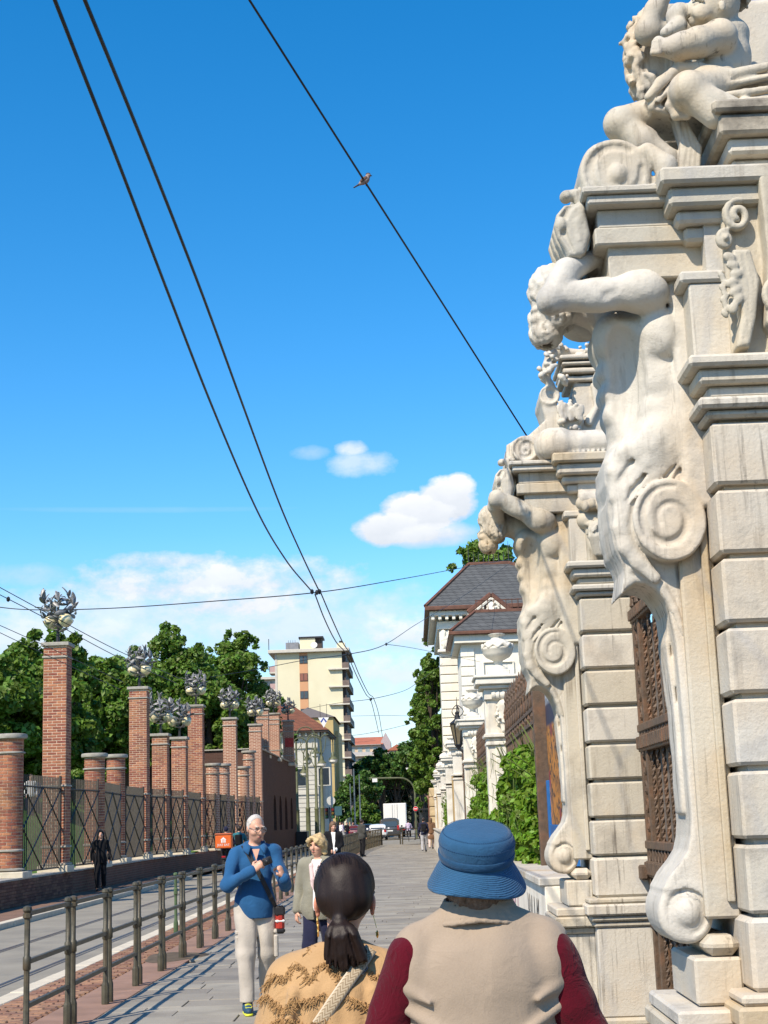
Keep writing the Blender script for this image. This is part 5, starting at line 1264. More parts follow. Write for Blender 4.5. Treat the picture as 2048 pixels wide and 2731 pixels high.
# urn pillars
URNM = mat('urn_marble', (.66, .62, .53), .75, .10, 3, .3, 40, stain=(.40, .34, .25), stain_amt=.5, stain_scale=2.5, streak=.7)
def urn_pillar(yc, x0, lab, lod):
    t = thing('urn_pillar', lab, 'pillar', (x0 + .22, yc, 0), 0, 'marble pillars of the park wall')
    X0, X1 = x0, x0 + .46; fy, by = yc - .25, yc + .25
    zt = 3.22
    if lod == 0:
        one('core', URNM, t, 'box', (X0 + .015, fy + .02, 1.0), (X1 - .02, by - .02, 3.7), 0)
        z = 1.14; i = 0
        while z < 2.72:
            m = MB(); m.box((X0 + .11, fy, z), (X1, by, z + .262), .012); m.build('rusticated_block', URNM, t); z += .285
        one('pilaster', URNM, t, 'box', (X0 - .02, fy + .05, 1.0), (X0 + .105, by - .05, 3.45), .01)
    else: one('shaft', URNM, t, 'box', (X0, fy, 1.0), (X1, by, 3.5), .01)
    for e, z0, z1 in ((.03, 2.74, 2.80), (.06, 2.86, 2.92), (.0, 2.80, 2.86)): one('capital_moulding', URNM, t, 'box', (X0 - e, fy - e, z0 + .001), (X1 + e, by + e, z1), .01)
    m = MB()
    m.lathe([(.02, -.19), (.065, -.185), (.075, -.14), (.06, -.12), (.078, -.07), (.06, -.05), (.08, 0), (.06, .05), (.078, .07), (.06, .12), (.075, .14), (.065, .185), (.02, .19)], (0, 0, 0), 14, M=Matrix.Rotation(R(90), 3, 'Y'))
    o = link_new('console', [(v[0] + x0 + .27, v[1] + fy + .0, v[2] + 3.52) for v in m.v], m.f, URNM, t); auto_smooth(o, 50)
    if lod == 0:
        f = Field((X0 + .08, -.42, 2.92), (X1 + .02, -.16, 3.45), .014); curls(f, (X0 + .27, -.27, 3.22), (.13, .05, .17), 26, 3, .026, .01, lambda d: d.y < .2); f.cone((X0 + .27, -.27, 3.35), (X0 + .27, -.27, 2.98), .10, .06, .02); f.build('carved_mask', URNM, t, (0, yc, 0))
    one('cap_core', URNM, t, 'box', (X0 - .03, fy - .03, 3.45), (X1 + .03, by + .03, 3.62), .01)
    for e, z0, z1 in ((.10, 3.62, 3.68), (.16, 3.681, 3.78), (.19, 3.781, 3.83)): one('cap_cornice', URNM, t, 'box', (X0 - e, fy - e, z0), (X1 + e, by + e, z1), .014)
    c = ((X0 + X1) / 2, yc, 3.83)
    one('urn_foot', URNM, t, 'box', (c[0] - .17, yc - .17, 3.83), (c[0] + .17, yc + .17, 3.93), .012)
    m = MB(); m.lathe([(.15, .10), (.14, .14), (.07, .18), (.065, .23), (.09, .26), (.19, .31), (.235, .37), (.245, .42), (.255, .43), (.255, .45), (.24, .46), (.22, .52), (.16, .57), (.10, .60), (.085, .63), (.13, .66), (.14, .68), (.10, .69)], c, 26, wob=lambda th, z: .025 * math.sin(10 * th) if z < .40 else 0)
    u = auto_smooth(m.build('urn', URNM, t), 50)
    if lod == 0:
        f = Field((c[0] - .3, -.3, 4.2), (c[0] + .3, .3, 4.46), .014)
        for i in range(10):
            a = i * .628; f.path([(c[0] + .235 * math.cos(a), .235 * math.sin(a), 4.34 - .0), (c[0] + .24 * math.cos(a + .3), .24 * math.sin(a + .3), 4.29), (c[0] + .235 * math.cos(a + .6), .235 * math.sin(a + .6), 4.34)], [.024, .03, .024], .01)
        f.build('garland', URNM, u, (0, yc, 0))
    return t
UY = [24.0, 34.6, 45.0, 55.5, 66.0, 77.0, 88.0]
ul = ['large marble urn on a banded pillar right of the vines', 'marble urn pillar in front of the lantern and the villa', 'third marble urn pillar along the park wall', 'distant marble urn pillar before the red hoarding', 'distant marble urn pillar below the villa', 'distant marble pillar near the brown fence', 'farthest marble pillar of the park wall']
for i, y in enumerate(UY): urn_pillar(y, 1.20, ul[i], 0 if i < 2 else 1)
# iron fence panels between the urn pillars
def spear_fence(y0, y1, lab, x=1.48, zt=3.25, lod=0, m_=None):
    mm = m_ or IRON
    t = thing('iron_fence', lab, 'fence', (x, y0, 1.14), 0, 'brown iron fence panels on the park wall')
    for z in (1.25, 2.74, 2.90): one('rail', mm, t, 'box', (x - .025, y0, z - .025), (x + .025, y1, z + .025), .004)
    n = int((y1 - y0) / .17); j = MB()
    for i in range(n + 1):
        y = y0 + .05 + (y1 - y0 - .1) * i / n; m = MB() if lod == 0 else j
        hh = zt + (.18 if i % 3 == 0 else 0)
        m.tube([(x, y, 1.14), (x, y, hh - .12)], .014, 5); m.lathe([(.012, -.14), (.032, -.08), (.02, -.05), (.03, -.02), (.004, .12)], (x, y, hh), 6)
        if i % 3 == 0: m.lathe([(.02, -.05), (.04, 0), (.02, .05)], (x, y, 2.82), 6)
        else:
            for sg in (-1, 1): m.tube([(x - .01, y + sg * .05 * math.sin(k * .55) * (1 - k / 14), 2.94 + .025 * k) for k in range(10)], .009, 4)
        if lod == 0: m.build('spear_bar', mm, t)
    if lod: tag(j.build('spear_bars', mm, t), kind='stuff')
    return t
spear_fence(16.2, 23.7, 'brown iron spear fence above the big vine beside the gate', lod=0)
spear_fence(24.3, 34.3, 'brown iron spear fence between the two nearest urn pillars', lod=0)
fl = ['brown iron fence panel after the second urn pillar', 'brown iron fence panel after the third urn pillar', 'far brown iron fence panel by the red hoarding', 'far brown iron fence panel below the villa', 'farthest brown iron fence panel']
for i in range(5): spear_fence(UY[i + 1] + .3, UY[i + 2] - .3, fl[i], lod=1)
one_ = MB(); one_.box((1.30, 16.0, 1.13), (1.44, 16.14, 3.2), .01); tag(one_.build('fence_post', IRON), 'brown flat iron end post of the fence beside the poster', 'post')
# poster board in its blue frame
def poster_mat():
    m = bpy.data.materials.new('poster_print'); m.use_nodes = True; n, l = m.node_tree.nodes, m.node_tree.links; b = n['Principled BSDF']
    g = n.new('ShaderNodeNewGeometry'); s = n.new('ShaderNodeSeparateXYZ'); l.new(g.outputs['Position'], s.inputs[0])
    def vor(sc, feat='F1'):
        v = n.new('ShaderNodeTexVoronoi'); v.inputs['Scale'].default_value = sc; v.feature = feat; l.new(g.outputs['Position'], v.inputs['Vector']); return v
    def mixc(f, a, c):
        x = n.new('ShaderNodeMix'); x.data_type = 'RGBA'; l.new(f, x.inputs['Factor'])
        for k, v in (('A', a), ('B', c)):
            if isinstance(v, tuple): x.inputs[k].default_value = (*v, 1)
            else: l.new(v, x.inputs[k])
        return x.outputs['Result']
    def step(f, a, w=.02):
        r = n.new('ShaderNodeMapRange'); r.inputs['From Min'].default_value = a - w; r.inputs['From Max'].default_value = a + w; l.new(f, r.inputs['Value']); return r.outputs[0]
    no = n.new('ShaderNodeTexNoise'); no.inputs['Scale'].default_value = 6; no.inputs['Detail'].default_value = 2; no.inputs['Distortion'].default_value = 2.2; l.new(g.outputs['Position'], no.inputs['Vector'])
    org = mixc(step(no.outputs['Fac'], .53), (.50, .20, .03), (.03, .02, .02)); org = mixc(step(vor(2.2).outputs['Distance'], .22), (.24, .03, .04), org)
    gre = mixc(step(vor(22).outputs['Distance'], .35, .1), (.68, .70, .72), (.22, .25, .30))
    c = mixc(step(s.outputs[2], 2.55), org, mixc(step(s.outputs[2], 2.78), (.015, .02, .06), gre)); l.new(c, b.inputs['Base Color']); b.inputs['Roughness'].default_value = .4; return m
t = thing('poster_board', 'tall poster with orange and black swirls in a blue frame behind the farther pier', 'poster', (1.5, 14.2, 1.2))
one('print', poster_mat(), t, 'box', (1.42, 13.6, 1.55), (1.46, 15.9, 3.6)); one('frame', mat('blue_paint', (.02, .12, .35), .4), t, 'box', (1.40, 13.55, 1.14), (1.47, 15.95, 1.548), .004)
one('frame_side', MATS['blue_paint'], t, 'box', (1.39, 15.90, 1.14), (1.48, 15.99, 2.0), .004)
# red and yellow hoarding far along the wall
t = thing('hoarding', 'red hoarding panel standing behind the far urn pillars', 'hoarding', (1.3, 60, 1.14))
for i in range(5): one('panel', mat('hoard_red' if i % 2 else 'hoard_ochre', (.30, .06, .04) if i % 2 else (.45, .30, .12), .6), t, 'box', (1.30, 50 + i * 9, 1.14), (1.34, 51.2 + i * 9, 3.0))
# vines
def vine(y0, y1, z1, n, lab, seed, x0=1.17, x1=1.60):
    g = random.Random(seed); t = thing('vine', lab, 'vine', ((x0 + x1) / 2, (y0 + y1) / 2, 1.0)); C, Rr = [], []; m = MB()
    k = int((y1 - y0) * 24)
    for i in range(k):
        y = g.uniform(y0, y1); f = (y - y0) / (y1 - y0); top = z1 * (1 - .25 * abs(2 * f - .8)); z = g.uniform(1.0, top); C.append((g.uniform(x0 + .1, x1), y, z)); Rr.append(g.uniform(.07, .19))
    for i in range(20):
        y = g.uniform(y0, y1); m.tube([(1.4, y, 1.1), (1.35, y + g.uniform(-.3, .3), 1.7), (1.42, y + g.uniform(-.5, .5), 2.4), (1.30, y + g.uniform(-.7, .7), z1 + .2)], [.014, .011, .008, .003], 4)
    for i in range(16):
        y = g.uniform(y0, y1); z = g.uniform(1.4, z1 + .1); m.tube([(1.3, y, z), (1.12, y + g.uniform(-.15, .15), z + .12), (x0 - .03, y + g.uniform(-.2, .2), z + .02), (x0 - .06, y + g.uniform(-.3, .3), z - .16)], [.006, .005, .004, .002], 4)
    m.build('stems', mat('vine_stem', (.10, .13, .03), .8), t)
    V, Fc = leaves(C, Rr, n, .085, seed, out=.9); link_new('foliage', V, Fc, LEAF_V, t)
vine(16.3, 23.6, 2.5, 46000, 'thick bright green vine hanging over the wall next to the gate', 61)
vine(25.2, 34.0, 2.55, 26000, 'bright green vine between the two nearest urn pillars', 62)
vine(58, 64, 2.5, 3000, 'small vine hanging on the wall far down the pavement', 63)
# lantern on the wall
t = thing('lantern', 'black iron lantern with pointed crown on a bracket before the villa', 'lantern', (0.95, 36.5, 3.3))
lx, lz = at(1221, 1950, 38).x, at(1221, 1950, 38).z; ly = 38.0
m = MB(); m.lathe([(.08, -.32), (.17, .16), (.19, .18), (.16, .22)], (lx, ly, lz), 6); m.build('glass_body', mat('lantern_glass', (.16, .13, .08), .3, .2, 6), t)
m = MB()
for k in range(6): a = k * math.pi / 3; m.tube([(lx + .085 * math.cos(a), ly + .085 * math.sin(a), lz - .33), (lx + .18 * math.cos(a), ly + .18 * math.sin(a), lz + .17)], .014, 4)
m.lathe([(.19, .17), (.20, .20), (.08, .30), (.05, .42), (.06, .46), (.02, .50), (.004, .86)], (lx, ly, lz), 6); m.lathe([(.02, -.46), (.06, -.40), (.11, -.33)], (lx, ly, lz), 6); m.build('lantern_frame', DARKMETAL, t)
m = MB()
for k in range(5): a = k * 1.256; m.tube([(lx + .16 * math.cos(a) * math.sin(j * .5), ly + .16 * math.sin(a) * math.sin(j * .5), lz + .32 + j * .055) for j in range(7)], .010, 4)
m.build('crown', DARKMETAL, t)
m = MB(); m.tube([(lx, ly, lz - .42), (lx + .2, ly, lz - .6), (1.3, ly, lz - .55)], .03, 6); m.build('bracket', DARKMETAL, t)
# ------------------------------------------------------------------ villa behind the park wall
STUCCO = mat('white_stucco', (.80, .76, .65), .85, .05, 1.5, .15, 30, stain=(.50, .47, .40), stain_amt=.4, stain_scale=.7, streak=.3)
SLATE = brickwall('slate_roof', (.105, .11, .112), (.085, .09, .092), (.045, .047, .05), .5, .24, bump=.8, mor=.02)
COPPER = mat('brown_copper', (.13, .06, .038), .55, .25, 3, .1, 20)
GLASS = mat('window_glass', (.03, .04, .05), .08, .2, 2, spec=.9)
t = thing('villa', 'white villa with slate mansard roof, pediment and banded corner pilasters', 'house', (8, 100, 0))
vx = at(1173, 1750, 95).x; vr = vx + 11.5
bx_ = lambda n, lo, hi, m=STUCCO, b=.02: one(n, m, t, 'box', lo, hi, b)
bx_('wall', (vx + .25, 95.25, -.1), (vr, 110, 13.6), STUCCO, 0)
z = .2; i = 0
while z < 11.9:                                # banded corner pilaster and recessed wall bands
    bx_('ashlar_block', (vx, 95, z), (vx + 1.28, 95.9, z + .50), STUCCO, .03)
    bx_('wall_band', (vx + 1.285, 95.12, z), (vx + 2.6, 95.4, z + .50), STUCCO, .02)
    z += .545; i += 1
f = Field((vx - .1, 94.6, 12.0), (vx + 1.6, 95.6, 13.5), .05)
f.box((vx + .64, 95.1, 12.7), (.62, .25, .62), rr=.03)
for s in (.28, 1.0): f.cone((vx + s, 94.8, 12.25), (vx + s, 94.8, 13.2), .12, .16, .05)
g = random.Random(4)
for i in range(34): f.path([(vx + .64 + g.uniform(-.5, .5), 94.83, 12.2 + g.uniform(0, .9)), (vx + .64 + g.uniform(-.5, .5), 94.74, 12.3 + g.uniform(0, .9))], [.06, .09], .03)
f.build('pilaster_capital', STUCCO, t)
bx_('capital_foot', (vx - .12, 94.7, 11.93), (vx + 1.4, 95.7, 12.12), STUCCO, .04)
bx_('entablature', (vx - .1, 94.8, 13.4), (vr, 110.2, 13.9))
for i in range(26): bx_('modillion', (vx - .45 + i * .44, 94.25, 13.95), (vx - .25 + i * .44, 94.8, 14.2), STUCCO, .02)
bx_('cornice', (vx - .55, 94.2, 14.2), (vr + .4, 110.6, 14.5))
bx_('gutter', (vx - .85, 93.9, 14.5), (vr + .8, 111, 14.78), COPPER, .04)
zr = 18.2; xl, xr = vx - .8, vr + .7; rl, rr_ = at(1250, 1507, 99).x, at(1357, 1507, 99).x
m = MB(); m.add([(xl, 93.95, 14.78), (xr, 93.95, 14.78), (xr, 111, 14.78), (xl, 111, 14.78), (rl, 99, zr), (rr_, 99, zr), (rr_, 106, zr), (rl, 106, zr)], [(0, 1, 5, 4), (1, 2, 6, 5), (2, 3, 7, 6), (3, 0, 4, 7), (4, 5, 6, 7)])
m.build('roof', SLATE, t)
for a, b in (((xl, 93.95, 14.8), (rl, 99, zr)), ((rl, 99, zr), (rr_, 99, zr)), ((rr_, 99, zr), (xr, 93.95, 14.8)), ((rl, 99, zr), (rl, 106, zr))): one('ridge_flashing', COPPER, t, 'tube', [a, b], .14, 6)
for k in range(9): one('roof_finial', DARKMETAL, t, 'tube', [(rl + (rr_ - rl) * k / 8, 99, zr), (rl + (rr_ - rl) * k / 8, 99, zr + (1.5 if k in (0, 8) else .85))], [.05, .012], 5)
# pediment dormer
pa, pl, pr = at(1309, 1592, 94), at(1248, 1640, 94), at(1368, 1640, 94)
m = MB(); m.prism([(pl.x, pl.z), (pr.x, pr.z), (pa.x, pa.z)], 'y', 94.0, 97); m.build('pediment', STUCCO, t)
for a, b in ((pl, pa), (pa, pr)): one('raking_cornice', COPPER, t, 'tube', [(a.x, 93.8, a.z + .14), (b.x, 93.8, b.z + .14)], .17, 6)
m = MB()
for a, b in ((pl, pa), (pa, pr), (pl, pr)): m.tube([(a.x, 93.75, a.z - .12), (b.x, 93.75, b.z - .12)], .10, 5)
m.build('pediment_moulding', STUCCO, t)
f = Field((pa.x - 1, 93.5, pl.z), (pa.x + 1, 94.2, pa.z), .05); curls(f, (pa.x, 93.98, pl.z + .42), (.62, .18, .32), 26, 8, .10, .04); f.build('pediment_relief', STUCCO, t)
for k in range(5):
    x0 = vx + 4.2 + k * 1.5; w = bx_('window', (x0, 95.16, 6.0), (x0 + .9, 95.26, 9.0), STUCCO, .02); one('pane', GLASS, w, 'box', (x0 + .1, 95.12, 6.1), (x0 + .8, 95.158, 8.9))
# lower wing
t = thing('villa_wing', 'lower white wing of the villa with slate roof and recessed panels', 'house', (8, 88, 0))
wl_ = at(1238, 1900, 85).x; wr = wl_ + 10
bx_('wall', (wl_, 85, -.1), (wr, 93, 11.4), STUCCO, 0)
z = .2
while z < 10.8: bx_('ashlar_block', (wl_ - .06, 84.9, z), (wl_ + .72, 85.4, z + .5), STUCCO, .03); z += .545
for k in range(4):
    x0 = wl_ + 1.2 + k * 2.2; m = MB()
    for a, b in (((x0, 84.94, 4.2), (x0, 84.94, 10.2)), ((x0 + 1.7, 84.94, 4.2), (x0 + 1.7, 84.94, 10.2)), ((x0, 84.94, 4.2), (x0 + 1.7, 84.94, 4.2)), ((x0, 84.94, 10.2), (x0 + 1.7, 84.94, 10.2))): m.tube([a, b], .06, 4)
    m.build('panel_moulding', STUCCO, t)
bx_('cornice', (wl_ - .4, 84.5, 11.3), (wr, 93, 11.75)); bx_('gutter', (wl_ - .7, 84.2, 11.751), (wr, 93, 11.95), COPPER, .03)
e0 = wl_ - .6; m = MB(); m.add([(e0, 84.3, 11.95), (wr, 84.3, 11.95), (wr, 93, 11.95), (e0, 93, 11.95), (e0 + 1.5, 86.4, 13.3), (wr, 86.4, 13.3), (wr, 93, 13.3), (e0 + 1.5, 93, 13.3)], [(0, 1, 5, 4), (3, 0, 4, 7), (4, 5, 6, 7)]); m.build('roof', SLATE, t)
for a, b in (((e0, 84.3, 11.97), (e0 + 1.5, 86.4, 13.3)), ((e0 + 1.5, 86.4, 13.3), (wr, 86.4, 13.3))): one('ridge_flashing', COPPER, t, 'tube', [a, b], .12, 6)
m = MB()
for k in range(12): m.tube([(e0 + 1.6 + k * .35, 86.4, 13.3), (e0 + 1.6 + k * .35, 86.4, 14.0)], .025, 4)
m.tube([(e0 + 1.6, 86.4, 13.95), (e0 + 5.5, 86.4, 13.95)], .025, 4); m.build('roof_railing', COPPER, t)
# low ochre fence wall with rusty fence at the end of the park wall
t = thing('ochre_wall', 'short ochre stone pier with a rusty fence at the far end of the park wall', 'wall', (1.4, 101, 0))
for k in range(6): one('stone_block', mat('ochre_stone', (.42, .33, .20), .9, .2, 3), t, 'box', (1.02, 100.2, -.05 + k * .62), (1.9, 101.2, .53 + k * .62), .04)
for k in range(24): one('slat', mat('rust', (.20, .07, .035), .8, .3, 4), t, 'box', (1.05, 101.4 + k * .5, 0), (1.12, 101.75 + k * .5, 3.3), 0)

# ------------------------------------------------------------------ apartment block and street corner
def face(px0, py0, px1, py1, d): a = at(px0, py0, d); b = at(px1, py1, d); return a.x, a.z, b.x, b.z
YEL = mat('yellow_render', (.66, .61, .43), .9, .05, .25, .1, 8, stain=(.50, .45, .27), stain_amt=.4, stain_scale=.15)
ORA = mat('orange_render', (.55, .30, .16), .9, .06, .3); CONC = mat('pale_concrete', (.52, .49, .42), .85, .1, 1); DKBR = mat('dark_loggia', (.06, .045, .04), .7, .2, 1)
D = 250
x0 = at(742, 1950, D).x; x1 = at(917, 1950, D).x; zt = at(830, 1740, D).z
t = thing('apartment_block', 'tall pale yellow apartment block with stacked balconies on its side', 'building', ((x0 + x1) / 2, D + 8, 0))
one('wall', YEL, t, 'box', (x0, D, 0), (x1, D + 18, zt), 0)
one('corner_strip', CONC, t, 'box', (x0 - .35, D - .06, 0), (x0 + .02, D + 18, zt))
one('roof_slab', CONC, t, 'box', (x0 - 1.4, D - .9, zt), (x1 + 1.3, D + 19, zt + .55), .05)
xa, xb = at(799, 1800, D).x, at(821, 1800, D).x
one('stair_strip', ORA, t, 'box', (xa, D - .05, 0), (xb, D + .3, zt - .02))
k = 0; zw = at(810, 1749, D).z
while zw > 5:
    w = one('window', mat('window_frame', (.10, .06, .05), .6), t, 'box', (xa + .03, D - .12, zw - 1.3), (xb - .03, D - .02, zw))
    for s in (0, 1): one('pane', GLASS if k % 3 != 1 else mat('blind', (.25, .10, .07), .7), w, 'box', (xa + .1 + s * (xb - xa) * .48, D - .15, zw - 1.2), (xa + (xb - xa) * .45 + s * (xb - xa) * .48, D - .121, zw - .1))
    zw -= 2.93; k += 1
k = 0; z = zt - 3.05
xe = x1 + 1.15
while z > 1:
    one('loggia', DKBR, t, 'box', (x1, D + .5, z + .25), (x1 + .6, D + 17, z + 2.9)); b = one('balcony', CONC, t, 'box', (x1 - 2.3 if True else x1, D - .55, z), (xe, D - .01, z + .22), .02)
    one('balcony_slab', CONC, t, 'box', (x1, D - .01, z + .001), (xe, D + 17, z + .221)); one('parapet', mat('brown_panel', (.16, .12, .10), .7, .2, 2), b, 'box', (x1 + .02, D - .45, z + .225), (xe, D - .38, z + 1.15)); one('side_parapet', MATS['brown_panel'], b, 'box', (xe - .08, D - .3, z + .225), (xe, D + 17, z + 1.15))
    z -= 2.93; k += 1
for z in (zt - 3.2, zt - 6.1, zt - 9.0):
    b = one('rear_balcony', CONC, t, 'box', (x0 - 1.4, D + .8, z), (x0 - .36, D + 5, z + .25)); one('rail', DARKMETAL, b, 'box', (x0 - 1.38, D + .8, z + .25), (x0 - 1.3, D + 5, z + 1.2)); one('front_rail', mat('pink_panel', (.40, .28, .27), .7), b, 'box', (x0 - 1.3, D + .82, z + .25), (x0 - .36, D + .9, z + 1.2))
pa = face(800, 1732, 840, 1702, D + 4); one('lift_house', YEL, t, 'box', (pa[0], D + 4, zt + .5), (pa[2], D + 8, pa[3]), 0); one('lift_house_roof', DARKMETAL, t, 'box', (pa[0] - .2, D + 3.8, pa[3]), (pa[2] + 1.4, D + 8.4, pa[3] + .3)); one('lift_house_side', DKBR, t, 'box', (pa[2], D + 4.5, zt + .5), (pa[2] + 1.1, D + 8, pa[3]))
pb = face(762, 1733, 796, 1713, D + 4); one('plant_box', mat('zinc', (.22, .22, .23), .5, .15, 2, metal=.4), t, 'box', (pb[0], D + 4, zt + .5), (pb[2], D + 7, pb[3]), .02)
for q in range(4): one('aerial', DARKMETAL, t, 'tube', [(pb[0] + .4 + q * .38, D + 5, pb[3]), (pb[0] + .4 + q * .38, D + 5, pb[3] + .5)], .03, 4)
one('mast', DARKMETAL, t, 'tube', [(x0 - 1.3, D, zt + .5), (x0 - 1.3, D, zt + 2.5)], .06, 4)
dp = at(838, 1721, D + 3.8); m = MB(); m.lathe([(.02, .16), (.3, .10), (.52, .0), (.56, -.02), (.54, .03), (.3, .14), (.02, .20)], (0, 0, 0), 18, M=Matrix.Rotation(R(70), 3, 'X')); auto_smooth(link_new('satellite_dish', [(v[0] + dp.x, v[1] + D + 3.4, v[2] + dp.z) for v in m.v], m.f, mat('dish_white', (.75, .74, .70), .5), t))
one('chimney', YEL, t, 'box', (x1 - .8, D + .4, zt + .55), (x1 + .6, D + 1.6, zt + 1.5)); one('chimney_cap', DARKMETAL, t, 'box', (x1 - .4, D + .6, zt + 1.5), (x1 + .2, D + 1.3, zt + 1.85))
# slim block behind
t = thing('rear_block', 'pale rear block half hidden behind the park tree and the yellow block', 'building', (at(718, 1900, 300).x, 305, 0)); a = face(708, 2190, 735, 1812, 300); one('wall', CONC, t, 'box', (a[0], 300, 0), (a[2], 310, a[3])); one('roof_slab', CONC, t, 'box', (a[0] - .8, 299, a[3]), (a[2], 311, a[3] + .5))
for q in range(2): one('window_strip', GLASS, t, 'box', (a[0] + .5 + q * .9, 299.9, 3), (a[0] + .9 + q * .9, 299.99, a[3] - .4))
# corner building with tiled roof
D = 150; a = face(742, 2200, 862, 1952, D); b2 = at(884, 1952, D + 14)
PLAS = mat('grey_plaster', (.52, .50, .43), .9, .1, .6, .15, 12, stain=(.36, .34, .30), stain_amt=.5, stain_scale=.4); TILE = brickwall('roof_tile', (.22, .085, .05), (.15, .065, .042), (.07, .035, .028), .22, .34, bump=.9)
t = thing('corner_house', 'grey rendered corner house with red tiled hip roof and banded wall', 'building', ((a[0] + a[2]) / 2, D + 6, 0))
m = MB(); m.add([(a[0] - 6, D, 0), (a[2] - .6, D, 0), (a[2], D + .9, 0), (a[2], D + 14, 0), (a[0] - 6, D, a[3]), (a[2] - .6, D, a[3]), (a[2], D + .9, a[3]), (a[2], D + 14, a[3])], [(0, 1, 5, 4), (1, 2, 6, 5), (2, 3, 7, 6)]); m.build('wall', PLAS, t)
for z in range(14): one('wall_groove', mat('groove', (.25, .235, .21), .9), t, 'box', (a[0] - 6, D - .03, .5 + z * .44), (a[2] - .62, D - .004, .53 + z * .44))
for z, h in ((4.4, .22), (7.1, .16), (8.9, .16)): one('string_course', PLAS, t, 'box', (a[0] - 6, D - .14, z), (a[2] - .6, D - .031, z + h))
for k in range(5):
    xw = a[0] - 4.6 + k * 2.3; w = one('window', PLAS, t, 'box', (xw - .65, D - .10, 5.2), (xw + .65, D - .032, 7.0)); one('pane', GLASS, w, 'box', (xw - .5, D - .13, 5.3), (xw + .5, D - .101, 6.9))
for k in range(18): one('eave_bracket', PLAS, t, 'box', (a[0] - 5.8 + k * .62, D - .55, a[3] - .35), (a[0] - 5.62 + k * .62, D - .01, a[3] - .04))
one('eave', mat('dark_eave', (.08, .06, .05), .8), t, 'box', (a[0] - 7, D - .8, a[3]), (a[2] + .5, D + 15, a[3] + .16))
ra = at(745, 1868, D + 6); m = MB(); m.add([(a[0] - 7, D - .9, a[3] + .17), (a[2] + .6, D - .9, a[3] + .17), (a[2] + .6, D + 15, a[3] + .17), (a[0] - 7, D + 6, ra.z), (a[0] + .4, D + 6, ra.z), (a[0] - 7, D + 15, a[3] + .17)], [(0, 1, 4, 3), (1, 2, 4), (2, 5, 3, 4)]); m.build('roof', TILE, t)
one('downpipe', DARKMETAL, t, 'tube', [(a[2] - .3, D - .1, 0), (a[2] - .3, D - .1, a[3])], .07, 6)
# tan house behind it
D = 190; a = face(846, 2196, 888, 1912, D); t = thing('tan_house', 'tan rendered house with grey hipped roof beside the yellow block', 'building', ((a[0] + a[2]) / 2, D + 6, 0)); TAN = mat('tan_render', (.48, .36, .16), .9, .06, .4); one('wall', TAN, t, 'box', (a[0] - 3, D, 0), (a[2], D + 16, a[3]), 0)
m = MB(); m.add([(a[0] - 3.2, D - .3, a[3]), (a[2] + .3, D - .3, a[3]), (a[2] + .3, D + 16, a[3]), (a[0] - 3.2, D + 16, a[3]), (a[0] - 1.2, D + 5, a[3] + 1.7)], [(0, 1, 4), (1, 2, 4), (2, 3, 4), (3, 0, 4)]); m.build('roof', mat('grey_roof', (.14, .12, .11), .8), t)
a = face(889, 2190, 902, 1950, D + 4); one('side_bay', mat('ochre_render', (.58, .42, .20), .9), t, 'box', (a[0], D + 4, 0), (a[2], D + 14, a[3]))
# distant apartment house at the end of the street
D = 420; a = face(905, 2190, 1016, 1985, D); t = thing('terraced_flats', 'far cream flats with red roof, glazed top terrace and planted balconies', 'building', ((a[0] + a[2]) / 2, D + 8, 0)); CRM = mat('cream_render', (.60, .46, .32), .9, .08, .3)
one('wall', CRM, t, 'box', (a[0], D, 0), (a[2], D + 14, a[3]), 0)
b = at(1042, 1990, D); one('gable_wall', mat('mauve_render', (.40, .33, .33), .9), t, 'box', (a[2], D + .4, 0), (b.x, D + 14, a[3] + .8), 0)
rz = at(1030, 1968, D).z; m = MB(); m.add([(a[0], D - 1, a[3]), (a[2] + .6, D - 1, a[3]), (a[2] + .6, D + 8, rz + .8), (a[0], D + 8, rz + .8)], [(0, 1, 2, 3)]); m.build('roof', mat('red_roof', (.36, .12, .07), .85, .15, .6), t)
m = MB(); m.prism([(a[2], a[3] + .8), (b.x, a[3] + .8), ((a[2] + b.x) / 2, rz + 1.6)], 'y', D + .4, D + 14); m.build('gable', MATS['mauve_render'], t)
for lv in range(6):
    z = a[3] - 3.1 * (lv + 1)
    bl = one('balcony', CONC, t, 'box', (a[0] + 1, D - 1.3, z), (a[2] - .4, D - .01, z + .25)); one('balcony_rail', mat('pale_rail', (.45, .42, .40), .7), bl, 'box', (a[0] + 1, D - 1.3, z + .26), (a[2] - .4, D - 1.22, z + 1.1))
    for k in range(5):
        xw = a[0] + 1.4 + k * 2.1; w = one('window', CONC, t, 'box', (xw, D - .08, z + .5), (xw + 1.3, D - .005, z + 2.5)); one('pane', mat('pale_glass', (.25, .30, .30), .15, .2, 1, spec=.8) if lv == 0 else GLASS, w, 'box', (xw + .12, D - .12, z + .6), (xw + 1.18, D - .081, z + 2.4))
t = thing('far_house', 'far red roofed house above the street trees', 'house', (at(1060, 2040, 380).x, 385, 0)); a = face(1044, 2190, 1080, 2000, 380); one('wall', CRM, t, 'box', (a[0], 380, 0), (a[2], 390, a[3])); m = MB(); m.prism([(a[0] - .5, a[3]), (a[2] + .5, a[3]), ((a[0] + a[2]) / 2, a[3] + 1.5)], 'y', 379.5, 391); m.build('roof', MATS['red_roof'], t)

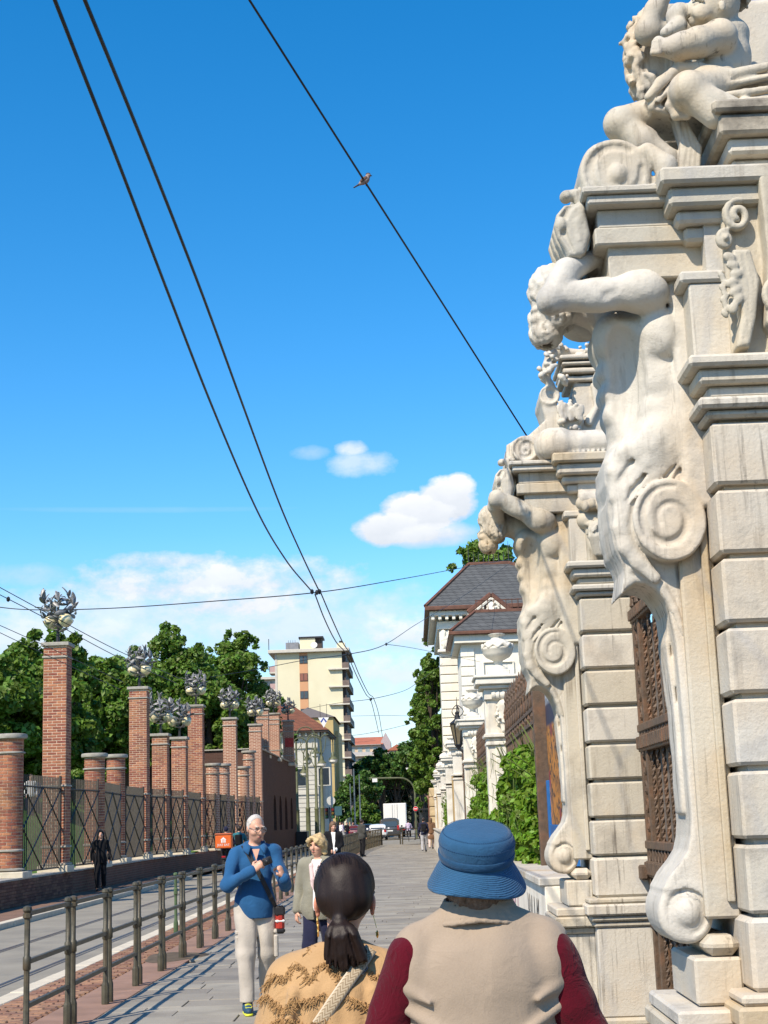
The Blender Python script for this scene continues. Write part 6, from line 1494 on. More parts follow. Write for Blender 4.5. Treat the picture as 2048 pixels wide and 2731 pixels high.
# ------------------------------------------------------------------ trees at the end of the street and behind the villa
def tr_(px, d, pt, rx, lab, n, size, seed, c0=.1, lm=LEAF_D, z0=0.0, grp=None, ncl=54, pxm=1950):
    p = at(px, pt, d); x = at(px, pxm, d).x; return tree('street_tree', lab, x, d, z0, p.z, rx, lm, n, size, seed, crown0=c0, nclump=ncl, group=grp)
tr_(1158, 112, 1690, 1.45, 'tall leafy tree leaning out beside the villa corner', 26000, .26, 401, .12, LEAF_T, ncl=90)
tr_(1142, 120, 1790, 1.7, 'leafy tree with long side branches before the villa', 20000, .28, 402, .14, LEAF_T, ncl=80)
tr_(1165, 132, 1760, 2.2, 'broad leafy tree behind the villa corner tree', 12000, .4, 403, .1)
tr_(1140, 150, 1960, 3.4, 'street tree shading the pavement end', 9000, .42, 404, .52)
tr_(1320, 135, 1428, 4.2, 'high tree top showing above the villa roof', 14000, .45, 405, .4, LEAF_T)
gt = 'street trees roofing the road'
k = 0
for d in (262, 285, 308, 331, 354):
    for px in (985, 1022, 1060, 1098, 1136):
        k += 1; x = at(px + rng.uniform(-9, 9), 2120, d).x; zt_ = 12.5 + (px - 985) * .012 + rng.uniform(-.6, 1.0)
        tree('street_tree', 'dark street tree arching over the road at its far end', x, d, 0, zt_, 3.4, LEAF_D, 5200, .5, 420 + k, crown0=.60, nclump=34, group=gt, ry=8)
tr_(965, 185, 2135, 1.8, 'small round bright tree by the far crossing', 5000, .3, 440, .2, LEAF_T)
tr_(905, 175, 2110, 1.2, 'slim street tree before the yellow block', 3000, .3, 441, .3)
tr_(960, 190, 2060, 2.6, 'street tree left of the truck', 6000, .4, 442, .5)
# hedge bank closing the view; deep tree shade is put into its leaf colour
V, Fc = leaves([(at(px, 2180, 330).x, 330, rng.uniform(0, 8)) for px in range(930, 1190, 5) for _ in range(4)], [2.2] * 208, 16000, .8, 500); tag(link_new('far_hedge', V, Fc, leafmat('leaf_shade_dark', (.008, .018, .004), (.014, .028, .006), .1)), kind='stuff', label='mass of shrubs, leaves coloured near black for shade, closing the far end of the road', cat='hedge')
# small green verge with the lamp posts
v = sheet('verge', [(at(805, 2230, 112).x, 108), (at(875, 2230, 112).x, 108), (at(868, 2230, 118).x, 119), (at(812, 2230, 118).x, 119)], .02, GRASS)

# ------------------------------------------------------------------ street furniture
POLE = mat('green_pole', (.105, .115, .06), .5, .25, 4)
def lamp_post(px, d, ptop, lab, arms):
    x = at(px, 2100, d).x; zt = at(px, ptop, d).z; t = thing('lamp_post', lab, 'lamp post', (x, d, 0), 0, 'arched lamp posts on the verge')
    m = MB(); m.lathe([(.24, 0), (.24, .5), (.18, .6), (.16, 2.6), (.19, 2.7), (.12, 2.8), (.075, zt)], (x, d, 0), 10); auto_smooth(m.build('column', POLE, t))
    for s, r in arms:
        pts = [(x + s * (r - r * math.cos(a * math.pi / 10)), d, zt + r * 1.0 * math.sin(a * math.pi / 10)) for a in range(11)] + [(x + s * 2 * r, d, zt - .9)]
        one('arm', POLE, t, 'tube', pts, .045, 6)
        one('arm_brace', POLE, t, 'tube', [(x, d, zt - 1.2), (x + s * r * .7, d, zt - .5), (x + s * r * .9, d, zt + .2)], .03, 5)
        m = MB(); m.lathe([(.05, .55), (.12, .45), (.16, .2), (.34, .02), (.35, -.02)], (x + s * 2 * r, d, zt - 1.4), 14); h = auto_smooth(m.build('lamp_hood', POLE, t))
        m = MB(); m.lathe([(.33, -.02), (.30, -.2), (.14, -.34)], (x + s * 2 * r, d, zt - 1.4), 14); auto_smooth(m.build('lamp_glass', mat('opal', (.75, .74, .68), .4), h))
lamp_post(792, 124, 1965, 'arched double lamp post beside the graffiti pillar', ((-1, .62), (1, .78)))
lamp_post(820, 112, 1985, 'double armed lamp post closest to the bastion corner', ((1, .55), (-1, .5)))
lamp_post(843, 116, 2010, 'lamp post in the middle of the verge group', ((-1, .45),))
lamp_post(858, 113, 1975, 'lamp post below the hanging white triangle sign', ((1, .45), (-1, .5)))
def signpost(px, d, pyt, r=.045): x = at(px, 2150, d).x; return x, at(px, pyt, d).z
WHT = mat('sign_white', (.72, .72, .70), .5, .05, 3); BLU = mat('sign_blue', (.03, .06, .28), .5); GRB = mat('sign_grey', (.50, .50, .47), .5, .1, 3); RED = mat('sign_red', (.55, .02, .025), .45)
def tri_sign(px, py, d, w, lab, pole=None):
    p = at(px, py, d); t = thing('triangle_sign', lab, 'sign', (p.x, d, p.z)); h = w * .95
    one('board', WHT, t, 'prism', [(p.x - w / 2, p.z + h / 2), (p.x, p.z - h / 2), (p.x + w / 2, p.z + h / 2)], 'y', d, d + .05)
    m = MB()
    for s in (-1, 1): m.add([(p.x + s * w * .30, d - .004, p.z + h * .12), (p.x + s * w * .19, d - .004, p.z - h * .02), (p.x, d - .004, p.z + h * .32), (p.x, d - .004, p.z + h * .50)], [(0, 1, 2, 3) if s < 0 else (3, 2, 1, 0)])
    m.build('chevron', BLU, t)
    for s in (-1, 1): one('hanger', DARKMETAL, t, 'tube', [(p.x + s * w * .3, d + .02, p.z + h / 2), (p.x + s * w * .3, d + .02, p.z + h / 2 + 1.0)], .015, 4)
    return t
tri_sign(863, 1927, 112, .80, 'white inverted triangle sign with blue chevron hanging from the wires')
tri_sign(1091, 2056, 140, .62, 'small white inverted triangle sign hanging over the far pavement')
x, z = signpost(883, 128, 2118); t = thing('round_sign', 'grey back of a round road sign beside traffic lights', 'sign', (x, 128, 0)); one('pole', GREYMETAL, t, 'tube', [(x, 128, 0), (x, 128, z + .3)], .05, 6)
m = MB(); m.lathe([(.02, 0), (.36, 0), (.37, .02), (.36, .04), (.02, .04)], (0, 0, 0), 22, M=Matrix.Rotation(R(90), 3, 'X')); link_new('disc', [(v[0] + x, v[1] + 127.9, v[2] + z - .55) for v in m.v], m.f, GRB, t)
t = thing('traffic_light', 'black traffic light heads on the pole under the round sign', 'traffic light', (x, 127.6, 0)); one('pole', DARKMETAL, t, 'tube', [(x - .1, 127.6, 0), (x - .1, 127.6, 2.9)], .05, 6)
for s in (-1, 1):
    h = one('head', DARKMETAL, t, 'box', (x - .1 + s * .25 - .16, 127.4, 1.95), (x - .1 + s * .25 + .16, 127.75, 2.85), .03)
    for k in range(3): m = MB(); m.lathe([(.02, 0), (.10, 0), (.11, .08)], (0, 0, 0), 10, M=Matrix.Rotation(R(90), 3, 'X')); link_new('lens', [(v[0] + x - .1 + s * .25, v[1] + 127.39, v[2] + 2.1 + k * .29) for v in m.v], m.f, mat('lens_%d' % k, ((.03, .10, .05), (.15, .09, .02), (.16, .02, .02))[k], .3), h)
t = thing('notice_board', 'dark teal notice board near the traffic lights', 'sign', (at(902, 2170, 130).x, 130, 0)); a = at(893, 2175, 130); b = at(911, 2150, 130); one('board', mat('teal_board', (.04, .10, .12), .5), t, 'box', (a.x, 130, a.z), (b.x, 130.1, b.z)); one('post', DARKMETAL, t, 'tube', [((a.x + b.x) / 2, 130.05, 0), ((a.x + b.x) / 2, 130.05, a.z)], .05, 5)
# bracket pole over the road with no entry sign
x = at(1108, 2150, 132).x; t = thing('bracket_pole', 'olive bracket pole arching over the road with a white panel', 'pole', (x, 132, 0)); za = at(1050, 2075, 132).z; xe = at(985, 2075, 132).x
pts = [(x, 132, 0), (x, 132, za - 1.3)] + [(x - 1.3 + 1.3 * math.cos(k * math.pi / 12), 132, za - 1.3 + 1.3 * math.sin(k * math.pi / 12)) for k in range(1, 7)] + [(xe, 132, za + .05)]
one('mast', POLE, t, 'tube', pts, [.09] * 2 + [.07] * 7, 8); a = at(993, 2086, 132); b = at(1006, 2076, 132); one('panel', WHT, t, 'box', (a.x, 131.9, a.z), (b.x, 131.95, b.z))
t = thing('no_entry_sign', 'red no entry disc with white bar on the bracket pole', 'sign', (x, 131.7, 0)); sz = at(1108, 2157, 132).z
for nm, mt, rr, yo in (('rim', WHT, .21, 0), ('disc', RED, .19, -.02)):
    m = MB(); m.lathe([(.02, 0), (rr, 0), (rr, .015), (.02, .015)], (0, 0, 0), 22, M=Matrix.Rotation(R(90), 3, 'X')); link_new(nm, [(v[0] + x, v[1] + 131.8 + yo, v[2] + sz) for v in m.v], m.f, mt, t)
one('bar', WHT, t, 'box', (x - .14, 131.755, sz - .035), (x + .14, 131.763, sz + .035)); one('clip', DARKMETAL, t, 'box', (x - .05, 131.81, sz - .3), (x + .05, 131.92, sz + .3))
p = at(1150, 2135, 108); t = thing('warning_sign', 'reddish back of a triangular warning sign at the wall end', 'sign', (p.x, 108, 0)); one('board', mat('sign_back', (.34, .20, .15), .6), t, 'prism', [(p.x - .35, p.z + .35), (p.x, p.z - .3), (p.x + .35, p.z + .35)], 'y', 108, 108.03); one('post', GREYMETAL, t, 'tube', [(p.x, 108.06, 0), (p.x, 108.06, p.z + .3)], .03, 5)
p = at(1160, 2136, 104); t = thing('parking_sign', 'small blue and white round sign at the wall end', 'sign', (p.x, 104, 0)); m = MB(); m.lathe([(.02, 0), (.2, 0), (.2, .02)], (0, 0, 0), 18, M=Matrix.Rotation(R(90), 3, 'X')); link_new('disc', [(v[0] + p.x, v[1] + 104, v[2] + p.z) for v in m.v], m.f, BLU, t); one('stripe', WHT, t, 'box', (p.x - .15, 103.965, p.z - .04), (p.x + .15, 103.975, p.z + .04)); one('post', GREYMETAL, t, 'tube', [(p.x, 104.05, 0), (p.x, 104.05, p.z)], .03, 5)
for px, d, pt in ((946, 170, 2050), (960, 180, 2065), (935, 175, 2090)): x = at(px, 2150, d).x; m = MB(); m.tube([(x, d, 0), (x, d, at(px, pt, d).z)], [.10, .05], 6); tag(m.build('street_pole', GREYMETAL), 'slim grey pole standing by the far crossing', 'pole', 'poles at the far crossing')
# bus shelter at the end of the pavement
t = thing('bus_shelter', 'dark tram stop shelter under the trees beyond the pavement', 'shelter', (at(1135, 2200, 150).x, 150, 0)); a = at(1118, 2200, 150).x; b = at(1148, 2200, 150).x
one('roof', DARKMETAL, t, 'box', (a, 149, 2.5), (b, 152, 2.65), .04)
for xx in (a + .05, b - .05):
    for yy in (149.1, 151.9): one('post', DARKMETAL, t, 'tube', [(xx, yy, 0), (xx, yy, 2.5)], .05, 5)
one('glass_back', GLASS, t, 'box', (a + .1, 151.85, .3), (b - .1, 151.9, 2.3))

# ------------------------------------------------------------------ vehicles
TYRE = mat('tyre', (.015, .015, .016), .8); RIM = mat('rim', (.35, .35, .36), .3, metal=.8); TAIL = mat('tail_light', (.35, .01, .015), .25, spec=.8); PLATE = mat('plate', (.7, .7, .66), .5)
def loft(secs, n=16, p=4.0):
    """superellipse sections (y, cx, cz, hx, hz) joined into a closed skin"""
    V, Fc = [], []
    for (y, cz, hx, hz) in secs:
        for j in range(n):
            a = 2 * math.pi * j / n; c_, s_ = math.cos(a), math.sin(a); e = 2 / p
            V.append((hx * math.copysign(abs(c_) ** e, c_), y, cz + hz * math.copysign(abs(s_) ** e, s_)))
    k = len(secs)
    for i in range(k - 1):
        for j in range(n): Fc.append((i * n + j, (i + 1) * n + j, (i + 1) * n + (j + 1) % n, i * n + (j + 1) % n))
    Fc.append(tuple(range(n))); Fc.append(tuple((k - 1) * n + j for j in range(n))[::-1]); return V, Fc
def car(name, lab, cat, px, d, col, L=4.1, Wd=1.75, H=1.45, van=False, rz=0.0, z=ROADZ, gloss=.25, dirn=1):
    x = at(px, 2200, d).x; t = thing(name, lab, cat, (x, d, z), rz); P = mat('paint_' + name + str(int(px)), col, gloss, .03, 2, spec=.6, coat=.5); w = Wd / 2; zb = .28
    hb = H * (.60 if not van else .52)
    V, Fc = loft([(0, zb + hb * .42, w * .86, hb * .34), (.06, zb + hb * .42, w * .95, hb * .40), (.35, zb + hb * .43, w, hb * .43), (L * .5, zb + hb * .43, w, hb * .43), (L - .7, zb + hb * .38, w * .97, hb * .38), (L - .08, zb + hb * .30, w * .86, hb * .30), (L, zb + hb * .28, w * .76, hb * .22)]); auto_smooth(link_new('body', V, Fc, P, t, local=True), 50)
    ztop = H; z1 = zb + hb * .80; hc = (ztop - z1) / 2; yf = L - (1.35 if not van else .75)
    V, Fc = loft([(.10 if van else .22, z1 + hc * .9, w * .84, hc * .9), (.22 if van else .55, z1 + hc, w * .86, hc), (L * .45, z1 + hc, w * .87, hc * 1.02), (yf - .5, z1 + hc * .92, w * .84, hc * .92), (yf + .15, z1 + hc * .35, w * .80, hc * .3)], p=3.2); cab = auto_smooth(link_new('cabin', V, Fc, P, t, local=True), 50)
    yr = .085 if van else .19
    one('rear_window', GLASS, cab, 'add', [(-w * .70, yr - .02, z1 + .06), (w * .70, yr - .02, z1 + .06), (w * .62, yr + (.03 if van else .12), ztop - .14), (-w * .62, yr + (.03 if van else .12), ztop - .14)], [(0, 1, 2, 3)], local=True)
    for s in (-1, 1):
        one('side_window', GLASS, cab, 'box', (s * w * .875 - .012, .8, z1 + .08), (s * w * .875 + .012, yf - .55, ztop - .16), .005, local=True)
        one('tail_light', TAIL, t, 'box', (s * w * .80 - .11, -.03, zb + hb * .50), (s * w * .80 + .11, .10, zb + hb * (.74 if not van else .95)), .02, local=True)
        one('mirror', P, t, 'box', (s * (w + .10) - .09, yf - .35, z1 - .02), (s * (w + .10) + .09, yf - .22, z1 + .14), .03, local=True)
    one('plate', PLATE, t, 'box', (-.26, -.035, zb + hb * .42), (.26, -.01, zb + hb * .42 + .11), .004, local=True); one('bumper', DARKMETAL, t, 'box', (-w * .8, -.045, zb - .02), (w * .8, .1, zb + .14), .03, local=True)
    for yy in (.75, L - .85):
        for s in (-1, 1):
            m = MB(); m.lathe([(.2, -.11), (.31, -.10), (.325, 0), (.31, .10), (.2, .11)], (0, 0, 0), 18, M=Matrix.Rotation(R(90), 3, 'Y')); wv = link_new('wheel', [(v[0] + s * (w - .12), v[1] + yy, v[2] + .325) for v in m.v], m.f, TYRE, t, local=True)
            m = MB(); m.lathe([(.02, s * .112), (.20, s * .115), (.21, s * .09)], (0, 0, 0), 14, M=Matrix.Rotation(R(90), 3, 'Y')); link_new('rim', [(v[0] + s * (w - .12), v[1] + yy, v[2] + .325) for v in m.v], m.f, RIM, wv, local=True)
    return t
car('hatchback', 'white hatchback seen from behind beside the dark van', 'car', 1006, 138, (.75, .75, .74))
car('passenger_van', 'dark grey passenger van seen from behind in front of the truck', 'van', 1040, 146, (.05, .052, .055), 5.0, 1.95, 1.98, True)
car('sedan', 'dark red car with bright tail lights left of the white hatchback', 'car', 950, 145, (.12, .02, .03), 4.3, 1.75, 1.42)
car('estate_car', 'dark blue car ahead of the white hatchback', 'car', 975, 162, (.02, .03, .06), 4.4, 1.78, 1.46)
car('far_car', 'small white car far away under the bright tree', 'car', 990, 215, (.7, .7, .7), 4.1, 1.75, 1.4)
x = at(1054, 2200, 158).x; t = thing('box_truck', 'white box truck with closed rear doors at the end of the street', 'truck', (x, 158, ROADZ))
TW = mat('truck_white', (.72, .72, .70), .45, .04, 1)
one('box_body', TW, t, 'box', (-1.18, 0, .95), (1.18, 4.6, 3.45), .04, local=True); one('chassis', DARKMETAL, t, 'box', (-.9, .1, .5), (.9, 6.4, .94), .02, local=True)
for s in (-1, 1): dr = one('rear_door', TW, t, 'box', (min(s * .015, s * 1.10), -.03, 1.02), (max(s * .015, s * 1.10), -.004, 3.38), .012, local=True); one('door_bar', GREYMETAL, dr, 'tube', [(s * .25, -.05, 1.05), (s * .25, -.05, 3.35)], .018, 5, local=True); one('tail_light', TAIL, t, 'box', (s * .85 - .14, .02, .72), (s * .85 + .14, .09, .84), .01, local=True)
one('cab', TW, t, 'box', (-1.0, 4.7, .6), (1.0, 6.3, 2.5), .18, local=True); one('plate', PLATE, t, 'box', (-.26, .06, .62), (.26, .09, .73), local=True)
for yy in (1.2, 5.4):
    for s in (-1, 1): m = MB(); m.lathe([(.2, -.16), (.42, -.15), (.44, 0), (.42, .15), (.2, .16)], (0, 0, 0), 18, M=Matrix.Rotation(R(90), 3, 'Y')); wv = link_new('wheel', [(v[0] + s * .85, v[1] + yy, v[2] + .44) for v in m.v], m.f, TYRE, t, local=True); m = MB(); m.lathe([(.02, s * .165), (.24, s * .165), (.25, s * .12)], n=12, M=Matrix.Rotation(R(90), 3, 'Y')); link_new('rim', [(v[0] + s * .85, v[1] + yy, v[2] + .44) for v in m.v], m.f, RIM, wv, local=True)
# ------------------------------------------------------------------ people
def cloth(name, col, rough=.85, wr=.5, sc=14, var=.12, sheen=.2, weave=220):
    if name in MATS: return MATS[name]
    m = mat(name, col, .95, var, 5, 0, sheen=sheen * .5, spec=.08, speckle=.10); nt = m.node_tree; n, l = nt.nodes, nt.links; b = n['Principled BSDF']
    tc = n.new('ShaderNodeTexCoord'); a = n.new('ShaderNodeTexNoise'); a.inputs['Scale'].default_value = sc; a.inputs['Detail'].default_value = 3; a.inputs['Distortion'].default_value = 1.2; l.new(tc.outputs['Object'], a.inputs['Vector'])
    w = n.new('ShaderNodeTexNoise'); w.inputs['Scale'].default_value = weave; l.new(tc.outputs['Object'], w.inputs['Vector'])
    s1 = n.new('ShaderNodeMath'); s1.operation = 'SUBTRACT'; l.new(a.outputs['Fac'], s1.inputs[0]); s1.inputs[1].default_value = .5; s2 = n.new('ShaderNodeMath'); s2.operation = 'ABSOLUTE'; l.new(s1.outputs[0], s2.inputs[0]); s3 = n.new('ShaderNodeMath'); s3.operation = 'MULTIPLY'; l.new(s2.outputs[0], s3.inputs[0]); s3.inputs[1].default_value = -1.8
    mm = n.new('ShaderNodeMath'); mm.operation = 'MULTIPLY_ADD'; l.new(w.outputs['Fac'], mm.inputs[0]); mm.inputs[1].default_value = .16; l.new(s3.outputs[0], mm.inputs[2])
    bp = n.new('ShaderNodeBump'); bp.inputs['Strength'].default_value = wr * .8; bp.inputs['Distance'].default_value = .012; l.new(mm.outputs[0], bp.inputs['Height']); l.new(bp.outputs[0], b.inputs['Normal']); return m
SKIN = mat('skin', (.58, .33, .23), .5, .08, 30, .1, 200, spec=.4, sss=.12, stain=(.55, .24, .17), stain_amt=.4, stain_scale=14)
SKIN2 = mat('skin_dark', (.36, .20, .13), .5, .08, 30, sss=.1)
BLACKC = cloth('black_cloth', (.012, .012, .014)); NAVY = cloth('navy_cloth', (.018, .02, .045)); BLUEC = cloth('blue_polo', (.022, .092, .215), wr=.4); BEIGEP = cloth('beige_trousers', (.44, .40, .345), wr=.4); GREYJ = cloth('grey_jacket', (.235, .225, .175), wr=.5)
WHITEC = cloth('white_cloth', (.72, .71, .69)); PINKC = cloth('pink_scarf', (.68, .52, .50)); GREYP = cloth('grey_trousers', (.36, .36, .37)); BROWNC = cloth('brown_coat', (.17, .095, .055)); TEALC = cloth('teal_jacket', (.03, .14, .17)); LILAC = cloth('lilac_shirt', (.48, .40, .52)); OLIVE = cloth('olive_jacket', (.06, .06, .055))
HAIRW = mat('white_hair', (.50, .47, .43), .6, .12, 60, .6, 120); HAIRB = mat('blonde_hair', (.50, .37, .19), .5, .2, 50, .7, 90); HAIRD = mat('dark_hair', (.03, .02, .015), .5, .2, 40, .5, 90); HAIRG = mat('brown_hair', (.14, .08, .045), .55, .2, 40, .5, 90)
EYEW = mat('eye', (.06, .04, .035), .3); LIP = mat('lip', (.45, .14, .11), .5); RUBBER = mat('rubber', (.02, .02, .022), .7); GOLD = mat('gold', (.75, .48, .15), .25, .1, 10, metal=1.0); WIREM = mat('spectacle_metal', (.5, .48, .45), .3, metal=.9)

def V3(*a): return np.array(a, float)
def hand(f, w, d, pn, side, curl=.6, s=1.0, k=.006):
    """palm and five fingers; d = pointing direction, pn = palm normal (fingers curl towards it), side = towards the thumb"""
    w = V3(*w); d = V3(*d); d /= np.linalg.norm(d); pn = V3(*pn); pn -= d * (pn @ d); pn /= np.linalg.norm(pn); sd = np.cross(d, pn)
    if sd @ V3(*side) < 0: sd = -sd
    f.cone(w, w + d * .05 * s, .026 * s, .034 * s, .012, sq=(pn, 1.7)); f.cone(w + d * .03 * s, w + d * .085 * s, .036 * s, .037 * s, .01, sq=(pn, 2.0))
    for i, (o, L) in enumerate(((.030, .074), (.010, .082), (-.011, .076), (-.030, .060))):
        b = w + d * .085 * s + sd * o * s; c1 = curl * .9; c2 = curl * 1.9
        m1 = b + (d * math.cos(c1 * .8) + pn * math.sin(c1 * .8)) * L * .45 * s; m2 = m1 + (d * math.cos(c2) + pn * math.sin(c2)) * L * .32 * s; m3 = m2 + (d * math.cos(c2 * 1.35) + pn * math.sin(c2 * 1.35)) * L * .25 * s
        f.path([b, m1, m2, m3], [.0105 * s, .0100 * s, .0092 * s, .008 * s], k * .5)
    b = w + d * .028 * s + sd * .028 * s; m1 = b + (d * .55 + sd * .65 + pn * .3) * .045 * s; m2 = m1 + (d * .85 + sd * .05 + pn * .5) * .034 * s
    f.path([b, m1, m2], [.015 * s, .012 * s, .0095 * s], k)
def rotm(yaw, pitch): return np.array((Matrix.Rotation(R(yaw), 3, 'Z') @ Matrix.Rotation(R(pitch), 3, 'X')))

def person(label, loc, yaw, H, h, arms, legs=None, head=(0, 0), top=None, top_hem=.86, trousers=None, tr_hem=.08, shoes=RUBBER, hair=None, hairstyle='short', skin=SKIN, jacket=None, lean=0.0, fat=1.0, hands=True, group=None, short_top=False, coat_hem=None, scarf=None):
    """local frame: faces -y, its own right hand is -x; arms = ((elbow, wrist, hand_dir, palm_n, curl) right, left)"""
    t = thing('person', label, 'person', loc, R(yaw), group); s = H / 1.75; t.scale = (s, s, s)
    legs = legs or (((-.09, -.02, .50), (-.10, .04, .085)), ((.09, -.02, .50), (.10, .02, .085)))
    Rm = rotm(*head); pv = V3(0, lean * -.30, 1.515); hp = lambda p: tuple(pv + Rm @ (V3(*p) - V3(0, 0, 1.515)))
    ln = lambda p: (p[0], p[1] - lean * .32 * (p[2] - .95), p[2])
    ext = [p for a in arms for p in a[:2]] + [p for l_ in legs for p in l_]
    lo = [min(-.30, min(p[i] for p in ext) - .16) for i in (0, 1)] + [-.02]; hi = [max(.30, max(p[i] for p in ext) + .16) for i in (0, 1)] + [1.80]
    if lo[1] > -.25: lo[1] = -.25
    def torso(f, e):
        f.ell(ln((0, .01, 1.29)), (.160 * fat + e, .108 * fat + e, .205 + e), k=.05); f.cone(ln((-.15, .01, 1.405)), ln((.15, .01, 1.405)), .055 + e, .055 + e, .05); f.ell(ln((0, -.012, 1.08)), (.146 * fat + e, .112 * fat + e, .19 + e), k=.06); f.ell((0, .0, .955), (.160 * fat + e, .112 * fat + e, .125 + e), k=.06)
    def arm(f, e, upto=2, cuff=None):
        for sgn, a in zip((-1, 1), arms):
            sh = ln((sgn * .178 * (1 + (fat - 1) * .6), .005, 1.405)); f.cone(sh, a[0], .052 + e, .042 + e, .03)
            if upto == 2: f.cone(a[0], a[1] if cuff is None else tuple(V3(*a[0]) + (V3(*a[1]) - V3(*a[0])) * cuff), .043 + e, .030 + e * .9, .02)
    f = Field(lo, hi, h)
    torso(f, 0); arm(f, 0)
    f.cone(ln((0, .01, 1.42)), hp((0, .005, 1.56)), .056, .052, .03)
    f.ell(hp((0, .010, 1.645)), (.077, .096, .102), k=.02); f.ell(hp((0, -.030, 1.585)), (.058, .062, .075), k=.03); f.ell(hp((0, -.052, 1.545)), (.030, .026, .022), k=.025)
    f.ell(hp((0, -.098, 1.612)), (.013, .020, .022), k=.012); f.cone(hp((0, -.088, 1.645)), hp((0, -.110, 1.605)), .009, .013, .012)
    f.cone(hp((-.03, -.078, 1.662)), hp((.03, -.078, 1.662)), .012, .012, .015); f.ell(hp((0, -.088, 1.570)), (.024, .012, .010), k=.008)
    for q in (-1, 1): f.ell(hp((q * .031, -.091, 1.642)), (.016, .012, .010), k=.010, op='d'); f.ell(hp((q * .080, .008, 1.625)), (.010, .022, .034), k=.008); f.ell(hp((q * .042, -.060, 1.605)), (.028, .026, .024), k=.02)
    for sgn, a in zip((-1, 1), arms):
        if len(a) > 2: hand(f, a[1], a[2], a[3], a[5] if len(a) > 5 else (-sgn, 0, .3), a[4])
        else: f.ell((a[1][0], a[1][1] - .01, a[1][2] - .06), (.026, .032, .065), k=.02)
    for (kn, an), hx in zip(legs, (-.085, .085)):
        f.cone((hx, 0, .92), kn, .082, .056, .04); f.cone(kn, an, .055, .038, .02); f.cone(an, (an[0], an[1] - .09, an[2] - .05), .036, .026, .02)
    body = f.build('body', skin, t, local=True)
    for q in (-1, 1):
        if h < .011: g = Field(hp((q * .031, -.084, 1.642)) - V3(.03, .03, .03), hp((q * .031, -.084, 1.642)) + V3(.03, .03, .03), .004); g.ell(hp((q * .031, -.079, 1.642)), (.013, .010, .007)); g.build('eye', EYEW, body, local=True)
    if h < .011:
        c = hp((0, -.094, 1.570)); g = Field(V3(*c) - .04, V3(*c) + .04, .004); g.ell(c, (.021, .009, .0065)); g.build('lips', LIP, body, local=True)
        for q in (-1, 1): c = hp((q * .031, -.087, 1.664)); g = Field(V3(*c) - .035, V3(*c) + .035, .004); g.ell(c, (.019, .009, .005)); g.build('eyebrow', hair or HAIRD, body, local=True)
    def zcut(f, zc, keep): f.cut(2, zc, keep)
    if trousers:
        f = Field((lo[0], lo[1], -.02), (hi[0], hi[1], 1.12), h); f.ell((0, .0, .955), (.166 * fat + .012, .118 * fat + .012, .14), k=.05)
        for (kn, an), hx in zip(legs, (-.085, .085)):
            f.cone((hx, 0, .90), kn, .100, .078, .03); f.cone(kn, (an[0], an[1], an[2] - .02), .078, .068, .03)
        f.wob(.014, 20, 17, 2, (1, 1, .6)); f.cut(2, tr_hem, '>'); f.build('trousers', trousers, t, local=True)
    if top:
        f = Field((lo[0], lo[1], .6), (hi[0], hi[1], 1.58), h); torso(f, .020); arm(f, .018, 1 if short_top else 2, .97); f.ell((0, 0, top_hem + .05), (.178 * fat, .132 * fat, .15), k=.06)
        f.cone(ln((0, .015, 1.43)), ln((0, .008, 1.485)), .070, .064, .02); f.wob(.013, 19, 23, 2); f.cut(2, top_hem, '>'); f.cutplane(ln((0, -.02, 1.488)), (0, -.55, 1)); f.build('top', top, t, local=True)
    if jacket:
        ch = coat_hem or .80
        f = Field((lo[0] - .05, lo[1] - .05, ch - .05), (hi[0] + .05, hi[1] + .05, 1.56), h); torso(f, .034); arm(f, .028, 2, .96); f.ell((0, 0, ch + .10), (.20 * fat, .15 * fat, .22), k=.06); f.cone(ln((0, .03, 1.42)), ln((0, .03, 1.48)), .082, .074, .02)
        f.wob(.008, 18, 29, 2); f.cut(2, ch, '>'); g_ = .05
        f.slab([(-.012, ch - .1), (.012, ch - .1), (.02, 1.12), (.075, 1.60), (-.075, 1.60), (-.02, 1.12)], -.40, -.04, .004, .01, 'd'); f.build('jacket', jacket, t, local=True)
    if scarf:
        f = Field((-.14, -.24, 1.05), (.14, .12, 1.58), h)
        for q in (-1, 1): f.path([ln((q * .03, .06, 1.50)), ln((q * .075, .0, 1.48)), ln((q * .055, -.10, 1.40)), ln((q * .030, -.135, 1.25)), ln((q * .026, -.13, 1.12))], [.022, .026, .026, .026, .022], .01)
        f.build('scarf', scarf, t, local=True)
    if shoes:
        for (kn, an) in legs:
            f = Field((an[0] - .09, an[1] - .24, an[2] - .13), (an[0] + .09, an[1] + .12, an[2] + .06), max(.006, h * .8)); a = V3(*an)
            f.cone(a + (0, .025, -.045), a + (0, -.10, -.052), .042, .040, .02); f.cone(a + (0, -.10, -.052), a + (0, -.155, -.058), .040, .028, .02); f.cone(a, a + (0, 0, -.03), .045, .045, .02); f.cut(2, a[2] - .085, '>'); f.build('shoe', shoes, t, local=True)
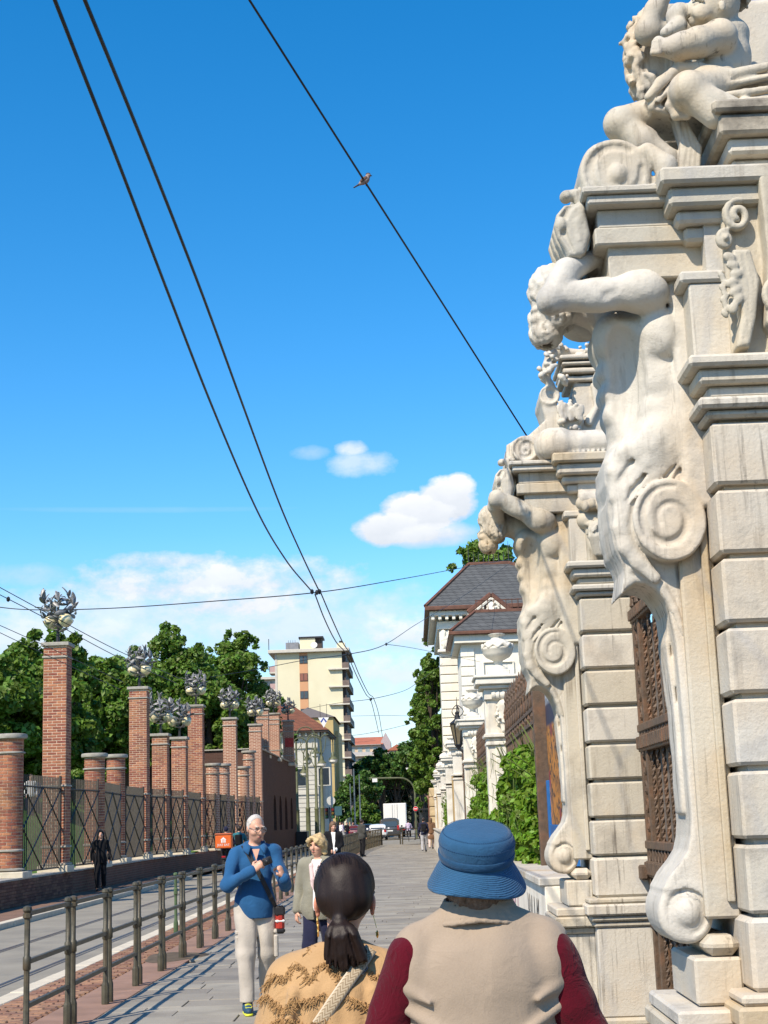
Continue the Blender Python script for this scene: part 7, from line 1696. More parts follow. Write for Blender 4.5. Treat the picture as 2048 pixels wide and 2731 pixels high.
    if hair:
        f = Field(V3(*hp((0, 0, 1.6))) - V3(.17, .17, .30), V3(*hp((0, 0, 1.6))) + V3(.17, .17, .22), max(.006, h * .8))
        e = .004 if hairstyle == 'bald' else (.010 if hairstyle == 'short' else .020)
        f.ell(hp((0, .018, 1.655)), (.078 + e, .094 + e, .098 + e), k=.01)
        if hairstyle == 'bob':
            for q in (-1, 1): f.cone(hp((q * .075, .02, 1.65)), hp((q * .085, .015, 1.545)), .040, .030, .03); f.path([hp((q * .02, -.085, 1.715)), hp((q * .065, -.085, 1.690)), hp((q * .09, -.045, 1.64))], [.030, .030, .028], .02)
            f.cone(hp((0, .075, 1.64)), hp((0, .07, 1.53)), .070, .055, .03); f.wob(.007, 60, 6)
        elif hairstyle == 'long':
            f.cone(hp((0, .075, 1.64)), hp((0, .085, 1.45)), .075, .06, .03)
            for q in (-1, 1): f.cone(hp((q * .07, .03, 1.65)), hp((q * .075, .03, 1.48)), .035, .03, .03)
        c = V3(*hp((0, -.10, 1.605))); r = .062 if hairstyle != 'bob' else .055
        f.ell(hp((0, -.100, 1.600)), (.066, .075, .100), k=.012, op='d')
        if hairstyle == 'bald': f.ell(hp((0, -.105, 1.690)), (.075, .085, .075), k=.012, op='d'); f.ell(hp((0, -.09, 1.62)), (.10, .085, .12), k=.012, op='d')
        if hairstyle in ('short', 'bald'): f.cutplane(hp((0, .02, 1.585)), tuple(Rm @ V3(0, -.25, -1)))
        if h < .011: f.wob(.004, 90, 9, 1)
        f.build('hair', hair, t, local=True)
    return t
def standing(loc_px, d, z=0.0): p = at(loc_px, 2300, d); return (p.x, d, z)
def strap_mesh(pts, w, th=.004):
    """flat band through points with given normals"""
    m = MB(); P = [Vector(p) for p, n in pts]; Nn = [Vector(n).normalized() for p, n in pts]; V = []
    for i, p in enumerate(P):
        tg = (P[min(i + 1, len(P) - 1)] - P[max(0, i - 1)]).normalized(); sd = tg.cross(Nn[i]).normalized() * w / 2; o = Nn[i] * th
        V += [p - sd, p + sd, p + sd + o, p - sd + o]
    k = len(P); Fc = [(0, 1, 2, 3), tuple((k - 1) * 4 + j for j in (3, 2, 1, 0))]
    for i in range(k - 1):
        for j in range(4): Fc.append((i * 4 + j, (i + 1) * 4 + j, (i + 1) * 4 + (j + 1) % 4, i * 4 + (j + 1) % 4))
    m.add(V, Fc); return m

# man in the blue polo shirt, walking towards the camera with both hands raised
p = at(680, 2300, 14.2)
bm_ = person('white haired man in blue long sleeved polo and beige cargo trousers, hands raised', (p.x, 14.2, 0), 10, 1.74, .0082,
    arms=(((-.250, -.10, 1.130), (-.045, -.275, 1.250), (.30, -.05, .25), (.35, .7, -.2), 1.0, (.1, .2, 1)), ((.265, -.12, 1.100), (.235, -.30, 1.175), (-.10, .02, .32), (-.5, .35, -.1), .95, (-.2, -.6, .3))),
    legs=(((-.095, -.11, .50), (-.10, -.18, .085)), ((.09, -.02, .50), (.095, .16, .16))), head=(22, 14), top=BLUEC, top_hem=.82, trousers=BEIGEP, tr_hem=.10, shoes=None, hair=HAIRW, hairstyle='bald', fat=1.03)
SHOE = mat('trainer_blue', (.02, .06, .11), .6, .2, 20); SOLE = mat('trainer_yellow', (.62, .66, .05), .6)
for an in ((-.10, -.18, .085), (.095, .16, .16)):
    a = V3(*an); f = Field(a - V3(.08, .24, .12), a + V3(.08, .12, .06), .006); f.cone(a + (0, .02, -.040), a + (0, -.10, -.045), .043, .041, .02); f.cone(a + (0, -.10, -.045), a + (0, -.165, -.052), .041, .028, .02); f.cone(a, a + (0, 0, -.03), .046, .046, .02); f.cut(2, a[2] - .070, '>'); o = f.build('shoe', SHOE, bm_, local=True)
    f = Field(a - V3(.08, .25, .12), a + V3(.08, .12, .0), .006); f.cone(a + (0, .03, -.066), a + (0, -.165, -.068), .046, .038, .01); f.cut(2, a[2] - .086, '>'); f.cut(2, a[2] - .066, '<'); f.build('sole', SOLE, o, local=True)
    m = MB()
    for i in range(5): m.tube([a + (-.028, -.06 - .02 * i, -.004 - .004 * i), a + (0, -.065 - .02 * i, .006 - .006 * i), a + (.028, -.06 - .02 * i, -.004 - .004 * i)], .004, 5)
    m.build('lace', SOLE, o, local=True)
m = MB()                                                              # polo collar: band and two flaps
for q in (-1, 1):
    R0 = [(0, .088, 1.515), (q * .055, .078, 1.512), (q * .086, .02, 1.505), (q * .080, -.055, 1.490), (q * .040, -.098, 1.468)]
    R1 = [(0, .112, 1.462), (q * .075, .100, 1.462), (q * .115, .02, 1.455), (q * .115, -.085, 1.432), (q * .070, -.160, 1.388)]
    n_ = len(m.v); m.v += [tuple(p) for p in R0 + R1]; m.f += [((n_ + i, n_ + i + 1, n_ + 6 + i, n_ + 5 + i) if q < 0 else (n_ + i, n_ + 5 + i, n_ + 6 + i, n_ + i + 1)) for i in range(4)]
o = m.build('collar', BLUEC, bm_, smooth=True, local=True); sm = o.modifiers.new('thick', 'SOLIDIFY'); sm.thickness = .008
m = MB(); m.add([(-.034, -.136, 1.44), (.034, -.136, 1.44), (.0, -.166, 1.335)], [(0, 1, 2)]); o = m.build('neck_opening', SKIN, bm_, local=True); sm = o.modifiers.new('thick', 'SOLIDIFY'); sm.thickness = .006
for q in (-1, 1):
    for z in (.70, .62): one('cargo_pocket', BEIGEP, bm_, 'box', (q * .175 - .020, -.115 if z > .65 else -.12, z - (.02 if z > .65 else .15)), (q * .175 + .020, .055, z + .02 if z > .65 else z + .05), .012, local=True)
sp = [((-.11, -.02, 1.475), (-.3, -.3, 1)), ((-.08, -.115, 1.42), (0, -1, .4)), ((-.02, -.148, 1.30), (0, -1, .1)), ((.06, -.160, 1.15), (.1, -1, 0)), ((.13, -.150, 1.00), (.3, -1, 0)), ((.185, -.09, .90), (.8, -.6, 0))]
strap_mesh(sp, .042).build('bag_strap', DARKMETAL, bm_, local=True)
g = thing('shoulder_bag', 'red and black shoulder bag at the hip of the man in blue', 'bag', bm_.location, R(10)); g.scale = bm_.scale
one('bag_body', mat('bag_red', (.35, .03, .02), .6), g, 'box', (.175, -.12, .70), (.255, .06, .90), .025, local=True); one('flap', DARKMETAL, g, 'box', (.168, -.128, .83), (.262, .066, .925), .02, local=True); one('band', WHITEC, g, 'box', (.171, -.124, .775), (.259, .062, .80), .01, local=True); one('bag_bottom', DARKMETAL, g, 'box', (.170, -.125, .675), (.260, .064, .73), .02, local=True); m = MB(); m.tube([(.215 + .02 * math.cos(a * .7), -.13, .95 + .022 * math.sin(a * .7)) for a in range(10)], .005, 5); m.build('ring', GREYMETAL, g, local=True)
hr = rotm(22, 14); hq = lambda q: tuple(V3(0, 0, 1.515) + hr @ (V3(*q) - V3(0, 0, 1.515)))
g = thing('glasses', 'thin rimmed glasses on the man in blue', 'glasses', bm_.location, R(10)); g.scale = bm_.scale
m = MB()
for q in (-1, 1): m.tube([hq((q * .032 + .024 * math.cos(a * .63), -.108, 1.636 + .017 * math.sin(a * .63))) for a in range(11)], .0022, 5); m.tube([hq((q * .056, -.106, 1.642)), hq((q * .080, -.04, 1.646)), hq((q * .083, .015, 1.64))], .0022, 5)
m.tube([hq((-.008, -.110, 1.64)), hq((.008, -.110, 1.64))], .0022, 5); m.build('rim', WIREM, g, local=True)
g = thing('small_camera', 'small dark camera held in the raised hands of the man in blue', 'camera', bm_.location, R(10)); g.scale = bm_.scale
f = Field((-.02, -.46, 1.24), (.20, -.24, 1.42), .006); f.box((.085, -.36, 1.335), (.045, .020, .034), (0, -20, 15), .012); f.cone((.085, -.375, 1.335), (.08, -.405, 1.332), .022, .020, .004); f.build('case', DARKMETAL, g, local=True)

# blonde woman beside him
p = at(850, 2300, 15.6)
person('blonde woman in a grey open jacket with a pale scarf, partly behind the ponytail woman', (p.x, 15.6, 0), -18, 1.53, .0082, arms=(((-.245, .02, 1.13), (-.265, -.05, .90), (-.05, -.1, -1), (.6, .5, 0), .45, (0, -1, 0)), ((.25, .02, 1.13), (.26, -.06, .90), (.05, -.1, -1), (-.6, .5, 0), .45, (0, -1, 0))),
    legs=(((-.09, -.10, .50), (-.09, -.12, .085)), ((.09, .04, .50), (.09, .20, .12))), head=(-14, 6), top=WHITEC, top_hem=.9, trousers=NAVY, hair=HAIRB, hairstyle='bob', jacket=GREYJ, coat_hem=.80, scarf=PINKC, fat=1.08)
# woman in the black blazer farther down
A0 = (((-.23, .03, 1.13), (-.20, -.10, .93)), ((.23, .03, 1.13), (.20, -.10, .93)))
p = at(890, 2300, 40)
person('woman in black blazer and white top walking along the railing', (p.x, 40, 0), 8, 1.66, .012, arms=(((-.225, .03, 1.13), (-.06, -.16, 1.02)), ((.225, .03, 1.13), (.02, -.17, .98))), head=(10, 16), top=WHITEC, trousers=BLACKC, hair=HAIRG, hairstyle='long', jacket=BLACKC, coat_hem=.72)
W1 = (((-.09, -.12, .51), (-.09, -.17, .085)), ((.09, .03, .50), (.09, .22, .14)))
person('walker in a black hooded jacket on the far left pavement', (at(268, 2340, 43).x, 43, -.01), 12, 1.66, .012, arms=(((-.24, .04, 1.13), (-.24, -.03, .88)), ((.24, .02, 1.13), (.25, -.08, .90))), legs=W1, head=(0, 0), top=BLACKC, top_hem=.80, trousers=BLACKC, hair=BLACKC, hairstyle='long', jacket=None)
person('man in dark olive jacket standing by the far railing', (at(966, 2250, 73).x, 73, 0), 130, 1.74, .015, arms=A0, head=(0, 5), top=OLIVE, trousers=BLACKC, hair=HAIRD, jacket=OLIVE)
w_ = person('walker in dark top and light grey trousers going away with a backpack', (at(1131, 2250, 79).x, 79, 0), 180, 1.72, .015, arms=A0, legs=W1, top=NAVY, trousers=GREYP, hair=HAIRD)
g = thing('backpack', 'black backpack on the walker in grey trousers', 'backpack', w_.location, R(180)); f = Field((-.2, .05, .95), (.2, .36, 1.5), .015); f.box((0, .19, 1.22), (.13, .075, .2), rr=.05, k=.02); f.box((0, .27, 1.15), (.10, .03, .1), rr=.025, k=.02); f.build('pack', BLACKC, g, local=True)
for q in (-1, 1): strap_mesh([((q * .09, .14, 1.38), (0, 0, 1)), ((q * .10, .0, 1.47), (0, 0, 1)), ((q * .10, -.14, 1.35), (0, -1, 0)), ((q * .12, -.1, 1.1), (0, -1, 0))], .04).build('pack_strap', BLACKC, g, local=True)
person('woman in long brown coat going away along the wall', (at(1150, 2250, 86).x, 86, 0), 180, 1.70, .015, arms=A0, legs=W1, top=BROWNC, trousers=mat('tights', (.5, .4, .36), .6), hair=HAIRG, hairstyle='long', jacket=BROWNC, coat_hem=.55)
# seated figure on the bastion
p = at(775, 2036, 101); sx = p.x
person('person with dark curly hair and white shirt sitting on top of the bastion', (sx, 102.6, 5.72 - .83), -30, 1.70, .018, arms=(((-.24, -.05, 1.12), (-.05, -.22, 1.02)), ((.24, -.05, 1.12), (.06, -.22, 1.02))), legs=(((-.10, -.42, .93), (-.10, -.42, .93 - .03)), ((.10, -.42, .93), (.10, -.42, .93 - .03))), top=WHITEC, trousers=BLACKC, tr_hem=.6, shoes=None, hair=HAIRD, hairstyle='bob')
# people in the distance
for px, d, tp, tr, hr_, lab in ((1112, 135, BLACKC, NAVY, HAIRD, 'distant person in black near the bracket pole'), (897, 142, NAVY, BLACKC, HAIRD, 'distant pedestrian in navy at the far crossing'), (908, 146, WHITEC, NAVY, HAIRG, 'distant pedestrian in white top at the far crossing'), (914, 150, LILAC, GREYP, HAIRD, 'distant pedestrian in lilac at the far crossing'), (925, 144, BLACKC, NAVY, HAIRD, 'distant pedestrian in black beside the notice board'), (933, 152, GREYJ, BLACKC, HAIRG, 'distant pedestrian in grey before the yellow block'), (941, 148, NAVY, NAVY, HAIRD, 'distant pedestrian in dark clothes beside the red car')):
    person(lab, (at(px, 2210, d).x, d, ROADZ), rng.uniform(-60, 200), 1.72, .024, arms=A0, legs=W1, top=tp, trousers=tr, hair=hr_, group='people at the far crossing')

# two-wheelers
def bicycle(lab, x, y, z, rz, cat='bicycle', heavy=False):
    t = thing('moped' if heavy else 'bicycle', lab, cat, (x, y, z), rz); r = .30 if heavy else .34
    for yy in (-.52, .52):
        m = MB(); m.tube([(0, yy + r * math.cos(a * .2618), r + r * math.sin(a * .2618)) for a in range(25)], .045 if heavy else .02, 6, cap=False); w = m.build('wheel', TYRE, t, local=True); m = MB()
        for a in range(8): m.tube([(0, yy, r), (0, yy + r * math.cos(a * .785), r + r * math.sin(a * .785))], .004, 3)
        m.build('spokes', GREYMETAL, w, local=True)
    m = MB(); k = .035 if heavy else .018
    for a, b in (((0, -.52, r), (0, -.12, .42)), ((0, -.12, .42), (0, .36, .86)), ((0, -.12, .42), (0, -.22, .88)), ((0, -.2, .8), (0, .36, .82)), ((0, .36, .95), (0, .52, r)), ((0, -.52, r), (0, -.2, .8))): m.tube([a, b], k, 6)
    m.build('frame', DARKMETAL, t, local=True); one('saddle', DARKMETAL, t, 'box', (-.07, -.38, .88), (.07, -.08, .95), .03, local=True); m = MB(); m.tube([(-.28, .28, 1.05), (-.1, .36, 1.04), (.1, .36, 1.04), (.28, .28, 1.05)], .016, 6); m.tube([(0, .36, .85), (0, .36, 1.04)], .018, 6); m.build('handlebar', DARKMETAL, t, local=True)
    if heavy: one('rear_light', TAIL, t, 'box', (-.07, -.72, .66), (.07, -.69, .72), .01, local=True); one('mudguard', DARKMETAL, t, 'box', (-.09, -.72, .60), (.09, -.30, .66), .02, local=True)
    return t
rx, ry = at(603, 2300, 55).x, 55.0
bicycle('dark delivery moped on the road below the orange box', rx, ry, ROADZ, 0, 'moped', True)
SEAT = (((-.13, -.36, .86), (-.13, -.22, .42)), ((.13, -.36, .86), (.13, -.22, .42)))
person('delivery rider in dark cap riding away behind the orange box', (rx, ry + .02, ROADZ + .02), 180, 1.72, .014, arms=(((-.26, -.18, 1.15), (-.24, -.44, 1.07)), ((.26, -.18, 1.15), (.24, -.44, 1.07))), legs=SEAT, top=NAVY, trousers=BLACKC, tr_hem=.4, hair=NAVY, lean=.25)
t = thing('delivery_box', 'orange food delivery box with white house emblem carried on the moped', 'box', (rx, ry - .50, ROADZ + .98)); ORG = mat('box_orange', (.62, .12, .02), .55, .08, 6)
bw = .29; one('box_body', ORG, t, 'box', (-bw, -.22, .0), (bw, .22, .46), .03, local=True); one('box_lid', mat('box_lid', (.38, .10, .04), .6), t, 'box', (-bw - .01, -.23, .465), (bw + .01, .23, .53), .02, local=True)
m = MB(); yq = -.2235; m.add([(-.08, yq, .20), (.08, yq, .20), (.08, yq, .30), (.11, yq, .30), (0, yq, .395), (-.11, yq, .30), (-.08, yq, .30)], [(0, 1, 2, 3, 4, 5, 6)]); m.build('house_emblem', WHT, t, local=True)
m = MB(); m.box((-.038, yq - .003, .20), (-.026, yq - .001, .32)); m.box((.026, yq - .003, .20), (.038, yq - .001, .32)); m.box((-.006, yq - .003, .20), (.006, yq - .001, .33)); m.build('emblem_cutlery', ORG, t, local=True)
fc = bpy.data.curves.new('txt', 'FONT'); fc.body = 'JUST EAT'; fc.size = .105; fc.align_x = 'CENTER'; fo = bpy.data.objects.new('txt', fc); COL.objects.link(fo); bpy.context.view_layer.update()
tm = bpy.data.meshes.new_from_object(fo.evaluated_get(bpy.context.evaluated_depsgraph_get())); bpy.data.objects.remove(fo); tm.materials.clear(); tm.materials.append(WHT); o = mesh_obj('lettering', tm, t, (0, yq - .001, .09)); o.rotation_euler = (R(90), 0, 0)
cx_ = at(638, 2300, 59).x; bicycle('bicycle of the rider in teal beside the delivery moped', cx_, 59, ROADZ, 0)
w_ = person('cyclist in teal jacket riding away beside the delivery moped', (cx_, 59.02, ROADZ), 180, 1.74, .014, arms=(((-.26, -.16, 1.15), (-.24, -.42, 1.07)), ((.26, -.16, 1.15), (.24, -.42, 1.07))), legs=SEAT, top=TEALC, trousers=BLACKC, tr_hem=.4, hair=HAIRD, lean=.3)
g = thing('backpack', 'dark backpack on the cyclist in teal', 'backpack', w_.location, R(180)); f = Field((-.2, .03, .95), (.2, .34, 1.5), .015); f.box((0, .14, 1.22), (.14, .075, .2), rr=.05, k=.02); f.build('pack', BLACKC, g, local=True)
for q in (-1, 1): strap_mesh([((q * .09, .10, 1.38), (0, 0, 1)), ((q * .10, -.05, 1.46), (0, 0, 1)), ((q * .10, -.18, 1.30), (0, -1, 0))], .04).build('pack_strap', BLACKC, g, local=True)
lx_ = at(1090, 2230, 126).x; bicycle('far bicycle ridden by the person in lilac', lx_, 126, ROADZ, 0); person('far cyclist in lilac shirt riding away beside the truck', (lx_, 126.02, ROADZ), 180, 1.72, .02, arms=(((-.26, -.16, 1.15), (-.24, -.42, 1.07)), ((.26, -.16, 1.15), (.24, -.42, 1.07))), legs=SEAT, top=LILAC, trousers=BLACKC, tr_hem=.4, hair=HAIRD, lean=.3)
# visitors on the lawn behind the fence
for px, d, tp in ((82, 58, WHITEC), (93, 60, BLUEC)): p = at(px, 2085, d); person('visitor standing on the lawn behind the first fence panel', (p.x, d, 2.15), 30, 1.7, .024, arms=A0, top=tp, trousers=NAVY, hair=HAIRD, group='visitors behind the fence')
# ------------------------------------------------------------------ the couple walking ahead (seen from behind)
def hit(f, x, z):
    """depth of the first surface met coming from the camera side"""
    i = int(round((x - f.lo[0]) / f.h)); k = int(round((z - f.lo[2]) / f.h))
    if not (0 <= i < f.F.shape[0] and 0 <= k < f.F.shape[2]): return None
    c = f.F[i, :, k]; j = np.argmax(c < 0)
    if c[j] >= 0: return None
    if j == 0: return float(f.ax[1][0])
    a, b = c[j - 1], c[j]; return float(f.ax[1][j - 1] + f.h * a / (a - b))
# --- man in the bucket hat: x right, y away from the camera
D1 = 4.75; o1 = at(1277, 2450, D1); O1 = (o1.x, D1, 0.0)
man = thing('person', 'stocky man in blue bucket hat, beige vest and dark red shirt seen from behind', 'person', O1); man.scale = (.95, .95, 1.035)
f = Field((-.42, -.28, -.02), (.42, .32, 1.62), .0105)
f.ell((0, .02, 1.46), (.078, .098, .112), k=.02); f.ell((0, .075, 1.43), (.055, .05, .07), k=.03); f.cone((0, .01, 1.27), (0, .015, 1.42), .068, .062, .04)
for q in (-1, 1): f.ell((q * .080, .02, 1.452), (.010, .022, .032), k=.01)
f.ell((0, .02, 1.08), (.20, .13, .22), k=.06); f.ell((0, .03, .86), (.20, .15, .2), k=.06); f.cone((-.17, .0, 1.22), (.17, 0, 1.22), .06, .06, .05)
for q in (-1, 1):
    sh, el, wr = (q * .22, .0, 1.19), (q * .315, .02, .93), (q * .27, .15, .72); f.cone(sh, el, .058, .05, .03); f.cone(el, wr, .05, .034, .02); hand(f, wr, (0, .3, -1), (-q, .2, 0), (0, 1, 0), .5)
    f.cone((q * .095, .02, .80), (q * .10, .0, .44), .09, .062, .04); f.cone((q * .10, 0, .44), (q * .10, -.03 + q * .12, .07), .06, .04, .03)
f.build('body', SKIN, man, local=True)
VEST = cloth('vest_cloth', (.315, .25, .188), .9, .6, 6, .06, sheen=.25); SHIRT = cloth('red_shirt', (.080, .004, .011), .85, .9, 12)
f = Field((-.36, -.28, .66), (.36, .34, 1.44), .0068)
f.ell((0, .02, 1.06), (.245, .155, .235), k=.05); f.ell((0, -.035, 1.14), (.215, .115, .15), k=.06); f.ell((0, .03, .84), (.262, .185, .26), k=.08)
for q in (-1, 1): f.cone((q * .05, .0, 1.300), (q * .225, .005, 1.222), .066, .058, .05); f.ell((q * .215, .0, 1.17), (.066, .10, .12), k=.04)
f.wob(.008, 10, 41, 2); f.wob(.007, 26, 43, 2, (1, .3, .35))
for q in (-1, 1):                                # folds pulling from the armholes
    for a, b in (((q * .255, -.06, 1.06), (q * .10, -.16, .98)), ((q * .26, -.05, .99), (q * .12, -.18, .86)), ((q * .25, -.07, 1.12), (q * .17, -.13, 1.08))): f.cone(a, b, .010, .004, .03)
    f.ell((q * .300, .0, 1.10), (.052, .115, .16), k=.012, op='d')
f.ell((0, .015, 1.40), (.112, .086, .085), k=.01, op='d'); f.cut(2, .70, '>')
vest = f; f.build('vest', VEST, man, local=True)
m = MB()                                         # seam round each armhole
for q in (-1, 1):
    m2 = []
    for i in range(30):
        z = .97 + i * .0085; x = q * .262; 
        for dx in np.arange(0, .12, .004):
            y = hit(vest, q * (.285 - dx), z)
            if y is not None and y < .02: m2.append((q * (.285 - dx - .012), y - .0006, z)); break
    if len(m2) > 4: m.tube(m2, .0028, 5)
m.build('armhole_seam', cloth('vest_seam', (.50, .40, .30)), man, local=True)
f = Field((-.18, -.16, 1.26), (.18, .17, 1.44), .0065)     # shirt collar and vest collar
for i in range(26):
    a = i * 2 * math.pi / 26; b = (i + 1) * 2 * math.pi / 26; P = lambda a, r, z: (r * 1.34 * math.cos(a), .015 + r * math.sin(a), z + .012 * math.sin(a) - .022 * abs(math.cos(a)))
    f.cone(P(a, .080, 1.372), P(b, .080, 1.372), .007, .007, .004); f.cone(P(a, .086, 1.357), P(b, .086, 1.357), .008, .008, .006); f.cone(P(a, .093, 1.342), P(b, .093, 1.342), .008, .008, .006); f.cone(P(a, .101, 1.328), P(b, .101, 1.328), .008, .008, .006); f.cone(P(a, .109, 1.314), P(b, .109, 1.314), .007, .007, .006)
f.build('vest_collar', VEST, man, local=True)
f = Field((-.15, -.16, 1.30), (.15, .17, 1.42), .0065)
for i in range(26): a = i * 2 * math.pi / 26; b = (i + 1) * 2 * math.pi / 26; f.cone(P(a, .070, 1.365), P(b, .070, 1.365), .009, .009, .003); f.cone(P(a, .070, 1.345), P(b, .070, 1.345), .009, .009, .003)
f.build('shirt_collar', SHIRT, man, local=True)
f = Field((-.47, -.22, .68), (.47, .34, 1.32), .0075)
for q in (-1, 1): f.cone((q * .215, .0, 1.19), (q * .325, .01, .94), .085, .078, .03); f.cone((q * .325, .01, .94), (q * .285, .13, .74), .078, .055, .03); f.ell((q * .225, .0, 1.17), (.075, .085, .09), k=.03)
f.wob(.009, 22, 51, 2, (1, 1, .7)); f.wob(.004, 60, 53, 1, (.5, .5, 1)); f.build('shirt_sleeves', SHIRT, man, local=True)
f = Field((-.33, -.25, .0), (.33, .30, .82), .014); f.ell((0, .03, .78), (.235, .175, .16), k=.05)
for q in (-1, 1): f.cone((q * .10, .02, .76), (q * .11, .0, .42), .115, .085, .03); f.cone((q * .11, 0, .42), (q * .11, -.03 + q * .12, .09), .085, .072, .03)
f.wob(.010, 18, 55); f.cut(2, .06, '>'); f.build('trousers', NAVY, man, local=True)
for q in (-1, 1): f = Field((q * .10 - .1, -.35, -.02), (q * .10 + .1, .35, .16), .01); y0 = -.03 + q * .12; f.cone((q * .10, y0, .05), (q * .10, y0 + .15, .04), .048, .036, .02); f.cone((q * .1, y0, .05), (q * .1, y0, .1), .045, .045, .02); f.cut(2, .002, '>'); f.build('shoe', RUBBER, man, local=True)
f = Field((-.14, -.16, 1.33), (.14, .13, 1.50), .006)      # grey-brown hair below the hat
f.ell((0, -.01, 1.425), (.088, .088, .055), k=.01); f.cone((0, -.03, 1.40), (0, -.045, 1.365), .078, .055, .02); curls(f, (0, -.02, 1.392), (.092, .085, .050), 130, 71, .010, .003, lambda d: d.y < .3 and d.z < .4)
f.build('hair', mat('grey_brown_hair', (.13, .095, .075), .7, .4, 60, .6, 150), man, local=True)
# bucket hat
DENIM = cloth('denim', (.024, .082, .165), .85, .35, 30, .20, sheen=.25, weave=420)
BRIMM = cloth('denim_brim', (.028, .095, .19), .85, .35, 30, .20, sheen=.25, weave=420)
def rings():
    n, l = BRIMM.node_tree.nodes, BRIMM.node_tree.links; tc = n.new('ShaderNodeTexCoord'); mp = n.new('ShaderNodeMapping'); mp.inputs['Scale'].default_value = (1, .893, 0); l.new(tc.outputs['Object'], mp.inputs[0])
    w = n.new('ShaderNodeTexWave'); w.wave_type = 'RINGS'; w.rings_direction = 'Z'; w.inputs['Scale'].default_value = 95; w.inputs['Distortion'].default_value = .6; l.new(mp.outputs[0], w.inputs['Vector'])
    bp = n.new('ShaderNodeBump'); bp.inputs['Strength'].default_value = .55; bp.inputs['Distance'].default_value = .0025; l.new(w.outputs['Fac'], bp.inputs['Height']); b = n['Principled BSDF']; old = b.inputs['Normal'].links[0].from_socket; l.new(old, bp.inputs['Normal']); l.new(bp.outputs[0], b.inputs['Normal'])
    mx = n.new('ShaderNodeMix'); mx.data_type = 'RGBA'; mx.blend_type = 'MULTIPLY'; r = n.new('ShaderNodeMapRange'); r.inputs['To Min'].default_value = .75; r.inputs['To Max'].default_value = 1.08; l.new(w.outputs['Fac'], r.inputs['Value']); src = b.inputs['Base Color'].links[0].from_socket; mx.inputs['Factor'].default_value = 1; l.new(src, mx.inputs['A']); l.new(r.outputs[0], mx.inputs['B']); l.new(mx.outputs['Result'], b.inputs['Base Color'])
rings()
hat = thing('bucket_hat', 'blue denim bucket hat with stitched brim on the man in the vest', 'hat', (O1[0] + .0, D1 - .005, 1.523)); hat.scale = (.95, .95, .95)
hat.rotation_euler = (R(19), R(3), 0)
prof = [(.104, -.005), (.1145, .006), (.119, .014)]
bprof = [(.112, .006)] + [(.116 + i * .0031 + (.0006 if i % 2 else 0), -.004 - i * .0042 - (0.0008 * i * i / 14)) for i in range(15)]
bprof += [(bprof[-1][0] - .001, bprof[-1][1] - .004)] + [(.114 + i * .0031, -.009 - i * .0042 - .0008 * i * i / 14) for i in range(14, -1, -1)]
wv = lambda th, z: (.016 * math.sin(2 * th + .6) + .022 * math.sin(3 * th + 2.0)) * max(0, min(1, (.01 - z) / .06))
m = MB(); m.lathe(bprof, n=72, sy=1.12, wob=wv); V = [(x, y, z - .014 * max(0, (math.hypot(x, y) - .115) / .05) * math.cos(2 * math.atan2(y, x) + .4)) for x, y, z in m.v]; auto_smooth(link_new('brim', V, m.f, BRIMM, hat, local=True), 70)
cp = [(.1135, -.004), (.1175, .010), (.1210, .030), (.1225, .052), (.1205, .072), (.1150, .085), (.1085, .0925), (.1060, .0925), (.1035, .0965), (.095, .1005), (.06, .1035), (.02, .1040), (.004, .1040)]
m = MB(); m.lathe(cp, n=64, sy=1.10, wob=lambda th, z: .018 * math.sin(2 * th + 1.2) * (z / .1) + .010 * math.sin(5 * th + z * 40)); auto_smooth(m.build('crown', DENIM, hat, local=True), 60)
DEN2 = cloth('denim_band', (.018, .064, .135), .85, .3, 30, .2)
m = MB(); m.lathe([(.1155, .004), (.1215, .006), (.1235, .012), (.1250, .026), (.1235, .029), (.118, .030)], n=64, sy=1.10); auto_smooth(m.build('hat_band', DEN2, hat, local=True), 50)
m = MB()
for k in range(92):
    a = k * 2 * math.pi / 92
    for r, z in ((.1085, .0945), (.1225, .0605)):
        q = 1.0 + .018 * math.sin(2 * a + 1.2) * (z / .1) + .010 * math.sin(5 * a + z * 40)
        m.tube([(r * q * math.cos(a + d), r * q * 1.10 * math.sin(a + d), z + .0008) for d in (0, .022, .044)], .0010, 4)
m.build('stitching', cloth('denim_thread', (.015, .05, .12)), hat, local=True)

# --- woman with the ponytail
D2 = 5.1; o2 = at(908, 2450, D2); O2 = (o2.x, D2, 0.0); HZ = 1.432
wo_ = thing('person', 'woman with black ponytail in a tan fringed poncho seen from behind', 'person', O2)
hx0 = at(918, 2365, D2).x - O2[0]
f = Field((-.36, -.26, -.02), (.36, .30, 1.60), .0095)
f.ell((hx0, .02, HZ), (.074, .092, .105), k=.02); f.ell((hx0 + .012, .060, HZ - .05), (.066, .055, .065), k=.03); f.cone((-.005, .0, 1.20), (hx0, .012, 1.40), .052, .049, .04)
f.ell((0, .01, 1.02), (.145, .09, .18), k=.06); f.ell((0, .01, .86), (.155, .11, .18), k=.06); f.cone((-.12, 0, 1.125), (.12, 0, 1.125), .045, .045, .04)
for q in (-1, 1):
    f.cone((q * .150, .0, 1.12), (q * .21, .03, .90), .044, .038, .03); f.cone((q * .21, .03, .90), (q * .19, .16, .76), .038, .028, .02); hand(f, (q * .19, .16, .76), (0, .5, -.9), (-q, .2, 0), (0, 1, 0), .5, .92)
    f.cone((q * .085, .01, .80), (q * .09, .0, .44), .085, .056, .04); f.cone((q * .09, 0, .44), (q * .09, q * .13 - .02, .07), .055, .036, .03)
f.build('body', SKIN, wo_, local=True)
EAR = mat('ear_skin', (.62, .27, .18), .45, .1, 40, sss=.35)
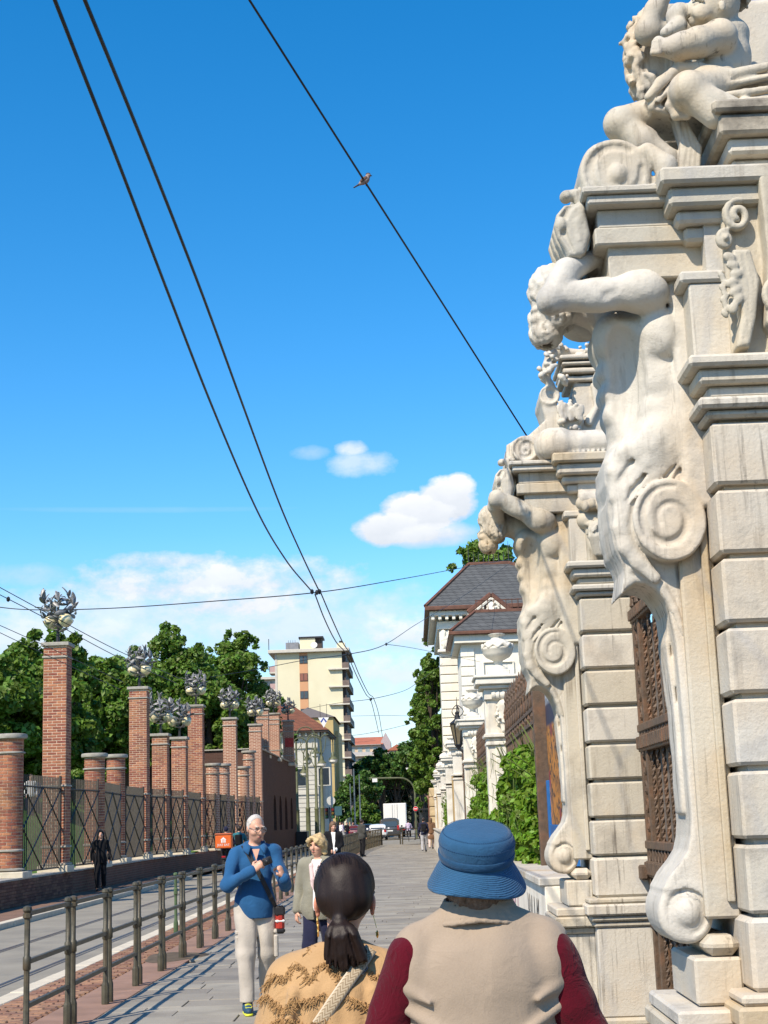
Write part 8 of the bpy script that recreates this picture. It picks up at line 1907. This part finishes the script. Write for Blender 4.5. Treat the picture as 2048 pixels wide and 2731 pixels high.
for q in (-1, 1):
    f = Field((hx0 + q * .090 - .03, -.04, HZ - .105), (hx0 + q * .090 + .03, .07, HZ + .01), .0038); c = (hx0 + q * .091, .006, HZ - .048)
    f.ell(c, (.009, .019, .031), (8, 0, q * 25), .004); f.ell((c[0] + q * .005, c[1] + .004, c[2] + .004), (.006, .010, .017), k=.004, op='d'); f.ell((c[0] - q * .001, c[1] + .002, c[2] - .030), (.007, .009, .010), k=.005); f.build('ear', EAR, wo_, local=True)
def hairmat():
    m = bpy.data.materials.new('black_hair'); m.use_nodes = True; n, l = m.node_tree.nodes, m.node_tree.links; b = n['Principled BSDF']; b.inputs['Roughness'].default_value = .52; b.inputs['Specular IOR Level'].default_value = .25; b.inputs['Anisotropic'].default_value = .5
    tc = n.new('ShaderNodeTexCoord'); mp = n.new('ShaderNodeMapping'); mp.inputs['Scale'].default_value = (420, 420, 18); l.new(tc.outputs['Object'], mp.inputs[0]); no = n.new('ShaderNodeTexNoise'); no.inputs['Scale'].default_value = 1; no.inputs['Detail'].default_value = 4; l.new(mp.outputs[0], no.inputs['Vector'])
    mx = n.new('ShaderNodeMix'); mx.data_type = 'RGBA'; mx.inputs['A'].default_value = (.004, .003, .003, 1); mx.inputs['B'].default_value = (.026, .013, .009, 1); l.new(no.outputs['Fac'], mx.inputs['Factor']); l.new(mx.outputs['Result'], b.inputs['Base Color'])
    bp = n.new('ShaderNodeBump'); bp.inputs['Strength'].default_value = .35; bp.inputs['Distance'].default_value = .002; l.new(no.outputs['Fac'], bp.inputs['Height']); l.new(bp.outputs[0], b.inputs['Normal']); return m
HAIRK = hairmat()
f = Field((hx0 - .14, -.22, 1.10), (hx0 + .15, .16, 1.60), .0048)
f.ell((hx0, .010, HZ + .010), (.1015, .112, .110), k=.01); f.ell((hx0, -.045, HZ - .035), (.086, .064, .060), k=.035); f.cone((hx0, -.06, HZ - .045), (hx0 - .015, -.100, HZ - .090), .048, .019, .03)
f.cutplane((hx0, .05, HZ - .01), (0, .9, -.42)); 
for q in (-1, 1): f.ell((hx0 + q * .110, .030, HZ - .060), (.036, .058, .056), k=.014, op='d')
g = random.Random(5); bs_ = V3(hx0 - .015, -.102, HZ - .094); pts = []
f.path([bs_, bs_ + V3(.0, -.022, -.05), bs_ + V3(.006, -.026, -.10)], [.019, .026, .022], .01)
for i in range(150):
    sx = max(-.85, min(.85, g.gauss(0, .5))); e = V3(hx0 + .004 + sx * .078, -.125 + g.uniform(-.018, .026), HZ - .232 + abs(sx) * .035 + g.uniform(-.020, .020)); mid = bs_ + (e - bs_) * .45 + V3(sx * .018, -.020 + g.uniform(-.008, .012), .012)
    f.path([bs_ + V3(sx * .010, 0, .004), bs_ + (mid - bs_) * .5 + V3(sx * .010, -.006, 0), mid, e], [.009, .0085, .007, .0030], .003)
f.wob(.0020, 130, 81, 1, (1, 1, .15)); f.build('hair', HAIRK, wo_, local=True)
m = MB()                                           # loose flyaway hairs
for i in range(90):
    sx = g.uniform(-1, 1); a = bs_ + V3(sx * .030, -.022, -.085 + .01 * abs(sx)); m.tube([a, a + V3(sx * .006, -.004, -.03), a + V3(sx * .012 + g.uniform(-.010, .010), g.uniform(-.01, .01), -.055 - g.uniform(0, .03))], [.0008, .0007, .0003], 3)
for i in range(60):
    th = g.uniform(.3, 2.8); z = HZ + .02 + .09 * math.sin(th); x = hx0 + .095 * math.cos(th); m.tube([(x, -.04, z), (x * 1.0 + .006 * math.cos(th), -.065, z + .006), (x + .004 * math.cos(th), -.09, z - .006)], .0006, 3)
tag(m.build('loose_hair', HAIRK, wo_, local=True), kind='stuff')
m = MB(); m.lathe([(.012, -.012), (.019, -.008), (.020, 0), (.018, .008), (.012, .012)], n=16, M=Matrix.Rotation(R(55), 3, 'X')); auto_smooth(link_new('hair_tie', [(v[0] + bs_[0], v[1] + bs_[1], v[2] + bs_[2]) for v in m.v], m.f, DARKMETAL, wo_, local=True))
# poncho
TAN_ = cloth('tan_poncho', (.42, .265, .13), .92, .6, 9, .10, sheen=.3)
f = Field((-.42, -.32, .56), (.44, .34, 1.32), .0065)
f.ell((0, .0, 1.11), (.17, .115, .125), k=.06)
for q in (-1, 1): f.cone((q * .03, .0, 1.225), (q * .165, .005, 1.140), .055, .072, .06); f.cone((q * .165, .005, 1.140), (q * .235, .02, .86), .072, .092, .06)
f.ell((0, .0, .96), (.235, .165, .22), k=.10); f.ell((0, .0, .76), (.285, .21, .24), k=.10)
for i, (x, s_) in enumerate(((-.20, 1), (-.12, .7), (-.035, 1), (.05, .6), (.14, 1), (.22, .8))):      # hanging folds
    f.cone((x * .75, -.125, 1.12), (x * 1.25, -.225, .62), .012, .040 * s_, .035)
f.wob(.009, 15, 91, 2, (1, 1, .5)); f.cone((0, .01, 1.235), (0, .03, 1.36), .056, .078, .012, 'd'); f.cut(2, .62, '>')
pon = f; f.build('poncho', TAN_, wo_, local=True)
def zpt(u, v): p = at(600 + u / 4.0975, 2160 + v / 4.0975, D2 - .14); return p.x - O2[0], p.z
FR = cloth('fringe_cloth', (.37, .22, .095), .95, .2, 30, .25)
m = MB(); g = random.Random(12)
lines = [[(300, 1760), (400, 1640), (480, 1560), (600, 1450), (740, 1395), (830, 1455), (940, 1495), (870, 1590)], [(330, 2010), (420, 1930), (500, 1830), (650, 1850), (740, 1700), (830, 1720), (930, 1890), (1010, 1720), (1090, 1690), (1180, 1800), (1290, 1870)],
         [(310, 2130), (430, 2060), (540, 2130), (640, 2200), (760, 2060), (880, 2090), (1000, 2050), (1095, 1985)], [(1560, 1760), (1640, 1830), (1720, 1800), (1800, 1880)], [(1350, 2030), (1480, 2100), (1560, 2140), (1700, 2080)], [(500, 2330), (700, 2280), (900, 2350), (1100, 2260)]]
for L in lines:
    for (a, b) in zip(L[:-1], L[1:]):
        n = max(3, int(math.hypot(b[0] - a[0], b[1] - a[1]) / 3.4))
        for i in range(n):
            t_ = i / n; x, z = zpt(a[0] + (b[0] - a[0]) * t_, a[1] + (b[1] - a[1]) * t_); x += g.uniform(-.006, .006); z += g.uniform(-.006, .006); y = hit(pon, x, z)
            if y is None: continue
            dx = g.uniform(-.9, .9); L_ = g.uniform(.012, .036); P = [(x, y + .002, z)]
            for k in (1, 2, 3): P.append((x + dx * L_ * k / 3 + g.uniform(-.006, .006), y - .003 - g.uniform(0, .008), z - L_ * k / 3 * .75 + g.uniform(-.005, .005)))
            m.tube(P, [.0016, .0016, .0014, .0008], 4)
tag(m.build('fringe', FR, wo_, local=True), kind='stuff')
f = Field((-.24, -.22, .02), (.24, .26, .84), .014)
for q in (-1, 1): f.cone((q * .085, .01, .78), (q * .095, .0, .42), .10, .075, .03); f.cone((q * .095, 0, .42), (q * .09, q * .13 - .02, .10), .075, .065, .03)
f.cut(2, .07, '>'); f.build('trousers', BLACKC, wo_, local=True)
for q in (-1, 1): y0 = q * .13 - .02; f = Field((q * .09 - .1, y0 - .2, -.02), (q * .09 + .1, y0 + .26, .16), .01); f.cone((q * .09, y0, .05), (q * .09, y0 + .14, .038), .042, .032, .02); f.cone((q * .09, y0, .05), (q * .09, y0, .1), .04, .04, .02); f.cut(2, .002, '>'); f.build('shoe', RUBBER, wo_, local=True)
# patterned shoulder strap with buckle
def strap_print():
    m = bpy.data.materials.new('strap_print'); m.use_nodes = True; n, l = m.node_tree.nodes, m.node_tree.links; b = n['Principled BSDF']; uv = n.new('ShaderNodeUVMap'); s = n.new('ShaderNodeSeparateXYZ'); l.new(uv.outputs[0], s.inputs[0])
    def M(op, a, b_=None):
        x = n.new('ShaderNodeMath'); x.operation = op
        for i, v in enumerate((a, b_)):
            if v is None: continue
            if isinstance(v, (int, float)): x.inputs[i].default_value = v
            else: l.new(v, x.inputs[i])
        return x.outputs[0]
    u = M('ABSOLUTE', M('SUBTRACT', s.outputs[0], .5)); z = M('FRACT', M('MULTIPLY', M('ADD', M('MULTIPLY', s.outputs[1], 1.0), M('MULTIPLY', M('PINGPONG', M('MULTIPLY', s.outputs[0], 2.0), .5), .8)), 3.0)); k = M('LESS_THAN', z, .42); e = M('GREATER_THAN', u, .40)
    c1 = n.new('ShaderNodeMix'); c1.data_type = 'RGBA'; c1.inputs['A'].default_value = (.42, .34, .23, 1); c1.inputs['B'].default_value = (.24, .175, .105, 1); l.new(k, c1.inputs['Factor'])
    c2 = n.new('ShaderNodeMix'); c2.data_type = 'RGBA'; l.new(c1.outputs['Result'], c2.inputs['A']); c2.inputs['B'].default_value = (.48, .41, .31, 1); l.new(e, c2.inputs['Factor']); l.new(c2.outputs['Result'], b.inputs['Base Color']); b.inputs['Roughness'].default_value = .9; return m
g = thing('shoulder_strap', 'patterned beige bag strap with metal buckle across the tan poncho', 'strap', O2); LOC[g.name] = Vector((0, 0, 0))
P = []
ctl = [(1700, 1400), (1620, 1490), (1480, 1690), (1330, 1890), (1190, 2090), (1090, 2240), (960, 2430)]
for (a, b) in zip(ctl[:-1], ctl[1:]):
    for i in range(5):
        x, z = zpt(a[0] + (b[0] - a[0]) * i / 5, a[1] + (b[1] - a[1]) * i / 5); y = hit(pon, x, z)
        if y is not None: P.append((x, y, z))
Ys = [p[1] for p in P]; Ys = [min(Ys[max(0, i - 2):i + 3]) for i in range(len(Ys))]; P = [(p[0], min(y, p[1]) - .005, p[2]) for p, y in zip(P, Ys)]
V, Fc, UV = [], [], []; L_ = 0
for i, p in enumerate(P):
    a = Vector(P[max(0, i - 1)]); b = Vector(P[min(len(P) - 1, i + 1)]); tg = (b - a).normalized(); sd = tg.cross(Vector((0, -1, .15))).normalized() * .021
    if i: L_ += (Vector(p) - Vector(P[i - 1])).length
    for k in range(5): V.append(Vector(p) + sd * (k / 2 - 1) + Vector((0, .0025 * (k / 2 - 1) ** 2, 0))); UV.append((k / 4, L_ / .042))
n = len(P)
for i in range(n - 1):
    for k in range(4): Fc.append((i * 5 + k, i * 5 + k + 1, (i + 1) * 5 + k + 1, (i + 1) * 5 + k))
o = link_new('webbing', V, Fc, strap_print(), g, smooth=True, local=True); ul_ = o.data.uv_layers.new(name='uv')
for lp_ in o.data.loops: ul_.data[lp_.index].uv = UV[lp_.vertex_index]
sm = o.modifiers.new('thick', 'SOLIDIFY'); sm.thickness = .003
x, z = zpt(1452, 1712); y = (hit(pon, x, z) or -.15) - .012; ax = (Vector(P[8]) - Vector(P[5])).normalized(); sd = ax.cross(Vector((0, -1, 0))).normalized()
q = [Vector((x, y, z)) + ax * a * .014 + sd * b * .028 for a, b in ((-1, -1), (-1, 1), (1, 1), (1, -1), (-1, -1))]; m = MB(); m.tube(q, .0035, 8); m.tube([(q[0] + q[3]) / 2, (q[1] + q[2]) / 2], .003, 8); m.build('buckle', GREYMETAL, g, local=True)
for k_, q in enumerate((-1, 1)):
    e = thing('earring', ('gold hoop earring' if q < 0 else 'thin gold drop earring') + ' on the woman with the ponytail', 'earring', (O2[0] + hx0 + q * .092, D2 + .006, HZ - .085))
    m = MB()
    if q < 0:
        for j in range(3): m.tube([(0 + .002 * math.sin(j), .014 * math.cos(a * .5), -.014 - j * .018 + .013 * math.sin(a * .5)) for a in range(13)], .0028, 6, cap=False)
    else: m.tube([(.0, 0, 0), (.005, 0, -.02), (.010, 0, -.042)], .0012, 5); m.lathe([(.001, -.02), (.005, -.012), (.004, 0), (.001, .006)], (.012, 0, -.055), 8)
    m.build('hoop' if q < 0 else 'drop', GOLD, e, local=True)
g = thing('glasses', 'dark glasses temples behind the ears of the ponytail woman', 'glasses', (O2[0] + hx0, D2 + .09, HZ)); m = MB()
for q in (-1, 1): m.tube([(q * .094, -.085, -.022), (q * .097, -.04, -.014), (q * .090, .03, -.016)], .0032, 6)
m.build('temple', DARKMETAL, g, local=True)
# ------------------------------------------------------------------ overhead wires and the bird
CABLE = mat('cable', (.012, .012, .016), .5)
def spl(P, n=10):
    """smooth curve through points (pixel x, pixel y, distance)"""
    P = [np.array(p, float) for p in P]; Q = [2 * P[0] - P[1]] + P + [2 * P[-1] - P[-2]]; out = []
    for i in range(1, len(Q) - 2):
        for k in range(n):
            t = k / n; a, b, c, d = Q[i - 1], Q[i], Q[i + 1], Q[i + 2]
            out.append(.5 * (2 * b + (c - a) * t + (2 * a - 5 * b + 4 * c - d) * t * t + (3 * b - a - 3 * c + d) * t ** 3))
    out.append(P[-1]); return out
def wire(P, lab, r=.012, knots=(), n=12, straight=False):
    pts = [at(p[0], p[1], p[2]) for p in (P if straight else spl(P, n))]
    t = thing('overhead_wire', lab, 'wire', pts[len(pts) // 2], 0)
    one('cable', CABLE, t, 'tube', pts, r * .72, 6, smooth=True)
    for (px, py, d) in knots: p = at(px, py, d); m = MB(); m.lathe([(.004, -.05), (.03, -.03), (.035, 0), (.03, .03), (.004, .05)], p, 8); m.build('clamp', DARKMETAL, t)
    return t
wire([(110, -90, 7.4), (146, 0, 7.6), (220, 190, 8.3), (320, 445, 9.5), (440, 760, 11.5), (560, 1070, 14.6), (680, 1350, 19.2), (760, 1490, 23.4), (832, 1578, 27.0)], 'left one of the two tram wires sweeping down from the sky', .017, [(832, 1578, 27)])
wire([(190, -90, 7.4), (226, 0, 7.6), (300, 180, 8.3), (405, 440, 9.6), (530, 760, 11.8), (640, 1060, 15), (740, 1330, 19.6), (805, 1480, 23.6), (852, 1578, 27.2)], 'right one of the two tram wires sweeping down from the sky', .017, [(852, 1578, 27.2)])
wire([(840, 1585, 27), (865, 1650, 30), (895, 1710, 34), (925, 1745, 38), (950, 1800, 42), (975, 1850, 48), (988, 1866, 52), (1000, 1910, 58), (1010, 1955, 66)], 'left tram wire running on behind the first junction', .017, [(925, 1745, 38), (988, 1866, 52)])
wire([(855, 1580, 27.2), (885, 1650, 30), (915, 1715, 34.5), (935, 1745, 38.2), (958, 1800, 42.5), (982, 1848, 48.5), (996, 1862, 52.5), (1010, 1905, 58), (1020, 1965, 66)], 'right tram wire running on behind the first junction', .017, [(935, 1745, 38.2)])
wire([(650, -24, 8.2), (665, 0, 8.3), (900, 370, 9.7), (1150, 762, 11.6), (1398, 1152, 13.9), (1460, 1245, 14.4)], 'long single wire with a sparrow, running up to the farther pier', .0115, straight=False)
wire([(-60, 1612, 30), (80, 1626, 30), (300, 1622, 29), (560, 1604, 28), (845, 1580, 27.1), (1060, 1546, 34), (1245, 1512, 50), (1370, 1490, 70)], 'cross wire carrying the tram wires from the left edge to the villa roof', .013, [(845, 1580, 27.1)])
wire([(-40, 1545, 26), (120, 1632, 27), (300, 1728, 30), (480, 1810, 37)], 'upper slanting wire crossing the large leaf lamp', .011)
wire([(-40, 1566, 26), (120, 1648, 27), (300, 1745, 30), (470, 1822, 37)], 'second slanting wire just below the upper one', .011, [(22, 1598, 26.4)])
wire([(-40, 1650, 28), (120, 1722, 30), (330, 1820, 36)], 'lower slanting wire at the left edge', .010)
wire([(-40, 1668, 28), (120, 1745, 30), (320, 1838, 36)], 'lowest slanting wire at the left edge', .010)
wire([(560, 1806, 60), (690, 1784, 55), (815, 1760, 48), (933, 1744, 38.1), (1020, 1722, 44), (1110, 1665, 60), (1235, 1590, 80), (1370, 1495, 93)], 'cross wire climbing to the villa gable', .015, [(933, 1744, 38.1), (1030, 1718, 46)])
wire([(1030, 1718, 46), (1110, 1730, 60), (1280, 1765, 82)], 'short stay wire between the street and the villa', .013)
wire([(820, 1890, 90), (900, 1875, 72), (990, 1864, 52.2), (1075, 1843, 60), (1120, 1815, 72), (1180, 1770, 90)], 'second cross wire holding the tram wires', .014, [(990, 1864, 52.2)])
wire([(925, 1910, 110), (1030, 1908, 100), (1110, 1910, 110)], 'level wire far down the street', .015, straight=False)
wire([(800, 1965, 130), (930, 1962, 110), (1010, 1950, 90), (1095, 1930, 110)], 'third cross wire low over the far crossing', .018)
wire([(770, 2040, 120), (870, 2044, 116), (935, 2047, 140)], 'pale wire from the lamp posts to the flats', .016)
wire([(560, 2080, 100), (700, 2030, 108), (860, 1990, 118), (1000, 1975, 140)], 'thin wire over the bastion', .012)
wire([(500, 1800, 75), (600, 1870, 85), (720, 1955, 100), (860, 2090, 125)], 'thin drooping wire past the far pillars', .011)
# sparrow on the single wire
bp = at(972, 483, 10.2); t = thing('sparrow', 'small brown and grey sparrow perched on the long single wire', 'bird', bp)
s = .125 / .125
f = Field((-.10, -.05, -.08), (.10, .05, .09), .0028)
f.ell((.004, 0, .005), (.037, .026, .027), (0, -35, 0), .01); f.ell((.029, 0, .042), (.0185, .0175, .018), k=.012); f.cone((-.02, 0, -.012), (-.038, 0, -.024), .017, .010, .012)
f.build('body', mat('bird_body', (.28, .20, .17), .8, .35, 60), t, local=True)
f = Field((-.12, -.03, -.08), (.0, .03, .01), .0028); f.cone((-.032, 0, -.02), (-.078, 0, -.047), .011, .007, .004, sq=((.5, 0, 1), 2.2)); f.build('tail', mat('bird_tail', (.05, .05, .07), .7), t, local=True)
f = Field((-.04, -.05, -.04), (.05, .05, .06), .0028)
for q in (-1, 1): f.ell((-.006, q * .024, .006), (.032, .006, .014), (0, -35, 0), .004)
f.build('wing', mat('bird_wing', (.10, .06, .045), .8, .3, 80), t, local=True)
f = Field((.0, -.03, .02), (.07, .03, .08), .0025); f.ell((.028, 0, .050), (.018, .016, .013), k=.004); f.cone((.042, 0, .042), (.058, 0, .037), .007, .0015, .004); f.build('cap_and_beak', mat('bird_dark', (.025, .02, .025), .6), t, local=True)
m = MB()
for q in (-1, 1): m.tube([(.006, q * .01, -.015), (.010, q * .012, -.032), (.014, q * .012, -.036)], .0022, 5)
m.build('leg', MATS['bird_dark'], t, local=True)
